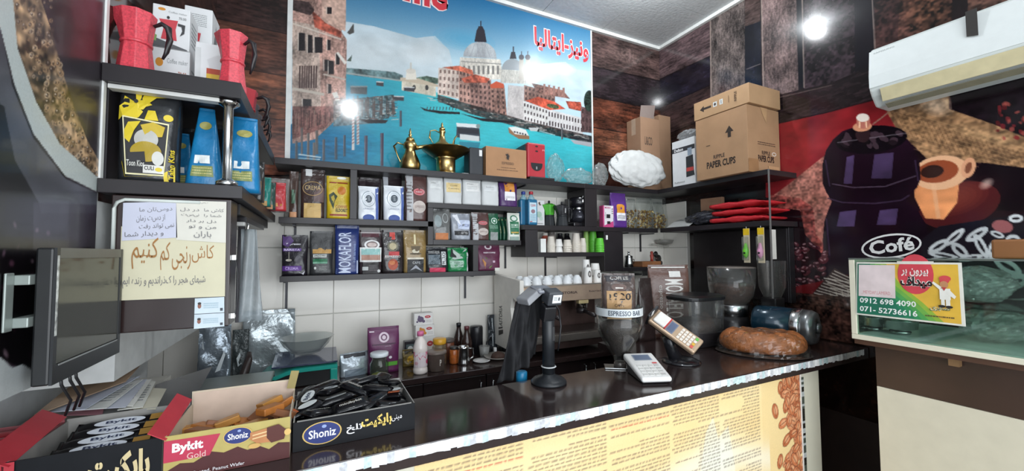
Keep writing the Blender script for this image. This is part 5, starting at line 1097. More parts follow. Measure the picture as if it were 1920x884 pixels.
part('cup_rail', MB().box(mx0+.031, mx1-.031, my0-.018, my0-.012, zm+.476, zm+.483), SS, t)
part('drip_tray', MB().box(mx0+.031, mx1-.031, my0-.02, my1-.165, zm+.10, zm+.15), SS, t, bevel=.004)
part('drip_grid', MB().box(mx0+.05, mx1-.05, my0, my1-.18, zm+.1505, zm+.156), M('#6b625e', .3, .8), t)
part('lower_body', MB().box(mx0+.031, mx1-.031, my0+.04, my1-.01, zm+.04, zm+.099), DKM, t)
for x, y in ((mx0+.06, my0+.08), (mx1-.06, my0+.08), (mx0+.06, my1-.05), (mx1-.06, my1-.05)): part('foot', MB().lathe([(.02, 0), (.016, .039)], 14, (x, y, zm)), BLK, t)
for x in (mx0+.27, mx0+.56):
    gp = part('brew_group', MB().lathe([(.045, .30), (.045, .35), (.05, .369)], 20, (x, my0+.10, zm)), CHROME, t, smooth=True)
    part('portafilter', MB().lathe([(.036, .262), (.040, .299)], 20, (x, my0+.10, zm)).tube([(x, my0+.065, zm+.28), (x, my0-.06, zm+.265)], [.012, .015], 10), M('#2b2526', .3), gp, smooth=True)
    part('spout_block', MB().box(x-.10, x-.02, my0-.016, my0+.02, zm+.345, zm+.369), M('#b8a77c', .3, .3), t, bevel=.002)
for x in (mx0+.10, mx1-.10): part('steam_wand', MB().tube([(x, my0+.02, zm+.36), (x, my0-.02, zm+.30), (x+.01, my0-.035, zm+.17)], .007, 8), CHROME, t, smooth=True)
part('gauge', MB().lathe([(.028, 0), (.028, .012), (.022, .014)], 20, (mx1-.15, my1-.172, zm+.28), axis='y'), CHROME, t)
decals(t, [('t', 'ASTORIA', .35, .45, .55, .62, '#3a2a26', 0, .03), ('t', 'barista', .68, .5, .85, .62, '#4a3a34', 0, .02), ('e', .18, .5, .04, .3, '#6e6a66'), ('e', .1, .48, .05, .25, '#3a3230'), ('r', .2, .2, .3, .85, '#4a4f5a')], lambda u, v, e: (mx0+.03+u*(mx1-mx0-.06), my0-.0155-e, zm+.37+v*.105), True)
decals(t, [('t', 'ASTORIA', .12, .30, .28, .62, '#4a4644', 1, .02), ('p', [(.1, .14), (.32, .2), (.32, .26), (.1, .22)], '#3a3634'), ('p', [(.1, .24), (.3, .28), (.3, .3), (.1, .27)], '#3a3634')], lambda u, v, e: (mx0-.0006-e, my1-.05-u*.35, zm+.05+v*.45), True)
# cups on the machine
zc = zm+.476
def ecup(x, y, k, lab, z=None):
    t = thing('espresso_cup', lab, 'cup', (x, y, z or zc), rr.uniform(0, 6), 'white espresso cups on the machine')
    part('bowl', MB().lathe([(.037, 0), (.037, .012), (.030, .045), (.019, .058), (.018, .064), (.0, .064)], 20), M('#dde0e2', .2), t, smooth=True)
    part('ear', MB().tube([(.028, 0, .012), (.045, 0, .016), (.044, 0, .032), (.024, 0, .036)], .004, 8), M('#dde0e2', .2), t, smooth=True)
    return t
c0 = ecup(mx0+.08, my0+.05, 0, 'white espresso cup upside down on the machine, front row, first from the left')
for k in range(1, 12):
    o = copy_tree(c0); row = k//6; j = k % 6
    o.location = (mx0+.08+.082*j, my0+.05+.09*row, zc); o.rotation_euler = (0, 0, rr.uniform(0, 6))
    nth = ['first', 'second', 'third', 'fourth', 'fifth', 'sixth', 'seventh', 'eighth'][j]
    o['label'] = 'white espresso cup upside down on the machine, %s row, %s from the left' % (['front', 'back'][row], nth)
def pstack(lab, x, y, H, r, n, pr=None, mat=CMW, z=None, inv=False):
    t = thing('paper_cup_stack', lab, 'paper cups', (x, y, z or zc)); st = .012; hc_ = H-st*(n-1)
    for i in range(n): part('cup', MB().lathe([(r, i*st), (r*.98, i*st+.005), (r*.74, i*st+hc_), (r*.7, i*st+hc_)], 20), mat, t)
    if pr: decals(t, pr, lambda u, v, e: (math.sin((u-.5)*2.2)*(r*(1-.26*v)+e+.0015), -math.cos((u-.5)*2.2)*(r*(1-.26*v)+e+.0015), v*H))
    return t
lg = [('e', .45, .6, .2, .2, '#54504e'), ('e', .45, .6, .1, .1, '#b9b4b0')]
pstack('paper cup stack with a dark round print, left of three on the machine', mx0+.585, my0+.05, .115, .032, 3, lg)
pstack('tallest paper cup stack with a dark round print behind the other two', mx0+.63, my0+.13, .17, .034, 5, lg)
pstack('shorter paper cup stack with a dark round print, right of three', mx0+.665, my0+.045, .095, .03, 2, lg)
cup_tower = thing('cup_tower', 'plain white stacked cups near the right end of the machine', 'paper cups', (mx0+.765-.03, my0+.16, zc))
for i in range(3): part('cup', MB().lathe([(.034, i*.045), (.036, i*.045+.004), (.030, i*.045+.05)], 20), CMW, cup_tower, smooth=False)
mug = thing('mug', 'white mug at the right end of the machine top', 'mug', (mx1-.105, my0+.05, zc)); part('bowl', MB().lathe([(.028, 0), (.036, .01), (.038, .07), (.034, .07), (.03, .02), (0, .015)], 22), WHT, mug, smooth=True); part('ear', MB().tube([(.036, 0, .06), (.06, 0, .055), (.058, 0, .025), (.034, 0, .018)], .005, 8), WHT, mug, smooth=True)

# ---------------------------------------------------------------- back counter goods
zq = ZB0+.001
def onb(u, v, Z=zq): return at(u, v, Z=Z)
t = thing('kitchen_scale', 'turquoise kitchen scale with a dark glass top on the back counter', 'scale', (-.085, 2.50, zq)); TQ = M('#239a8c', .3, 0, .05)
def arc(x): return .015+.085*min(1, max(0, (x+.20)/.17))**.6
rings = []
for i in range(12):
    x = -.20+.385*i/11; z1 = arc(x) if x > -.2 else .015; rings.append([(x, -.115, z1-.02), (x, -.115, z1), (x, .13, z1+.02), (x, .13, z1-.0)])
part('frame', MB().loft(rings), TQ, t)
part('front_leg', MB().box(.150, .185, -.115, -.08, 0, .08), TQ, t, bevel=.004); part('rear_leg', MB().box(.150, .185, .09, .13, 0, .08), TQ, t, bevel=.004)
part('front_leg', MB().box(-.20, -.165, -.115, -.08, -.0, .02), TQ, t); part('rear_leg', MB().box(-.20, -.165, .09, .13, -.0, .02), TQ, t)
part('inner_body', MB().box(-.12, .148, -.10, .12, .005, .075), M('#141416', .4), t)
part('glass_top', MB().obox((.03, .01, .128), (.155, 0, 0), (0, .12, .012), (0, -.0004, .004)), M('#2c3552', .08, 0, .1, 4, coat=.6), t)
part('button', MB().lathe([(.008, 0), (.008, .004)], 10, (-.14, -.116, .04), axis='y'), BLK, t); part('button', MB().lathe([(.008, 0), (.008, .004)], 10, (-.115, -.116, .05), axis='y'), BLK, t)
b = thing('mixing_bowl', 'frosted plastic bowl standing on the turquoise scale', 'bowl', (-.055, 2.52, zq+.150)); part('shell', MB().lathe([(.055, 0), (.075, .008), (.115, .05), (.135, .088), (.14, .09), (.131, .087), (.07, .012), (0, .008)], 36), CLEAR(haze=.16, rough=.2, hz='#c9d2d4'), b, smooth=True)
def pouch(lab, x, y, w, h, mat, sp=(), rz=0, d=.06, z=zq, nm='pouch', cat='pouch', **k): return bag(nm, lab, cat, (x, y, z), w, h, d, mat, sp, rz=rz, **k)
p = onb(667, 690); pouch('short silver pouch with a dark fold between the scale and the purple bag', p[0]-.02, 2.50, .16, .13, M('#aeb8c0', .3, .4, .1, 12, .4), [('r', 0, .8, 1, 1, '#33343a'), ('r', 0, 0, 1, .3, '#7b8894')], rz=.2)
p = onb(722, 690); x0, wd_ = xr(690, 750, 650, 2.45)
bag('coffee_bag', 'purple folded bag with a flower seal and green stripe on the back counter', 'coffee bag', (x0, 2.49, zq), wd_, at(720, 614, Y=2.47)[2]-zq, .08, mm('#5f2450', .4, .25), [('r', 0, .62, 1, .65, '#431a3a'), ('e', .5, .78, .16, .11, '#d8c6d2', .10, .07), ('e', .5, .78, .06, .045, '#d8c6d2'), ('t', 'roasted coffee', .52, .58, .72, .6, '#d8c6d2'), ('r', .55, .15, 1, .24, '#5ba539'), ('e', .7, .34, .05, .03, '#e6dfe6'), ('r', .05, .9, .2, .92, '#e0d6dc')], sag=6, amp=.002)
def jarT(name, label, cat, u, vb, r, H, prof, mat, Y=None, Z=zq):
    p = at(u, vb, Z=Z) if Y is None else (at(u, vb, Y=Y)[0], Y, Z)
    t = thing(name, label, cat, (p[0], p[1], Z)); part('body', MB().lathe([(a*r, b*H) for a, b in prof], 28), mat, t, smooth=True); return t, r, H
t, r, H = jarT('glass_jar', 'green tinted glass jar with a white lid and yellow powder', 'jar', 711, 700, .052, .15, [(.0, 0), (.85, 0), (.95, .03), (.95, .6), (.75, .72), (.72, .85)], CLEAR(haze=.05, tint='#c9dac9', hz='#a9c0a8'), Y=2.345)
part('lid', MB().lathe([(.047, .1285), (.049, .132), (.049, .148), (.044, .151)], 28), M('#dfe6ea', .3), t, smooth=True); part('powder', MB().lathe([(.042, .003), (.044, .02), (.04, .03), (0, .033)], 20), M('#b9a45c', .8, 0, .2, 60), t)
x0, wd_ = xr(766, 775, 640, 2.66)
for k, (va, vb2, q, lb) in enumerate(((643, 610, '#c8702c', 'lowest white fruit snack packet of the stack against the tiles'), (609, 594, '#c9882e', 'middle white snack packet with an orange fruit picture'), (593, 576, '#5a4a68', 'top white snack packet with a dark berry picture'))):
    pass
zst = zq
for k, (h_, q, lb, ofs) in enumerate(((.145, '#6a3a34', 'lowest white fruit snack box of the leaning stack', .012), (.078, '#c9822e', 'middle white snack box with an orange fruit picture', .006), (.078, '#5a4a68', 'top white snack box with a dark berry picture', -.004))):
    xs_ = at(795, 610, Y=2.66)[0]+ofs
    carton('snack_box', lb, 'box', (xs_, 2.69, zst), .125, .07, h_, M('#e0dedb', .5), specs=[('e', .72, .68, .16, .12, '#b4303a'), ('t', 'Hi', .66, .64, .78, .72, '#eeeeee'), ('e', .34, .5, .17, .24, q), ('e', .26, .72, .06, .1, q), ('e', .5, .32, .08, .12, q), ('e', .16, .3, .05, .08, q), ('l', .62, .2, .92, .45, 2, '#b9b4b4')]); zst += h_+.0005
carton('tea_tin', 'small dark picture tin behind the pink milk bottle', 'tin', (at(769, 640, Y=2.64)[0], 2.66, zq), .07, .05, .13, M('#26242a', .3), specs=[('r', .12, .4, .88, .85, '#4b5a5c'), ('e', .5, .62, .25, .15, '#c9ccc8')])
p = onb(760, 672); pouch('crumpled yellow and dark snack pouch behind the pink milk bottle', p[0]+.005, 2.55, .12, .10, mm('#6b5a2a', .3, .6), [('e', .55, .4, .35, .28, '#c39a2e'), ('r', .1, .75, .9, 1, '#3b352e')], amp=.01)
t, r, H = jarT('milk_bottle', 'strawberry milk bottle with a pink cap and pink splash label', 'bottle', 788, 688, .042, .235, [(0, 0), (.85, 0), (1, .04), (.98, .12), (.88, .16), (.9, .5), (1, .56), (.98, .64), (.7, .8), (.4, .88), (.36, .92)], M('#e6dcd6', .25, 0, .04), Y=2.36)
part('cap', MB().lathe([(.02, .217), (.02, .24), (.017, .243)], 20), M('#d56f9a', .35), t, smooth=True)
cyl = lambda rad, H, span=2.6: (lambda u, v, e: (math.sin((u-.5)*span)*(rad+e), -math.cos((u-.5)*span)*(rad+e), v*H))
decals(t, [('r', 0, .18, 1, .55, '#dcd0d2'), ('p', [(0, .55), (.2, .55), (.4, .55), (.6, .55), (.8, .55), (1, .55), (.92, .45), (.8, .5), (.72, .38), (.55, .46), (.4, .36), (.25, .48), (.12, .42), (0, .5)], '#c43a6a'), ('e', .88, .3, .12, .06, '#b8335c'), ('e', .2, .28, .1, .04, '#cfa0a8')], cyl(.040, .235), step=.0006)
t, r, H = jarT('plastic_tub', 'smoky brown round tub with a flat lid on the back counter', 'tub', 818, 680, .058, .115, [(0, 0), (.82, 0), (.86, .03), (.95, .82), (.95, .84)], M('#564a44', .15, 0, .1, alpha=.88), Y=2.38)
part('lid', MB().lathe([(.058, .097), (.062, .101), (.062, .111), (.056, .114)], 28), M('#6b5f58', .3), t, smooth=True); decals(t, [('t', 'P', .55, .3, .63, .62, '#cfc8c0', 0, .02)], cyl(.054, .115))
t, r, H = jarT('honey_jar', 'clear jar with a yellow lid behind the smoky brown tub', 'jar', 824, 670, .045, .16, [(0, 0), (.95, 0), (1, .05), (.98, .68), (.8, .78)], CLEAR(haze=.15, tint='#e2d6c0', hz='#c9b99c'), Y=2.50)
part('lid', MB().lathe([(.040, .1255), (.042, .13), (.042, .157), (.038, .16)], 28), M('#cf9a2a', .35), t, smooth=True)
t, r, H = jarT('canister', 'reddish brown canister with a dark lid behind the yellow lidded jar', 'canister', 840, 668, .042, .13, [(0, 0), (1, 0), (1, .82), (.95, .84)], M('#6a3a26', .3), Y=2.60)
part('lid', MB().lathe([(.043, .1095), (.045, .112), (.045, .126), (.04, .13)], 24), M('#4a403c', .4), t, smooth=True)
t, r, H = jarT('spice_jar', 'small orange spice jar with a dark lid beside the steel pitcher', 'jar', 851, 667, .028, .105, [(0, 0), (.9, 0), (1, .05), (1, .78), (.85, .84)], M('#a85a26', .25, 0, .3, 40), Y=2.47)
part('lid', MB().lathe([(.0245, .089), (.026, .091), (.026, .104), (.023, .106)], 20), M('#33302f', .4), t, smooth=True)
bp = [(0, 0), (.95, 0), (1, .05), (.98, .5), (.8, .62), (.45, .8), (.4, .9)]
t, r, H = jarT('sauce_bottle', 'dark brown bottle with a black cap, left of the two behind the pitcher', 'bottle', 860, 650, .036, .215, bp, M('#2a1a17', .12), Y=2.66); part('cap', MB().lathe([(.016, .192), (.017, .216), (.014, .218)], 16), BLK, t, smooth=True)
t, r, H = jarT('sauce_bottle', 'dark brown bottle with a maroon cap, right of the two behind the pitcher', 'bottle', 875, 655, .038, .205, bp, M('#2d1c18', .12), Y=2.58); part('cap', MB().lathe([(.017, .183), (.018, .204), (.015, .206)], 16), M('#5a2a30', .4), t, smooth=True)
t, r, H = jarT('milk_pitcher', 'shiny steel milk pitcher on the back counter', 'pitcher', 869, 676, .040, .11, [(0, 0), (.95, 0), (1, .1), (.85, .6), (.8, .9), (.86, 1.0), (.8, .98), (.76, .6), (.88, .12), (0, .08)], CHROME, Y=2.43)
part('handle', MB().tube([(.030, .0, .095), (.065, .0, .09), (.068, 0, .04), (.038, 0, .02)], .005, 8), CHROME, t, smooth=True); part('spout', MB().add([(-.028, -.012, .10), (-.028, .012, .10), (-.05, 0, .112), (-.03, 0, .08)], [(0, 1, 2), (0, 2, 3), (1, 3, 2)]), CHROME, t)
t, r, H = jarT('coffee_canister', 'black canister with a clear band behind the white saucer', 'canister', 893, 650, .046, .19, [(0, 0), (1, 0), (1, .94), (.9, 1)], M('#1c1b1f', .3), Y=2.64)
part('cup', MB().lathe([(.03, .0), (.037, .07), (.034, .07)], 20, (.02, -.10, .0)), M('#a9a9a6', .1, 0, .1, alpha=.6), t, smooth=True)
t, r, H = jarT('saucer', 'white saucer lying at the front of the back counter', 'saucer', 903, 670, .055, .012, [(0, 0), (.6, 0), (1, .8), (1, 1), (.6, .3), (0, .25)], M('#e6e4e2', .25), Y=2.42)
t, r, H = jarT('plate', 'glass plate with brown dregs and a dark strap beside the machine', 'plate', 934, 660, .095, .022, [(0, 0), (.5, 0), (1, .8), (1, 1), (.5, .25), (0, .2)], M('#b9b2aa', .15, 0, .1, alpha=.8), Y=2.45)
part('dregs', MB().lathe([(.05, .007), (.04, .03), (.01, .045), (0, .046)], 18), M('#4a342c', .7, 0, .3, 40), t, smooth=True)
t = thing('power_adapter', 'black adapters and cable coiled beside the machine', 'cable', (1.095, 2.62, zq)); part('adapter', MB().box(-.05, .0, -.02, .03, 0, .045), BLK, t, bevel=.004); part('cable', MB().tube([(-.02, .03, .02), (.0, .06, .06), (.03, .05, .09), (.045, .08, .04), (.02, .10, .008), (-.04, .10, .008)], .006, 8), BLK, t, smooth=True); part('plug', MB().box(.01, .03, -.05, -.03, 0, .04), WHT, t, bevel=.002)
bag('packet', 'shiny dark film packet standing against the tiles beside the machine', 'packet', (at(923, 620, Y=2.70)[0], 2.70, zq), .075, .25, .04, mm('#2e3338', .12, .9), [('r', .4, .1, .5, .9, '#a9b0b4')], seed=12, amp=.005)

# silver and clear pouches on the left
def fpx(lab, u0, u1, vt, Y, mat, sp, **k):
    xc, ww = xr(u0, u1, 640, Y); return pouch(lab, xc, Y+.03, ww, at((u0+u1)/2, vt, Y=Y)[2]-zq-k.get('z', zq)+zq, mat, sp, **k)
fpx('large crinkled silver foil bag against the tiles left of the scale', 452, 553, 583, 2.66, M('#a9b2b6', .25, .45, .3, 9, 1., bscale=16), [('r', 0, .92, 1, .98, '#cfd6d8')], nm='foil_bag', cat='foil bag', amp=.014, d=.05, seed=4, sag=5)
fpx('smaller crinkled foil bag below the notice cabinet', 369, 432, 612, 2.50, M('#8b96a0', .25, .5, .45, 9, 1., bscale=16), [('p', [(.1, .3), (.25, .3), (.22, .6), (.12, .8)], '#d8e0e4'), ('p', [(.55, .3), (.7, .32), (.85, .55), (.8, .6)], '#d8e0e4')], nm='foil_bag', cat='foil bag', amp=.012, d=.05, seed=7)
fpx('clear film bag with dark beans between the two foil bags', 434, 466, 620, 2.56, M('#454b4c', .15, .2, .5, 20, .8), [('p', [(.3, .5), (.5, .6), (.6, .4), (.4, .35)], '#b9c2c4')], nm='film_bag', cat='plastic bag', amp=.010, d=.05, seed=9)
tb = thing('plastic_container', 'frosted clear food container with a white label on the side counter', 'container', (-.315, 2.12, zq))
FR = CLEAR(haze=.22, tint='#d0d6cf', rough=.3, hz='#a9b0a8')
part('tub', MB().loft([[(-.10, -.07, 0), (.10, -.07, 0), (.10, .07, 0), (-.10, .07, 0)], [(-.125, -.09, .13), (.125, -.09, .13), (.125, .09, .13), (-.125, .09, .13)]], c1=False), FR, tb, bevel=.006)
part('lid', MB().box(-.135, .135, -.10, .10, .131, .148), FR, tb, bevel=.006); part('label', MB().box(-.03, .05, -.1015, -.1003, .133, .147), M('#c9c2ba', .5), tb)
tb = thing('plastic_container', 'shallow smoky plastic lid upside down in front of the frosted container', 'container', (-.33, 1.88, zq)); part('shell', MB().loft([[(-.12, -.08, 0), (.12, -.08, 0), (.12, .08, 0), (-.12, .08, 0)], [(-.10, -.065, .075), (.10, -.065, .075), (.10, .065, .075), (-.10, .065, .075)]]), CLEAR(haze=.3, tint='#8a8a8c', rough=.12, hz='#77777a'), tb, bevel=.015, seg=3)
tb = thing('rubber_strap', 'thick dark brown rubber strap looping beside the scale', 'strap'); part('loop', MB().tube([(-.42, 2.30, zq+.03), (-.36, 2.33, zq+.06), (-.325, 2.36, zq+.10), (-.31, 2.39, zq+.17), (-.31, 2.42, zq+.20)], [.02, .022, .022, .018, .012], 12), M('#2c2220', .35), tb, smooth=True)
tb = thing('plastic_sheet', 'grey smoky plastic sheet propped beside the papers', 'plastic sheet'); 
P4 = [at(292, 722, Y=1.9), at(398, 688, Y=2.15), at(352, 772, Y=1.8), at(262, 778, Y=1.72)]
part('sheet', MB().add(P4, [(0, 1, 2, 3)]), CLEAR(haze=.45, tint='#9a9a9c', rough=.2, hz='#8a8a8c'), tb, solid=.002)

# papers and envelope on the side counter
zp = 1.12
pile = thing('paper_pile', 'thick stack of old papers beneath the loose sheets on the side counter', 'papers', (-.665, 1.93, ZB0+.001))
for k in range(6): part('bundle', MB().box(-.13+.006*(k % 3), .13-.008*(k % 2), -.28+.01*(k % 2), .20-.006*(k % 3), .034*k, .034*k+.033), M(['#c9c6bc', '#b9bcc2', '#d2cfc6'][k % 3], .6), pile)
ENV = thing('envelope', 'large brown paper envelope leaning over the pile of papers', 'envelope')
A_, B_, C_, D_ = at(62, 781, Z=1.185), at(128, 728, Z=1.195), at(266, 682, Z=1.20), at(236, 716, Z=1.185)
part('sheet', MB().add([A_, B_, C_, D_], [(0, 1, 2, 3)]), M('#a08871', .6, 0, .06, 6), ENV, solid=.003)
pc_ = ['#b9bfce', '#d4d6d2', '#c2c6d2', '#dcdcd6', '#d8d8d0', '#d0cbb8', '#d89aa6', '#bcc0c0']
lbp = ['bluish printed sheet just under the envelope', 'white sheet with faint print in the paper pile', 'folded grey white booklet in the paper pile', 'white receipt sheet near the top of the paper pile', 'white form sheet at the right of the paper pile', 'buff card at the right end of the paper pile', 'pink slip at the bottom of the paper pile', 'grey sheet under the paper pile']
quads = [((92, 774), (215, 720), (262, 706), (160, 768)), ((120, 772), (222, 722), (268, 712), (200, 766)), ((150, 770), (240, 716), (276, 712), (236, 764)), ((185, 764), (236, 716), (284, 712), (250, 762)), ((220, 770), (262, 716), (292, 716), (268, 764)), ((250, 768), (278, 728), (312, 730), (292, 768)), ((110, 780), (150, 770), (196, 764), (192, 778)), ((100, 780), (170, 740), (260, 735), (240, 776))]
for k, (a, b, c_, d) in enumerate(quads):
    t = thing('paper_sheet', lbp[k], 'paper', (0, 0, 0), 0, 'pile of papers on the side counter')
    z_ = 1.178-.006*[0, 1, 2, 2.5, 3.5, 4.5, 5.5, 6.5][k]
    q = [at(*a, Z=z_-.004), at(*b, Z=z_), at(*c_, Z=z_), at(*d, Z=z_-.004)]
    part('sheet', MB().add(q, [(0, 1, 2, 3)]), M(pc_[k], .6, 0, .05, 8), t, solid=.002)
    if k in (1, 3, 4):
        q_ = [np.array(x) for x in q]
        decals(t, [('l', .15, .2, .85, .85, 7, '#85878d', k)], lambda u, v, e: tuple((q_[3]*(1-v)+q_[2]*v)*u+(q_[0]*(1-v)+q_[1]*v)*(1-u)+np.array([0, 0, .0015+e])), True)

# ---------------------------------------------------------------- cabinet with notices, monitor
YN = YS+.012
cx0, cx1 = XLW+.03, at(431, 500, Y=YN)[0]; cz0, cz1 = at(425, 612, Y=YN)[2], 1.770
t = thing('notice_cabinet', 'dark wall cabinet door carrying taped notices, under the left shelf', 'cabinet', (0, 0, 0))
part('body', MB().box(cx0, cx1, YN+.018, YN+.10, cz0, cz1), M('#251c1c', .3), t, bevel=.002)
dr = part('door', MB().box(cx0, cx1, YN, YN+.017, cz0, cz1), M('#2d2120', .22, 0, .1, 4), t, bevel=.003)
part('white_frame', MB().tube([(cx0+.008, YN-.004, cz0+.16), (cx0+.008, YN-.004, cz1-.04), (cx0+.014, YN-.004, cz1-.022), (cx0+.03, YN-.004, cz1-.014), (cx0+.2, YN-.004, cz1-.014)], .005, 6), M('#c9cfca', .4), t, smooth=True)
part('hinge', MB().box(cx1+.0005, cx1+.012, YN+.02, YN+.04, cz0+.02, cz0+.035), CHROME, t); part('hinge', MB().box(cx1+.0005, cx1+.012, YN+.02, YN+.04, cz0+.2, cz0+.215), CHROME, t)
part('door_cable', MB().tube([(cx1+.008, YN+.03, cz0+.21), (cx1+.016, YN+.03, cz0+.16), (cx1+.018, YN+.03, cz0+.1), (cx1+.012, YN+.03, cz0+.03)], .002, 6), BLK, t)
def sheet(name, lab, cat, pts, mat, specs=(), lay=1):
    q = [at(u, v, Y=YN-.002) for u, v in pts]       # bl, br, tr, tl
    t = thing(name, lab, cat, tuple((q[0]+q[2])/2)); o = (q[0]+q[2])/2
    q = [x-o for x in q]; y0 = -.0015*lay
    part('sheet', MB().add([(x[0], y0, x[2]) for x in q], [(0, 1, 2, 3)]), mat, t, solid=.0006)
    if specs: decals(t, specs, lambda u, v, e: tuple(np.array([0, y0-.0005-e, 0])+np.array([1, 0, 1])*((q[0]*(1-u)+q[1]*u)*(1-v)+(q[3]*(1-u)+q[2]*u)*v)), True)
    return t
BR = '#9a6a34'; PN = '#6d6c70'
sheet('paper_notice', 'large cream notice with brown ink calligraphy and a fainter line below', 'notice', [(223, 564), (422, 556), (424, 430), (228, 425)], M('#ccc6aa', .6, 0, .03), [
    ('t', fa('کاش'), .66, .50, .88, .76, BR), ('t', fa('رنجی'), .47, .40, .65, .74, BR), ('t', fa('کم'), .36, .40, .45, .80, BR), ('t', fa('کنیم'), .10, .42, .34, .86, BR),
    ('t', fa('شبهای هجر را کذراندیم و زنده ایم'), .03, .16, .80, .32, PN)], lay=1)
sheet('paper_notice', 'bluish handwritten sheet at the upper left of the notice cabinet', 'notice', [(229, 452), (333, 446), (331, 378), (232, 381)], M('#c0c2d2', .6, 0, .03), [('t', fa('دوستان ما'), .3, .72, .92, .86, PN), ('t', fa('از دست زمان'), .25, .46, .78, .66, PN), ('t', fa('نمی تواند رفت'), .3, .26, .95, .42, PN), ('t', fa('و دیدار شما'), .05, .06, .75, .22, PN)], lay=2)
sheet('paper_notice', 'white handwritten sheet at the upper right of the notice cabinet', 'notice', [(331, 450), (424, 456), (425, 379), (331, 376)], M('#d2cfc4', .6, 0, .03), [('t', fa('بسم'), .45, .92, .62, .97, PN), ('t', fa('کاش ما'), .55, .72, .95, .82, PN), ('t', fa('در دل'), .08, .72, .45, .82, PN), ('t', fa('شما را'), .55, .6, .9, .68, PN), ('t', fa('نیست'), .1, .6, .45, .68, PN), ('t', fa('دل بر دار'), .2, .45, .8, .54, PN), ('t', fa('من و تو'), .25, .3, .8, .4, PN), ('t', fa('باران'), .35, .08, .7, .25, PN)], lay=2)
for k, (pts, lb) in enumerate((([(365, 589), (421, 586), (421, 557), (366, 560)], 'upper pale blue card with a tiny portrait taped to the cabinet'), ([(364, 617), (421, 612), (421, 587), (365, 590)], 'lower pale blue card with a tiny portrait taped to the cabinet'))):
    sheet('id_card', lb, 'card', pts, M('#c3d0d8', .4), [('e', .16, .5, .06, .17, '#8a5a4c'), ('e', .16, .66, .06, .08, '#2b2626'), ('r', .86, .12, .95, .3, '#3a3f4a'), ('l', .3, .3, .8, .7, 3, '#a3bac6')], lay=2)
t = thing('hanging_sleeves', 'long clear plastic sleeves hanging behind the notice cabinet', 'plastic bag'); 
part('sleeve', MB().grid(lambda a, b: (-.275+.05*a+.03*b*(a), 1.86+.01*math.sin(a*9+b*4), 1.70-.36*b), 14, 14), M('#a9b3b8', .2, 0, .1, 20, .4, alpha=.55), t, smooth=True, solid=.003)
part('hook', MB().tube([(-.255, 1.87, 1.699), (-.25, 1.87, 1.735), (-.25, 1.87, 1.771)], .004, 8), CHROME, t)
part('grey_pipe', MB().tube([(-.285, 1.92, 1.33), (-.285, 1.92, 1.55), (-.28, 1.92, 1.77)], .012, 10), M('#77757a', .4), t, smooth=True)
t = thing('black_trays', 'stacked black plastic trays and white clips under the left shelf', 'tray', (0, 0, 0))
part('tray', MB().box(-.42, -.24, 1.60, 2.4, 1.735, 1.770), M('#17161a', .4), t); part('tray', MB().box(-.36, -.235, 1.70, 2.2, 1.715, 1.7345), M('#201e22', .3), t); part('clip', MB().box(-.262, -.235, 1.66, 1.69, 1.70, 1.7145), M('#b9b9b6', .4), t, bevel=.003)

XM = -.488; t = thing('monitor', 'black flat monitor fixed on a bracket to the left wall', 'monitor')
ma, mbb, mc = at(108, 465, X=XM), at(108, 722, X=XM), at(224, 660, X=XM); my_0, my_1 = ma[1], mc[1]; mz0, mz1 = mbb[2]+.004, ma[2]
BZ = M('#1b1d20', .35, 0, .05)
part('housing', MB().box(XM-.032, XM-.005, my_0, my_1, mz0, mz1), M('#121416', .4), t, bevel=.004)
f_ = .016
for q in ((my_0, my_0+.012, mz0, mz1), (my_1-.012, my_1, mz0, mz1)): part('bezel_side', MB().box(XM-.0049, XM, q[0], q[1], q[2], q[3]), BZ, t)
part('bezel_top', MB().box(XM-.0049, XM, my_0+.0121, my_1-.0121, mz1-.022, mz1), M('#5a5b57', .35), t); part('bezel_bottom', MB().box(XM-.0049, XM, my_0+.0121, my_1-.0121, mz0, mz0+.04), BZ, t)
part('screen', MB().box(XM-.0049, XM-.002, my_0+.0122, my_1-.0122, mz0+.0405, mz1-.0225), M('#3a3c36', .12, 0, .2, 2), t)
part('sticker_strip', MB().box(XM+.0001, XM+.0007, my_0+.002, my_0+.0085, mz0+.10, mz1-.016), M('#b9bcb8', .4, 0, .6, 90), t)
part('trim_line', MB().box(XM+.0001, XM+.001, my_0+.02, my_1-.02, mz0+.036, mz0+.039), M('#8c8f8f', .3), t)
for y in (my_0+.08, my_0+.115, my_0+.14): part('cable', MB().tube([(XM-.02, y, mz0), (XM-.02, y+.004, mz0-.02), (XM-.01, y+.02, mz0-.06), (XM-.03, y+.05, mz0-.10)], .003, 6), BLK, t, smooth=True)
bk = part('wall_bracket', MB().box(XLW+.0035, XM-.0325, my_0-.012, my_0+.10, mz1-.075, mz1-.055).box(XLW+.0035, XM-.0325, my_0-.012, my_0+.10, mz1-.16, mz1-.14).box(XLW+.0035, XLW+.008, my_0-.035, my_0-.011, mz1-.165, mz1-.05), M('#8f9894', .35, .3), t, bevel=.002)

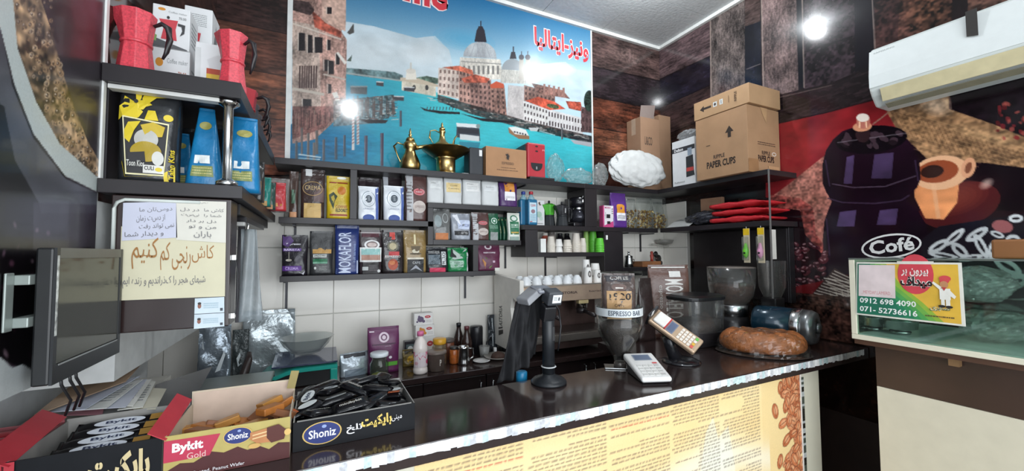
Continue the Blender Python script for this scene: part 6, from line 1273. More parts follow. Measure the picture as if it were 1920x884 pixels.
# ---------------------------------------------------------------- wafer boxes on the front counter
def tray(name, lab, x0, x1, y0, y1, h, hb, out, inn, th=.003, specs=(), fl=True):
    t = thing(name, lab, 'box', ((x0+x1)/2, (y0+y1)/2, ZT+.001)); w, d = x1-x0, y1-y0
    part('front', MB().box(-w/2, w/2, -d/2, -d/2+th, 0, h), out, t); part('back', MB().box(-w/2, w/2, d/2-th, d/2, 0, hb), inn, t)
    part('side', MB().box(-w/2, -w/2+th, -d/2+th, d/2-th, 0, h), inn, t); part('side', MB().box(w/2-th, w/2, -d/2+th, d/2-th, 0, h), inn, t)
    part('base', MB().box(-w/2+th, w/2-th, -d/2+th, d/2-th, 0, th), inn, t)
    decals(t, specs, lambda u, v, e: ((u-.5)*w, -d/2-e, v*h), True)
    return t, w, d
CRM = M('#c7b9a4', .6, 0, .04); RDB = M('#b5303c', .4); BKB = M('#0d0f14', .5, 0, .1, spec=.25); GRYI = M('#9c9a96', .6)
NV, GLD, WT = '#22306e', '#cfae62', '#e6e4e6'
def shoniz(u, v, ru, rv): return [('e', u, v, ru*1.08, rv*1.09, GLD), ('e', u, v, ru, rv, NV), ('t', 'Shoniz', u-ru*.74, v-rv*.42, u+ru*.76, v+rv*.4, WT, 0, .02), ('e', u+ru*.1, v+rv*.62, ru*.13, rv*.16, '#8fa0cc')]
t3, w3, d3 = tray('wafer_box', 'open black box of small black wrapped wafers, right of the three in front', -.060, .288, 1.325, 1.60, .083, .088, BKB, GRYI, specs=shoniz(.22, .5, .14, .36)+[('t', fa('تلخ'), .41, .28, .54, .62, WT, 0, .02), ('t', fa('بایکیت'), .53, .36, .79, .82, '#d9bd62', 0, .04), ('t', fa('مینی'), .79, .45, .88, .68, WT)])
part('rim_fold', MB().obox((0, -d3/2+.006, .0835), (w3/2-.01, 0, 0), (0, .004, 0), (0, 0, .0006)), GRYI, t3)
t2, w2, d2 = tray('wafer_box', 'open gold and maroon wafer box with a red side flap', -.343, -.066, 1.30, 1.545, .112, .150, M('#b3a25e', .35), CRM, specs=[('p', [(0, 0), (1, 0), (1, .38), (.9, .42), (.82, .3), (.74, .42), (.64, .38), (.56, .5), (.45, .42), (.35, .5), (.22, .32), (.12, .36), (0, .2)], '#4a1c1c'),
    ('p', [(0, .42), (.34, .42), (.42, .88), (0, .9)], '#b52f4a'), ('t', 'Bykit', .06, .56, .29, .82, WT, 0, .04), ('t', 'Gold', .17, .42, .31, .56, '#e0b9b4')]+shoniz(.56, .76, .11, .18)+
    [('p', [(.66, .78), (.84, .84), (.93, .7), (.84, .48), (.72, .5), (.66, .62)], '#b97b4c'), ('p', [(.68, .72), (.8, .76), (.8, .73), (.68, .69)], '#e2c08e'), ('p', [(.68, .64), (.8, .68), (.8, .65), (.68, .61)], '#e2c08e'), ('p', [(.8, .84), (.9, .88), (.97, .72), (.95, .5), (.84, .46), (.8, .6)], '#54241c'), ('e', .70, .46, .05, .06, '#c9a05c'), ('e', .98, .66, .03, .08, '#d9b46a'), ('t', 'Cocoa Coated, Peanut Wafer', .08, .06, .62, .15, WT)])
part('lid_flap', MB().obox((-w2/2-.012, -.02, .132), (.0006, 0, .0009), (0, .112, .014), (-.018, 0, .012)), RDB, t2)
part('corner_flap', MB().obox((w2/2-.005, .095, .155), (.012, -.006, 0), (0, .001, 0), (.006, 0, .028)), M('#a99a66', .5), t2)
part('inner_back_print', MB().box(-w2/2+.004, w2/2-.004, d2/2-.0045, d2/2-.0032, .04, .145), M('#c9b3a2', .6), t2)
t1, w1, d1 = tray('wafer_box', 'open black box of long black wafers, second from the left', -.618, -.347, 1.30, 1.545, .112, .118, BKB, GRYI, specs=shoniz(.27, .1, .17, .42)+[('t', fa('بایکیت'), .5, .12, .92, .85, '#cdbb8e', 0, .05), ('t', fa('تلخ'), .40, .02, .52, .4, '#bdb29a', 0, .03), ('p', [(0, 0), (.06, 0), (.06, 1), (0, 1)], '#b5303c')])
part('lid_flap', MB().obox((-w1/2-.014, -.02, .132), (.0006, 0, .0009), (0, .112, .014), (-.024, 0, .014)), RDB, t1)
t0, w0, d0 = tray('wafer_box', 'red wafer box at the far left edge', -.89, -.623, 1.30, 1.545, .112, .118, RDB, M('#b56a70', .6), specs=[('t', 'Bykit', .5, .5, .9, .85, WT, 0, .03)])
# long wafers
def wafer(lab, x, y, z, L, rz, mat, ov, grp, tl=0, wd=.032, th=.013, roll=0, blocky=False):
    t = thing('wafer_pack', lab, 'wafer', (x, y, z), 0, grp, rot=(roll, tl, rz)); rings = []
    for s_, a, b in ((-.5, wd*.55, .0012), (-.46, wd*.5, .002), (-.43, wd*.42, th*.4), (-.36, wd*.5, th*.5), (.36, wd*.5, th*.5), (.43, wd*.42, th*.4), (.46, wd*.5, .002), (.5, wd*.55, .0012)):
        rings.append([(s_*L, a*math.cos(q)/max(abs(math.cos(q)), abs(math.sin(q)))**.7, b*math.sin(q)/max(abs(math.cos(q)), abs(math.sin(q)))**.7+th/2) for q in np.linspace(0, 2*math.pi, 13)[:-1]])
    if blocky: part('wrapper', MB().box(-L/2, L/2, -wd/2, wd/2, 0, th), mat, t, bevel=.003)
    else: part('wrapper', MB().loft(rings), mat, t, smooth=True)
    if ov: decals(t, ov, lambda u, v, e: ((u-.5)*L, (v-.5)*wd*.9, th+.0012+e), True)
    return t
BW = M('#0c0c10', .18, 0, .2, 20, .2)
ovl = [('e', .42, .5, .25, .42, '#c9ced6'), ('t', 'Bykit', .28, .3, .58, .7, '#2b3550', 0, .03), ('r', .72, .15, .88, .85, '#9a7434')]
nm = ['front most', 'second', 'third', 'fourth', 'rear most']
for k in range(5):
    wafer('long black wafer with a pale oval, %s in its box' % nm[k], -.475, 1.345+.040*k, ZT+.07+.006*k, .215, .05*(k % 3)-.03, BW, ovl, 'long black wafers in the left black box', roll=.5)
for k in range(5):
    wafer('long black wafer of the lower layer, %s in its box' % nm[k], -.475, 1.345+.040*k, ZT+.038, .22, .02, BW, [], 'long black wafers in the left black box', roll=.2)
RW = M('#b8303c', .3, 0, .1, 20, .2)
for k in range(4): wafer('red wrapped wafer, %s in the far left box' % nm[k], -.752, 1.35+.048*k, ZT+.105, .215, .06*k-.1, RW, [('t', 'Bykit', .3, .3, .6, .7, WT, 0, .03), ('r', .05, .2, .25, .8, '#b9c6d8')], 'red wafers in the far left box', roll=.3)
# gold wafers showing in the gold box
rr = random.Random(4); OR = [M('#a8682e', .4, .1, .15, 40), M('#82502e', .5), M('#b9823c', .35, .2)]
for k in range(16):
    x = -.33+.25*(k % 8)/7.4+rr.uniform(-.006, .006); y = 1.36+.07*(k//8)+rr.uniform(-.01, .02)
    wafer('orange brown wrapped wafer in the gold box, %s row, place %s from the left' % (['front', 'rear'][k//8], ['one', 'two', 'three', 'four', 'five', 'six', 'seven', 'eight'][k % 8]), x, y+.02, ZT+.050+.022*rr.random()+.034*(k % 8 > 5), .062, rr.uniform(-1, 1), OR[k % 3], [], 'orange brown wafers in the gold box', wd=.042, th=.020, tl=rr.uniform(-.4, .4), roll=rr.uniform(-.4, .4), blocky=True)
for k in range(8): wafer('orange brown wafer deep in the gold box, place %s from the left' % ['one', 'two', 'three', 'four', 'five', 'six', 'seven', 'eight'][k], -.32+.033*k, 1.43, ZT+.035, .17, 1.57, OR[k % 3], [], 'orange brown wafers in the gold box', wd=.03, th=.02, blocky=True)
# small black wafers heap
OV2 = [('e', .5, .5, .30, .42, '#d3d8d8'), ('t', 'Bykit', .3, .3, .7, .7, '#2b3550', 0, .03)]
OV3 = [('t', 'minibykit', .2, .35, .8, .65, '#b9b7b0', 0, .02)]
OV4 = [('r', .05, .1, .3, .9, '#b35a30'), ('e', .6, .5, .25, .4, '#d3d8d8')]
spec_w = [(-.02, 1.50, .075, 1.3, OV2), (.045, 1.52, .085, 1.0, OV2), (.06, 1.44, .078, .3, OV2), (.12, 1.50, .088, -.7, OV3), (.15, 1.56, .09, .2, OV3), (.23, 1.52, .085, -1.2, OV2), (.19, 1.47, .085, -.5, OV3), (-.03, 1.42, .07, .4, OV4), (.10, 1.39, .072, .1, OV3), (.17, 1.40, .07, .6, []), (.245, 1.44, .07, 1.3, OV4), (.01, 1.38, .066, .7, OV3), (.02, 1.57, .088, .4, []), (.09, 1.57, .084, -.3, []), (.21, 1.57, .084, 1.0, []), (.22, 1.38, .06, .3, []), (-.03, 1.56, .07, 1.2, [])]
wds = ['with its oval upward at the left end', 'with its oval upward near the left back', 'with its oval at the middle front', 'lying aslant with lettering in the centre', 'lettered, along the back edge', 'with its oval at the right end', 'lettered, right of the centre', 'with an orange end at the left front corner', 'lettered, at the middle of the front edge', 'plain, right of the middle front', 'with an orange end at the right front corner', 'lettered, at the front left', 'plain, at the back left', 'plain, at the back middle', 'plain, at the back right', 'plain, low at the front right', 'plain, in the back left corner']
for k, (x, y, z, a, ov) in enumerate(spec_w): wafer('small black wafer '+wds[k], x, y, ZT+z+.004, .112, a, BW, ov, 'small black wafers in the right box', wd=.052, th=.022, tl=rr.uniform(-.25, .25), roll=rr.uniform(-.3, .3))
for k in range(21):
    x = -.03+.045*(k % 7); y = 1.37+.085*(k//7)
    wafer('small black wafer of the lower layer, %s row, place %s from the left' % (['front', 'middle', 'rear'][k//7], ['one', 'two', 'three', 'four', 'five', 'six', 'seven'][k % 7]), x, y, ZT+.035+.01*(k % 2), .09, rr.uniform(-1, 1), BW, [], 'small black wafers in the right box', wd=.04, th=.02)

# ---------------------------------------------------------------- things on the front counter
t = thing('card_reader_stand', 'black pole stand with a round foot and a swivel terminal head', 'stand', (.915, 1.525, ZT+.001))
GS = M('#1d2024', .4, 0, .05)
part('foot', MB().lathe([(.078, 0), (.078, .008), (.068, .018), (.03, .032), (.0285, .04)], 36), GS, t, smooth=True)
part('pole', MB().lathe([(.0275, .0405), (.0275, .27), (.026, .272)], 28), GS, t, smooth=True)
part('slot', MB().box(.004, .016, -.0282, -.020, .185, .245), BLK, t)
part('cable_ring', MB().lathe([(.030, .068), (.034, .07), (.030, .074), (.0285, .071)], 24), M('#c9cccc', .4), t, smooth=True)
part('clamp', MB().obox((0, 0, .305), (.03, 0, 0), (0, .02, .01), (0, -.01, .035)), BLK, t, bevel=.006)
part('head', MB().obox((.014, -.012, .375), (.036, 0, 0), (0, .030, .010), (0, -.009, .029)), M('#3a3d42', .4), t, bevel=.006)
part('head_cover', MB().obox((-.005, .035, .404), (.045, 0, 0), (0, .045, .010), (-.004, -.002, .007)), M('#7c7f88', .35), t, bevel=.008)
part('side_hood', MB().obox((-.072, .04, .378), (.040, .01, .024), (-.006, .045, .0), (-.004, .002, .014)), M('#8f9094', .4), t, bevel=.006)
sc = part('display', MB().obox((.020, -.0440, .367), (.022, 0, 0), (0, .0008, .0002), (0, -.0056, .018)), M('#e6e8e9', .4), t)
decals(t, [('r', .62, .3, .8, .7, '#55585c'), ('l', .1, .3, .5, .8, 3, '#8a8d90')], lambda u, v, e: (-.002+.044*u, -.0452+.0112*(.5-v)-e, .349+.036*v), True)
part('cord', MB().tube([(.035, 0, .35), (.062, .01, .31), (.066, 0, .24), (.05, -.01, .17), (.055, .01, .13)], .004, 8), BLK, t, smooth=True)
t = thing('black_cloth', 'black cloth draped from the terminal stand down to the left', 'cloth', (.915, 1.56, ZT+.001))
def cl(a, b):
    x = -.035-.17*b*(1-a*.75)-.01; z = .40-.37*b**1.1+.02*a; 
    return (-.13+.12*a-.10*b+.05*a*b, .05-.03*math.sin(a*9+b*3)+.04*b, .40-.385*b-.03*(1-a)*(1-b)+.01*math.sin(a*11)*b)
def drape(a, b):
    fold = math.sin(a*15+b*4)*.5+math.sin(a*31-b*7)*.25
    xl, xr_ = -.10-.105*b**.8, .034-.05*b
    x = xl+(xr_-xl)*a; y = .030-.035*fold*(.3+.7*b)-.02*math.sin(math.pi*a)*b; z = .398-.02*(1-a)-(.385-.09*a)*b
    return (x, y+.02, z-.006*fold)
part('drape', MB().grid(drape, 48, 30), M('#0f0f13', .8, 0, .3, 40), t, smooth=True, solid=.004)
t = thing('squeeze_bottle', 'bottle with a blue cap standing low behind the counter edge', 'bottle', (at(978, 706, Y=1.66)[0], 1.66, .90))
part('body', MB().lathe([(.0, 0), (.032, 0), (.034, .01), (.034, .06), (.02, .075)], 24), M('#7fa9bc', .15, 0, 0, alpha=.7), t, smooth=True)
ztc = at(978, 698, Y=1.66)[2]-.90; part('cap', MB().lathe([(.026, .0755), (.026, ztc), (.023, ztc+.003)], 24), M('#1f86b8', .35), t, smooth=True)
part('shelf_bracket', MB().box(-.05, .05, -.04, .06, -.02, -.0005), DKF, t)
# hopper
hx, hy = 1.345, 1.56
t = thing('bean_hopper', 'clear funnel hopper holding a coffee bag upright on the counter', 'hopper', (hx, hy, ZT+.001), -.6)
part('base_plate', MB().box(-.075, .035, -.035, .04, 0, .006), STEEL, t, bevel=.002)
part('neck', MB().lathe([(.03, .0065), (.03, .022), (.026, .03)], 24), M('#55504c', .2, .3), t, smooth=True)
part('funnel', MB().lathe([(.026, .031), (.032, .05), (.098, .16), (.108, .19), (.112, .305), (.1085, .305), (.1045, .19), (.094, .162), (.028, .053)], 40, caps=False), CLEAR(haze=.008), t, smooth=True)
part('rim_label', MB().lathe([(.1135, .262), (.1145, .300)], 40, caps=False), M('#cdd2d4', .4), t, smooth=True)
part('beans', MB().lathe([(.02, .06), (.085, .165), (.095, .19), (.095, .215), (.05, .235), (0, .24)], 24), M('#453a36', .4, 0, .3, 60, .5), t, smooth=True)
decals(t, [('t', 'ESPRESSO BAR', .25, .2, .9, .8, '#3f4a58', 0, .01)], lambda u, v, e: (math.sin((u-.5)*2.2)*(.1148+e), -math.cos((u-.5)*2.2)*(.1148+e), .262+.038*v))
bag('coffee_bag', 'dark and tan coffee bag numbered 1920 standing in the clear hopper', 'coffee bag', (hx+.005, hy+.01, ZT+.243), .165, at(1155, 514, Y=1.53)[2]-ZT-.243, .10, mm('#4e423e', .22, .7), [('r', 0, .82, 1, 1, '#38363a'), ('t', 'COFFEE', .25, .86, .8, .93, '#b9b4ae', 0, .02), ('r', 0, .0, 1, .62, '#b08c62'), ('t', '1920', .22, .42, .84, .58, '#2b2422', 0, .02), ('t', 'CAFFE', .36, .28, .64, .34, '#5a4634', 0, .01), ('e', .5, .70, .22, .08, '#6a5650'), ('r', .4, .67, .62, .70, '#d9d4cc')], amp=.006, seed=3, sag=5, rz=-.6)
# white terminal
t = thing('card_terminal', 'white card terminal lying tilted near the counter front', 'card reader', (1.35, 1.385, ZT+.001), -.36, None)
TW = M('#dcdad7', .35, 0, .02); a_ = .24
def wedge(x0, x1, y0, y1, zb, z0, z1): return MB().loft([[(x0, y0, zb), (x1, y0, zb), (x1, y0, z0), (x0, y0, z0)], [(x0, y1, zb), (x1, y1, zb), (x1, y1, z1), (x0, y1, z1)]])
part('base', wedge(-.058, .058, -.085, .09, .0, .010, .055), M('#2b2c30', .4), t, bevel=.004)
part('shell', MB().loft([[(-.068, -.105, .008), (.068, -.105, .008), (.068, -.105, .030), (-.068, -.105, .030)], [(-.072, .105, .0555), (.072, .105, .0555), (.072, .105, .085), (-.072, .105, .085)]]), TW, t, bevel=.010, seg=4)
tmz = lambda u, v, e: ((u-.5)*.136, -.105+.21*v, .030+.055*v+e+.0008)
decals(t, [('r', .2, .66, .82, .9, '#8b93a0'), ('r', .24, .69, .78, .87, '#5d6a80'), ('r', .72, .52, .88, .57, '#c9484c')], tmz, True)
for i in range(4):
    for j in range(4):
        q = tmz(.2+.2*j, .12+.11*i, 0); part('key', MB().obox(q, (.010, 0, 0), (0, .0075, .002), (0, 0, .0012)), M(['#c9c8c4', '#c9c8c4', '#c9c8c4', '#b8b7b4'][j], .4), t)
# gold terminal on its stand
t = thing('card_terminal', 'gold coloured card terminal on a tilted black stand', 'card reader', (0, 0, 0))
part('stand_base', MB().lathe([(.095, 0), (.095, .006), (.08, .014), (.03, .022)], 36, (1.70, 1.50, ZT+.001)), M('#1c1c20', .2, 0, .1, coat=.5), t, smooth=True)
part('stand_arm', MB().tube([(1.68, 1.52, ZT+.02), (1.655, 1.53, ZT+.08), (1.63, 1.52, ZT+.13)], [.035, .028, .03], 14), M('#1c1c20', .25), t, smooth=True)
p0, p1 = at(1226, 594, Y=1.575), at(1307, 652, Y=1.39); ax_ = p1-p0; L_ = np.linalg.norm(ax_); ax_ /= L_
sd = CR+np.array([0, 0, .12]); sd -= ax_*(sd@ax_); sd /= np.linalg.norm(sd); up_ = np.cross(sd, ax_); up_ = up_ if up_[2] > 0 else -up_
mid = (p0+p1)/2
GT = M('#bfa489', .3, .35, .05)
part('cradle', MB().obox(mid-up_*.030-ax_*.01, ax_*L_*.46, sd*.036, up_*.013), M('#1e1c1c', .3), t, bevel=.008, seg=3)
part('backrest', MB().obox(p0-ax_*.012-sd*.0, ax_*.008, sd*.045, up_*.045), M('#232326', .35), t, bevel=.008)
part('shell', MB().obox(mid, ax_*L_*.53, sd*.048, up_*.016), GT, t, bevel=.010, seg=4)
part('paper_roll_cover', MB().obox(p0+ax_*.045+up_*.022, ax_*.034, sd*.036, up_*.009), M('#d9d6d0', .4), t, bevel=.008, seg=3)
part('red_strip', MB().obox(p0+ax_*.079+up_*.0215, ax_*.003, sd*.036, up_*.0065), M('#b5323a', .4), t)
gm = lambda u, v, e: tuple(p0+ax_*(L_*(1-v))+sd*((u-.5)*.09)+up_*(.0165+e))
decals(t, [('r', .12, .50, .88, .66, '#6f7686'), ('r', .18, .52, .82, .64, '#515c74')], gm, True)
for i in range(5):
    for j in range(4):
        q = np.array(gm(.2+.2*j, .08+.075*i, .0012)); cq_ = {0: ['#c9564a', '#d0a640', '#d8cfc4', '#5fae4a']}.get(i, ['#d8cfc4']*4)[j]
        part('key', MB().obox(q, ax_*.0068, sd*.0075, up_*.0012), M(cq_, .4), t)
part('receipt', MB().obox(p0-ax_*.004+up_*.05-sd*.02, ax_*.0006, sd*.010, up_*.02), M('#d8d8d6', .5), t)
# tall brown bag
xb, wb_ = xr(1231, 1285, 540, 1.93)
bag('coffee_bag', 'tall brown coffee bag lettered downwards in white behind the gold terminal', 'coffee bag', (xb+.01, 1.965, ZT+.001), wb_, at(1258, 497, Y=1.95)[2]-ZT, .075, mm('#5a3f36', .3, .35), [('r', 0, .955, 1, 1, '#d9d6d0'), ('r', .5, .83, .78, .91, '#d4d2ce'), ('t', 'MOKAFLOR', .38, .2, .82, .80, '#d2cfca', -1, .01), ('t', 'espresso', .2, .4, .3, .72, '#b9b4ae', -1), ('p', [(0, 0), (.25, 0), (.25, .95), (0, .95)], '#6a4a3e')], taper=-.04, sag=7, amp=.003, seal=.03, rz=-.45)
pouch('dark brown bag in shadow left of the tall brown bag', xb-.20, 1.965, .15, .40, mm('#2c2120', .3, .5), [], nm='coffee_bag', cat='coffee bag', z=ZT+.001, taper=.3, seed=6)
# oval bean container
t = thing('bean_container', 'clear oval container with a black lid and dark base beside the grinder', 'container', (2.115, 1.745, ZT+.001))
def oval(r1, r2, z, n=36, c=(0, 0)): return [(c[0]+r1*math.copysign(abs(math.cos(q))**.6, math.cos(q)), c[1]+r2*math.copysign(abs(math.sin(q))**.6, math.sin(q)), z) for q in np.linspace(0, 2*math.pi, n+1)[:-1]]
part('base', MB().loft([oval(.13, .10, 0), oval(.155, .11, .03), oval(.16, .115, .085)]), M('#201e20', .3), t, smooth=False, bevel=.003)
part('wall', MB().loft([oval(.158, .113, .0855), oval(.167, .12, .275)], c0=False, c1=False), CLEAR(haze=.04, tint='#ecebe9'), t, smooth=True)
part('beans', MB().loft([oval(.145, .10, .086), oval(.147, .102, .15)]), M('#2e2a28', .4, 0, .4, 50, .6), t, smooth=True)
part('lid', MB().loft([oval(.172, .124, .2755), oval(.174, .126, .295), oval(.15, .105, .307)]), M('#141517', .3), t, smooth=False, bevel=.003)
# grinder
t = thing('coffee_grinder', 'coffee grinder with a wide clear hopper of beans and a steel collar', 'grinder', (2.575, 1.83, ZT+.001))
part('base', MB().lathe([(.12, 0), (.12, .06), (.105, .09), (.10, .13)], 32), M('#1d1b1d', .3), t, smooth=True)
part('collar', MB().lathe([(.098, .1305), (.102, .135), (.105, .205), (.10, .21)], 36), STEEL, t, smooth=True)
part('badge', MB().lathe([(.010, 0), (.010, .003)], 14, (-.045, -.0965, .175), axis='y'), M('#333333', .4), t)
part('hopper', MB().lathe([(.098, .211), (.135, .27), (.145, .32), (.152, .455), (.149, .455), (.141, .32), (.13, .273), (.095, .214)], 44, caps=False), CLEAR(haze=.035, tint='#efece8'), t, smooth=True)
part('beans', MB().lathe([(.09, .215), (.128, .275), (.137, .32), (.137, .335), (.10, .35), (0, .345)], 36), M('#4f3226', .5, 0, .5, 70, .9), t, smooth=True)
part('lid', MB().lathe([(.150, .4555), (.150, .463), (.10, .468)], 44), M('#8f857e', .2, 0, .05, alpha=.5), t, smooth=True)
t = thing('bean_hopper', 'second clear hopper standing right behind the coffee grinder', 'hopper', (2.745, 1.655, ZT+.001))
part('body', MB().box(-.05, .05, -.05, .05, 0, .26), M('#1a1819', .35), t, bevel=.006)
part('jar', MB().loft([oval(.045, .045, .261), oval(.07, .07, .33), oval(.075, .075, .50), oval(.076, .076, .505)], c0=False, c1=False), CLEAR(haze=.03, tint='#eeeae6'), t, smooth=True)
# teal flask on its side
t = thing('vacuum_flask', 'dark teal vacuum flask with a steel end cap lying behind the cake', 'flask', (2.60, 1.49, ZT+.118), 0)
ra = .105
part('body', MB().lathe([(ra*.8, .17), (ra*.95, .165), (ra, .15), (ra, -.04)], 40, axis='y'), M('#123040', .22, .2, .08, 6, coat=.3), t, smooth=True)
part('steel_ring', MB().lathe([(ra*1.0, -.041), (ra*1.02, -.05), (ra*1.02, -.085), (ra*.98, -.09)], 40, axis='y'), CHROME, t, smooth=True)
part('end_cap', MB().lathe([(ra*.97, -.091), (ra*.96, -.13), (ra*.86, -.152), (ra*.4, -.158), (ra*.36, -.150), (0, -.150)], 40, axis='y'), M('#8d8f90', .3, .8, .06, 8), t, smooth=True)
part('knob', MB().lathe([(ra*.30, -.1505), (ra*.28, -.172), (ra*.1, -.176), (0, -.176)], 28, axis='y'), M('#6f7274', .3, .8), t, smooth=True)
t.rotation_euler = (0, 0, .22)
# cake in film
t = thing('bundt_cake', 'brown ring cake wrapped in clear film on the counter', 'cake', (2.235, 1.415, ZT+.001), -.80)
rings = []
NN, MM = 48, 18
for i in range(NN):
    a = 2*math.pi*i/NN; ring = []
    for j in range(MM):
        b = 2*math.pi*j/MM; rr2 = .062*(1+.05*math.sin(a*10)*max(0, math.sin(b))+.03*math.sin(a*23+j))
        R1, R2 = .145, .075
        x = (R1+rr2*1.1*math.cos(b))*math.cos(a); y = (R2*1.0+rr2*.85*math.cos(b))*math.sin(a); z = .058+rr2*math.sin(b)*(1.15 if math.sin(b) > 0 else .75)
        ring.append((x, y, z))
    rings.append(ring)
rings.append(rings[0])
part('cake_ring', MB().loft(rings, c0=False, c1=False), M('#9a5a2c', .55, 0, .3, 30, .8, bscale=60), t, smooth=True)
fr = np.random.RandomState(8); rings = []
for i in range(15):
    th = math.pi/2*i/14; rg = []
    for j in range(64):
        a = 2*math.pi*j/64; k_ = 1+.025*math.sin(a*13+i)+.018*fr.rand(); rg.append((.224*k_*math.cos(a)*math.cos(th)**.35 if i < 14 else 0, .142*k_*math.sin(a)*math.cos(th)**.35 if i < 14 else 0, .004+.128*math.sin(th)*(1+.02*math.sin(a*7))))
    rings.append(rg)
part('film', MB().loft(rings, c0=False, c1=False), CLEAR(haze=.005, rough=.04), t, smooth=False)
part('foil_plate', MB().lathe([(.0, .001), (.22, .001), (.235, .008)], 48), M('#6a5f58', .25, .5), t).scale = (1, .64, 1)

# ---------------------------------------------------------------- air conditioner
XA = XRW-.006; t = thing('air_conditioner', 'white split air conditioner high on the right wall', 'air conditioner')
ya = 1.135; yn = .28; zt_, zb_ = 2.79, 2.43
ya = at(1628, 96, X=XA-.19)[1]; zt_ = at(1628, 96, X=XA-.17)[2]; zb_ = at(1658, 199, X=XA-.14)[2]; dzc = (zt_-zb_)/.36
# front face line measured at the wall-side plane; body stands off 0.2 m
prof = [(0, zt_), (-.17, zt_), (-.188, zt_-.03), (-.205, zt_-.16), (-.205, zt_-.235), (-.185, zt_-.30*dzc), (-.14, zb_), (0, zb_)]
part('casing', MB().loft([[(XA+x, ya, z) for x, z in prof], [(XA+x, yn, z) for x, z in prof]]), M('#d3d8d5', .35, 0, .02), t, bevel=.012, seg=3)
fp = [(-.192, zt_-.02), (-.2085, zt_-.16), (-.2085, zt_-.225)]
part('front_panel', MB().loft([[(XA+x, ya-.004, z) for x, z in fp]+[(XA+x+.003, ya-.004, z) for x, z in fp[::-1]], [(XA+x, yn+.004, z) for x, z in fp]+[(XA+x+.003, yn+.004, z) for x, z in fp[::-1]]]), M('#dadedc', .3, 0, .02), t)
part('louver', MB().obox((XA-.198, (ya+yn)/2, zt_-.275), (0, (ya-yn)/2-.05, 0), (.012, 0, -.034), (.003, 0, .001)), M('#c9bd97', .4), t, bevel=.002)
part('outlet_gap', MB().obox((XA-.168, (ya+yn)/2, zt_-.332), (0, (ya-yn)/2-.06, 0), (.014, 0, -.009), (.002, 0, .002)), M('#77725f', .5), t)
part('dark_strip', MB().add([(XA-.212, at(1812, 60, X=XA-.212)[1], zt_-.002), (XA-.212, at(1834, 60, X=XA-.212)[1], zt_-.002), (XA-.212, at(1834, 60, X=XA-.212)[1], zt_-.13), (XA-.212, at(1812, 60, X=XA-.212)[1], zt_-.12)], [(0, 1, 2, 3)]), M('#2e2a27', .5), t, solid=.003)
decals(t, [('t', 'SAMSUNG', .03, .9, .14, .94, '#9aa09e')], lambda u, v, e: (XA-.2125-e-.0*v+(.018 if v > .5 else 0), ya-u*(ya-yn), zt_-.22+v*.20), True)

# ---------------------------------------------------------------- glass display case on its cream base
X0c, X1c, Y0c, Y1c, zc0, zc1 = 2.20, 2.80, -.35, .978, 1.200, 1.560
FRM = M('#d8d3bf', .4, 0, .03); GL = CLEAR(haze=.004, tint='#e2efe9', rough=.03)
t = thing('display_case', 'glass display case with a cream frame at the right', 'display case')
part('base_frame', MB().box(X0c, X1c, Y0c, Y1c, zc0, zc0+.022), FRM, t, bevel=.002)
part('corner_post', MB().box(X0c, X0c+.018, Y1c-.022, Y1c, zc0+.0225, zc1-.001), FRM, t, bevel=.002); part('corner_post', MB().box(X1c-.018, X1c, Y1c-.022, Y1c, zc0+.0225, zc1-.001), FRM, t)
part('top_rail', MB().box(X0c, X0c+.006, Y0c, Y1c, zc1, zc1+.007), M('#5a605a', .3), t)
part('end_frame', MB().box(X0c+.0185, X1c-.0185, Y1c-.01, Y1c, zc1-.012, zc1-.001), FRM, t)
part('front_pane', MB().box(X0c+.003, X0c+.007, Y0c, Y1c-.0225, zc0+.0225, zc1-.001), GL, t)
part('end_pane', MB().box(X0c+.0185, X1c-.0185, Y1c-.010, Y1c-.006, zc0+.0225, zc1-.0125), GL, t)
part('top_pane', MB().box(X0c+.0065, X1c, Y0c, Y1c, zc1, zc1+.005), GL, t)
part('glass_shelf', MB().box(X0c+.10, X1c-.02, Y0c+.02, Y1c-.03, zc0+.17, zc0+.176), CLEAR(haze=.03, tint='#c4dace', hz='#8fb0a2'), t)
part('floor_plate', MB().box(X0c+.01, X1c-.02, Y0c+.02, Y1c-.025, zc0+.0225, zc0+.026), M('#d9e0dc', .25), t)
part('back_pane', MB().box(X1c-.006, X1c-.002, Y0c, Y1c-.0225, zc0+.0225, zc1-.001), CLEAR(haze=.008, tint='#e9f2ee'), t)
t = thing('case_stand', 'brown and cream cabinet carrying the glass display case', 'cabinet')
BRN = M('#3a251c', .35, 0, .15, 5)
part('overhang', MB().box(X0c+.01, X1c, Y0c, Y1c-.006, zc0-.022, zc0-.001), M('#4a2f22', .35), t)
ysd = at(1645, 740, X=2.30)[1]
part('brown_panel', MB().box(2.30, X1c, Y0c, ysd, .985, zc0-.0225), BRN, t); part('cream_panel', MB().box(2.295, X1c, Y0c, ysd-.002, .0, .984), M('#d2ccb8', .45, 0, .03), t)
part('bracket', MB().box(2.27, 2.299, .66, .69, zc0-.06, zc0-.023), M('#8a6a48', .4), t)
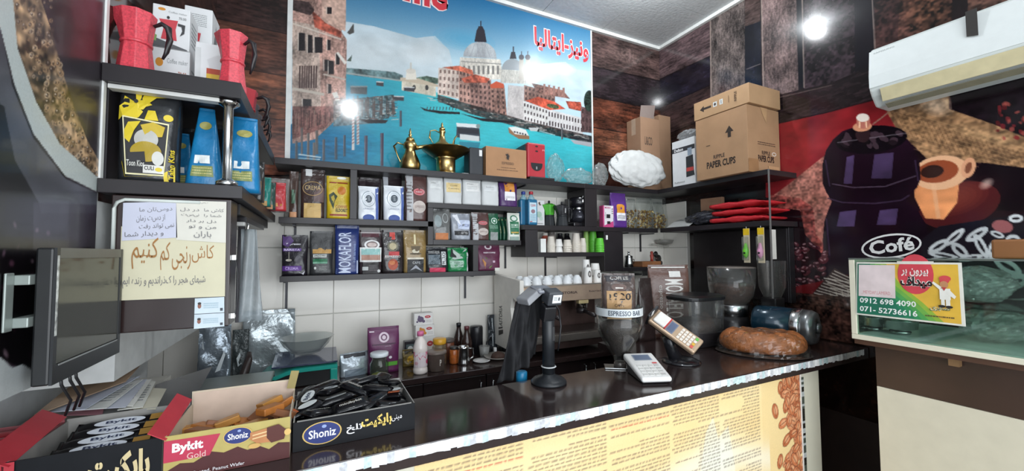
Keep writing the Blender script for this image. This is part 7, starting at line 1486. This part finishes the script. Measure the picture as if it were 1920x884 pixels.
# advert card
pp = [(1605, 590), (1811, 613), (1803, 493), (1606, 492)]
q = [at(u, v, X=X0c-.001) for u, v in pp]; o = sum(q)/4; t = thing('advert_card', 'green and yellow printed telephone advert fixed to the display case glass', 'sign', tuple(o)); q = [x-o for x in q]
amap = lambda u, v, e: tuple(((q[0]*(1-u)+q[1]*u)*(1-v)+(q[3]*(1-u)+q[2]*u)*v)+np.array([-.001-e, 0, 0]))
part('card', MB().add([tuple(x) for x in q], [(0, 1, 2, 3)]), M('#dcdad0', .4), t, solid=.0012)
sp = [('r', .015, .03, .97, .97, '#d8ad3c')]
cols = ['#8bae3c', '#6aa646', '#49994e', '#2f8a54', '#1f7a56', '#186a52']
for i, qc in enumerate(cols):
    k_ = .80-.06*i; sp.append(('p', [(.015, .03), (k_+.03, .03), (k_-.14, .32), (k_-.34, .60), (k_-.48, .97), (.015, .97)] if k_ > .5 else [(.015, .03), (k_, .03), (k_-.12, .34), (.3, .6), (.15, .97), (.015, .97)], qc))
sp += [('e', .60, .80, .165, .34, '#c8404c')]
sp += [('p', [(.43, .97), (.77, .97), (.77, 1.02), (.43, 1.02)], '#d5d2c8')]
sp += [('r', .03, .36, .41, .95, '#d9c9c9'), ('t', '_MEYDAF.LAMERD_', .06, .40, .38, .47, '#c9848a'), ('t', '0912 698 4090', .045, .235, .60, .335, '#e6e8e4', 0, .02), ('t', '071- 52736616', .045, .075, .61, .175, '#e6e8e4', 0, .02),
       ('t', fa('بیرون بر'), .47, .76, .72, .90, '#ecd9d4', 0, .03), ('t', fa('میداف'), .46, .56, .75, .76, '#e8e2dc', 0, .09), ('t', fa('میداف'), .46, .56, .75, .76, '#1f1a1c', 0, .04), ('t', fa('صابری'), .72, .2, .89, .3, '#e9e4c8', 0, .05), ('t', fa('صابری'), .72, .2, .89, .3, '#4a5a2c', 0, .01), ('l', .68, .09, .92, .14, 1, '#5a4a2c'),
       ('e', .86, .74, .05, .05, '#c8454a'), ('e', .855, .70, .04, .04, '#c8454a'), ('e', .85, .64, .035, .06, '#b9835c'), ('r', .81, .40, .90, .58, '#e4e2da'), ('p', [(.81, .56), (.75, .66), (.76, .69), (.83, .60)], '#e4e2da'), ('p', [(.89, .57), (.945, .46), (.93, .42), (.87, .5)], '#e4e2da'), ('r', .82, .30, .85, .41, '#e4e2da'), ('r', .86, .30, .895, .41, '#e4e2da'), ('e', .825, .29, .03, .022, '#221d1c'), ('e', .885, .285, .03, .022, '#221d1c'), ('p', [(.83, .60), (.87, .60), (.85, .54)], '#b5403c')]
decals(t, sp, amap, True, step=.0002)
# steel bowls, film, block
zb2 = zc0+.0265
for k, (u, lb) in enumerate(((1640, 'steel bowl at the left end of the display case'), (1688, 'larger steel bowl beside the left one in the display case'))):
    r = (.05, .062)[k]; p = at(u, 628, X=2.36+.0*k); t = thing('steel_bowl', lb, 'bowl', (2.36, p[1], zb2)); part('foot', MB().lathe([(r*.55, 0), (r*.6, .012), (r*.5, .014)], 28), STEEL, t, smooth=True); part('bowl', MB().lathe([(r*.5, .0145), (r*.95, .026), (r, .06), (r*1.04, .062), (r*.94, .058), (r*.85, .03), (0, .022)], 32), STEEL, t, smooth=True)
crumple('plastic_bag', 'large crumpled clear plastic bag inside the display case', 'plastic bag', (2.50, .62, zb2), (.26, .20, .135), CLEAR(haze=.24, rough=.15, bump=.6), 31)
crumple('plastic_bag', 'crumpled clear film on the glass shelf of the display case', 'plastic bag', (2.50, .66, zc0+.1765), (.24, .20, .16), CLEAR(haze=.20, rough=.15, bump=.6), 37)
t = carton('wooden_block', 'brown wooden box on the glass top of the display case', 'box', (2.42, at(1904, 470, X=2.42)[1]-.0, zc1+.0056), .10, .10, .075, M('#8a5a34', .4, 0, .1, 6), rz=-math.pi/2, bevel=.008)

# ---------------------------------------------------------------- lamps and daylight
for k, (x, y, lb) in enumerate(((2.02, 1.86, 'small round ceiling spotlight above the coffee machine'), (.335, -.06, 'small round ceiling spotlight nearer the shop front'))):
    t = thing('ceiling_spotlight', lb, 'ceiling light', (x, y, ZC))
    part('rim', MB().lathe([(.045, -.001), (.045, -.010), (.03, -.012)], 28), WHT, t, smooth=True); part('lens', MB().lathe([(.026, -.0125), (.015, -.015), (0, -.016)], 24), M('#f4f8ff', emit=8), t, smooth=True)
    l = bpy.data.lights.new('spot_bulb', 'POINT'); l.energy = LAMP_W; l.shadow_soft_size = .02; l.color = (.93, .97, 1.0); o = bpy.data.objects.new('spot_bulb', l); COL.objects.link(o); o.location = (0, 0, -.07); o.parent = t
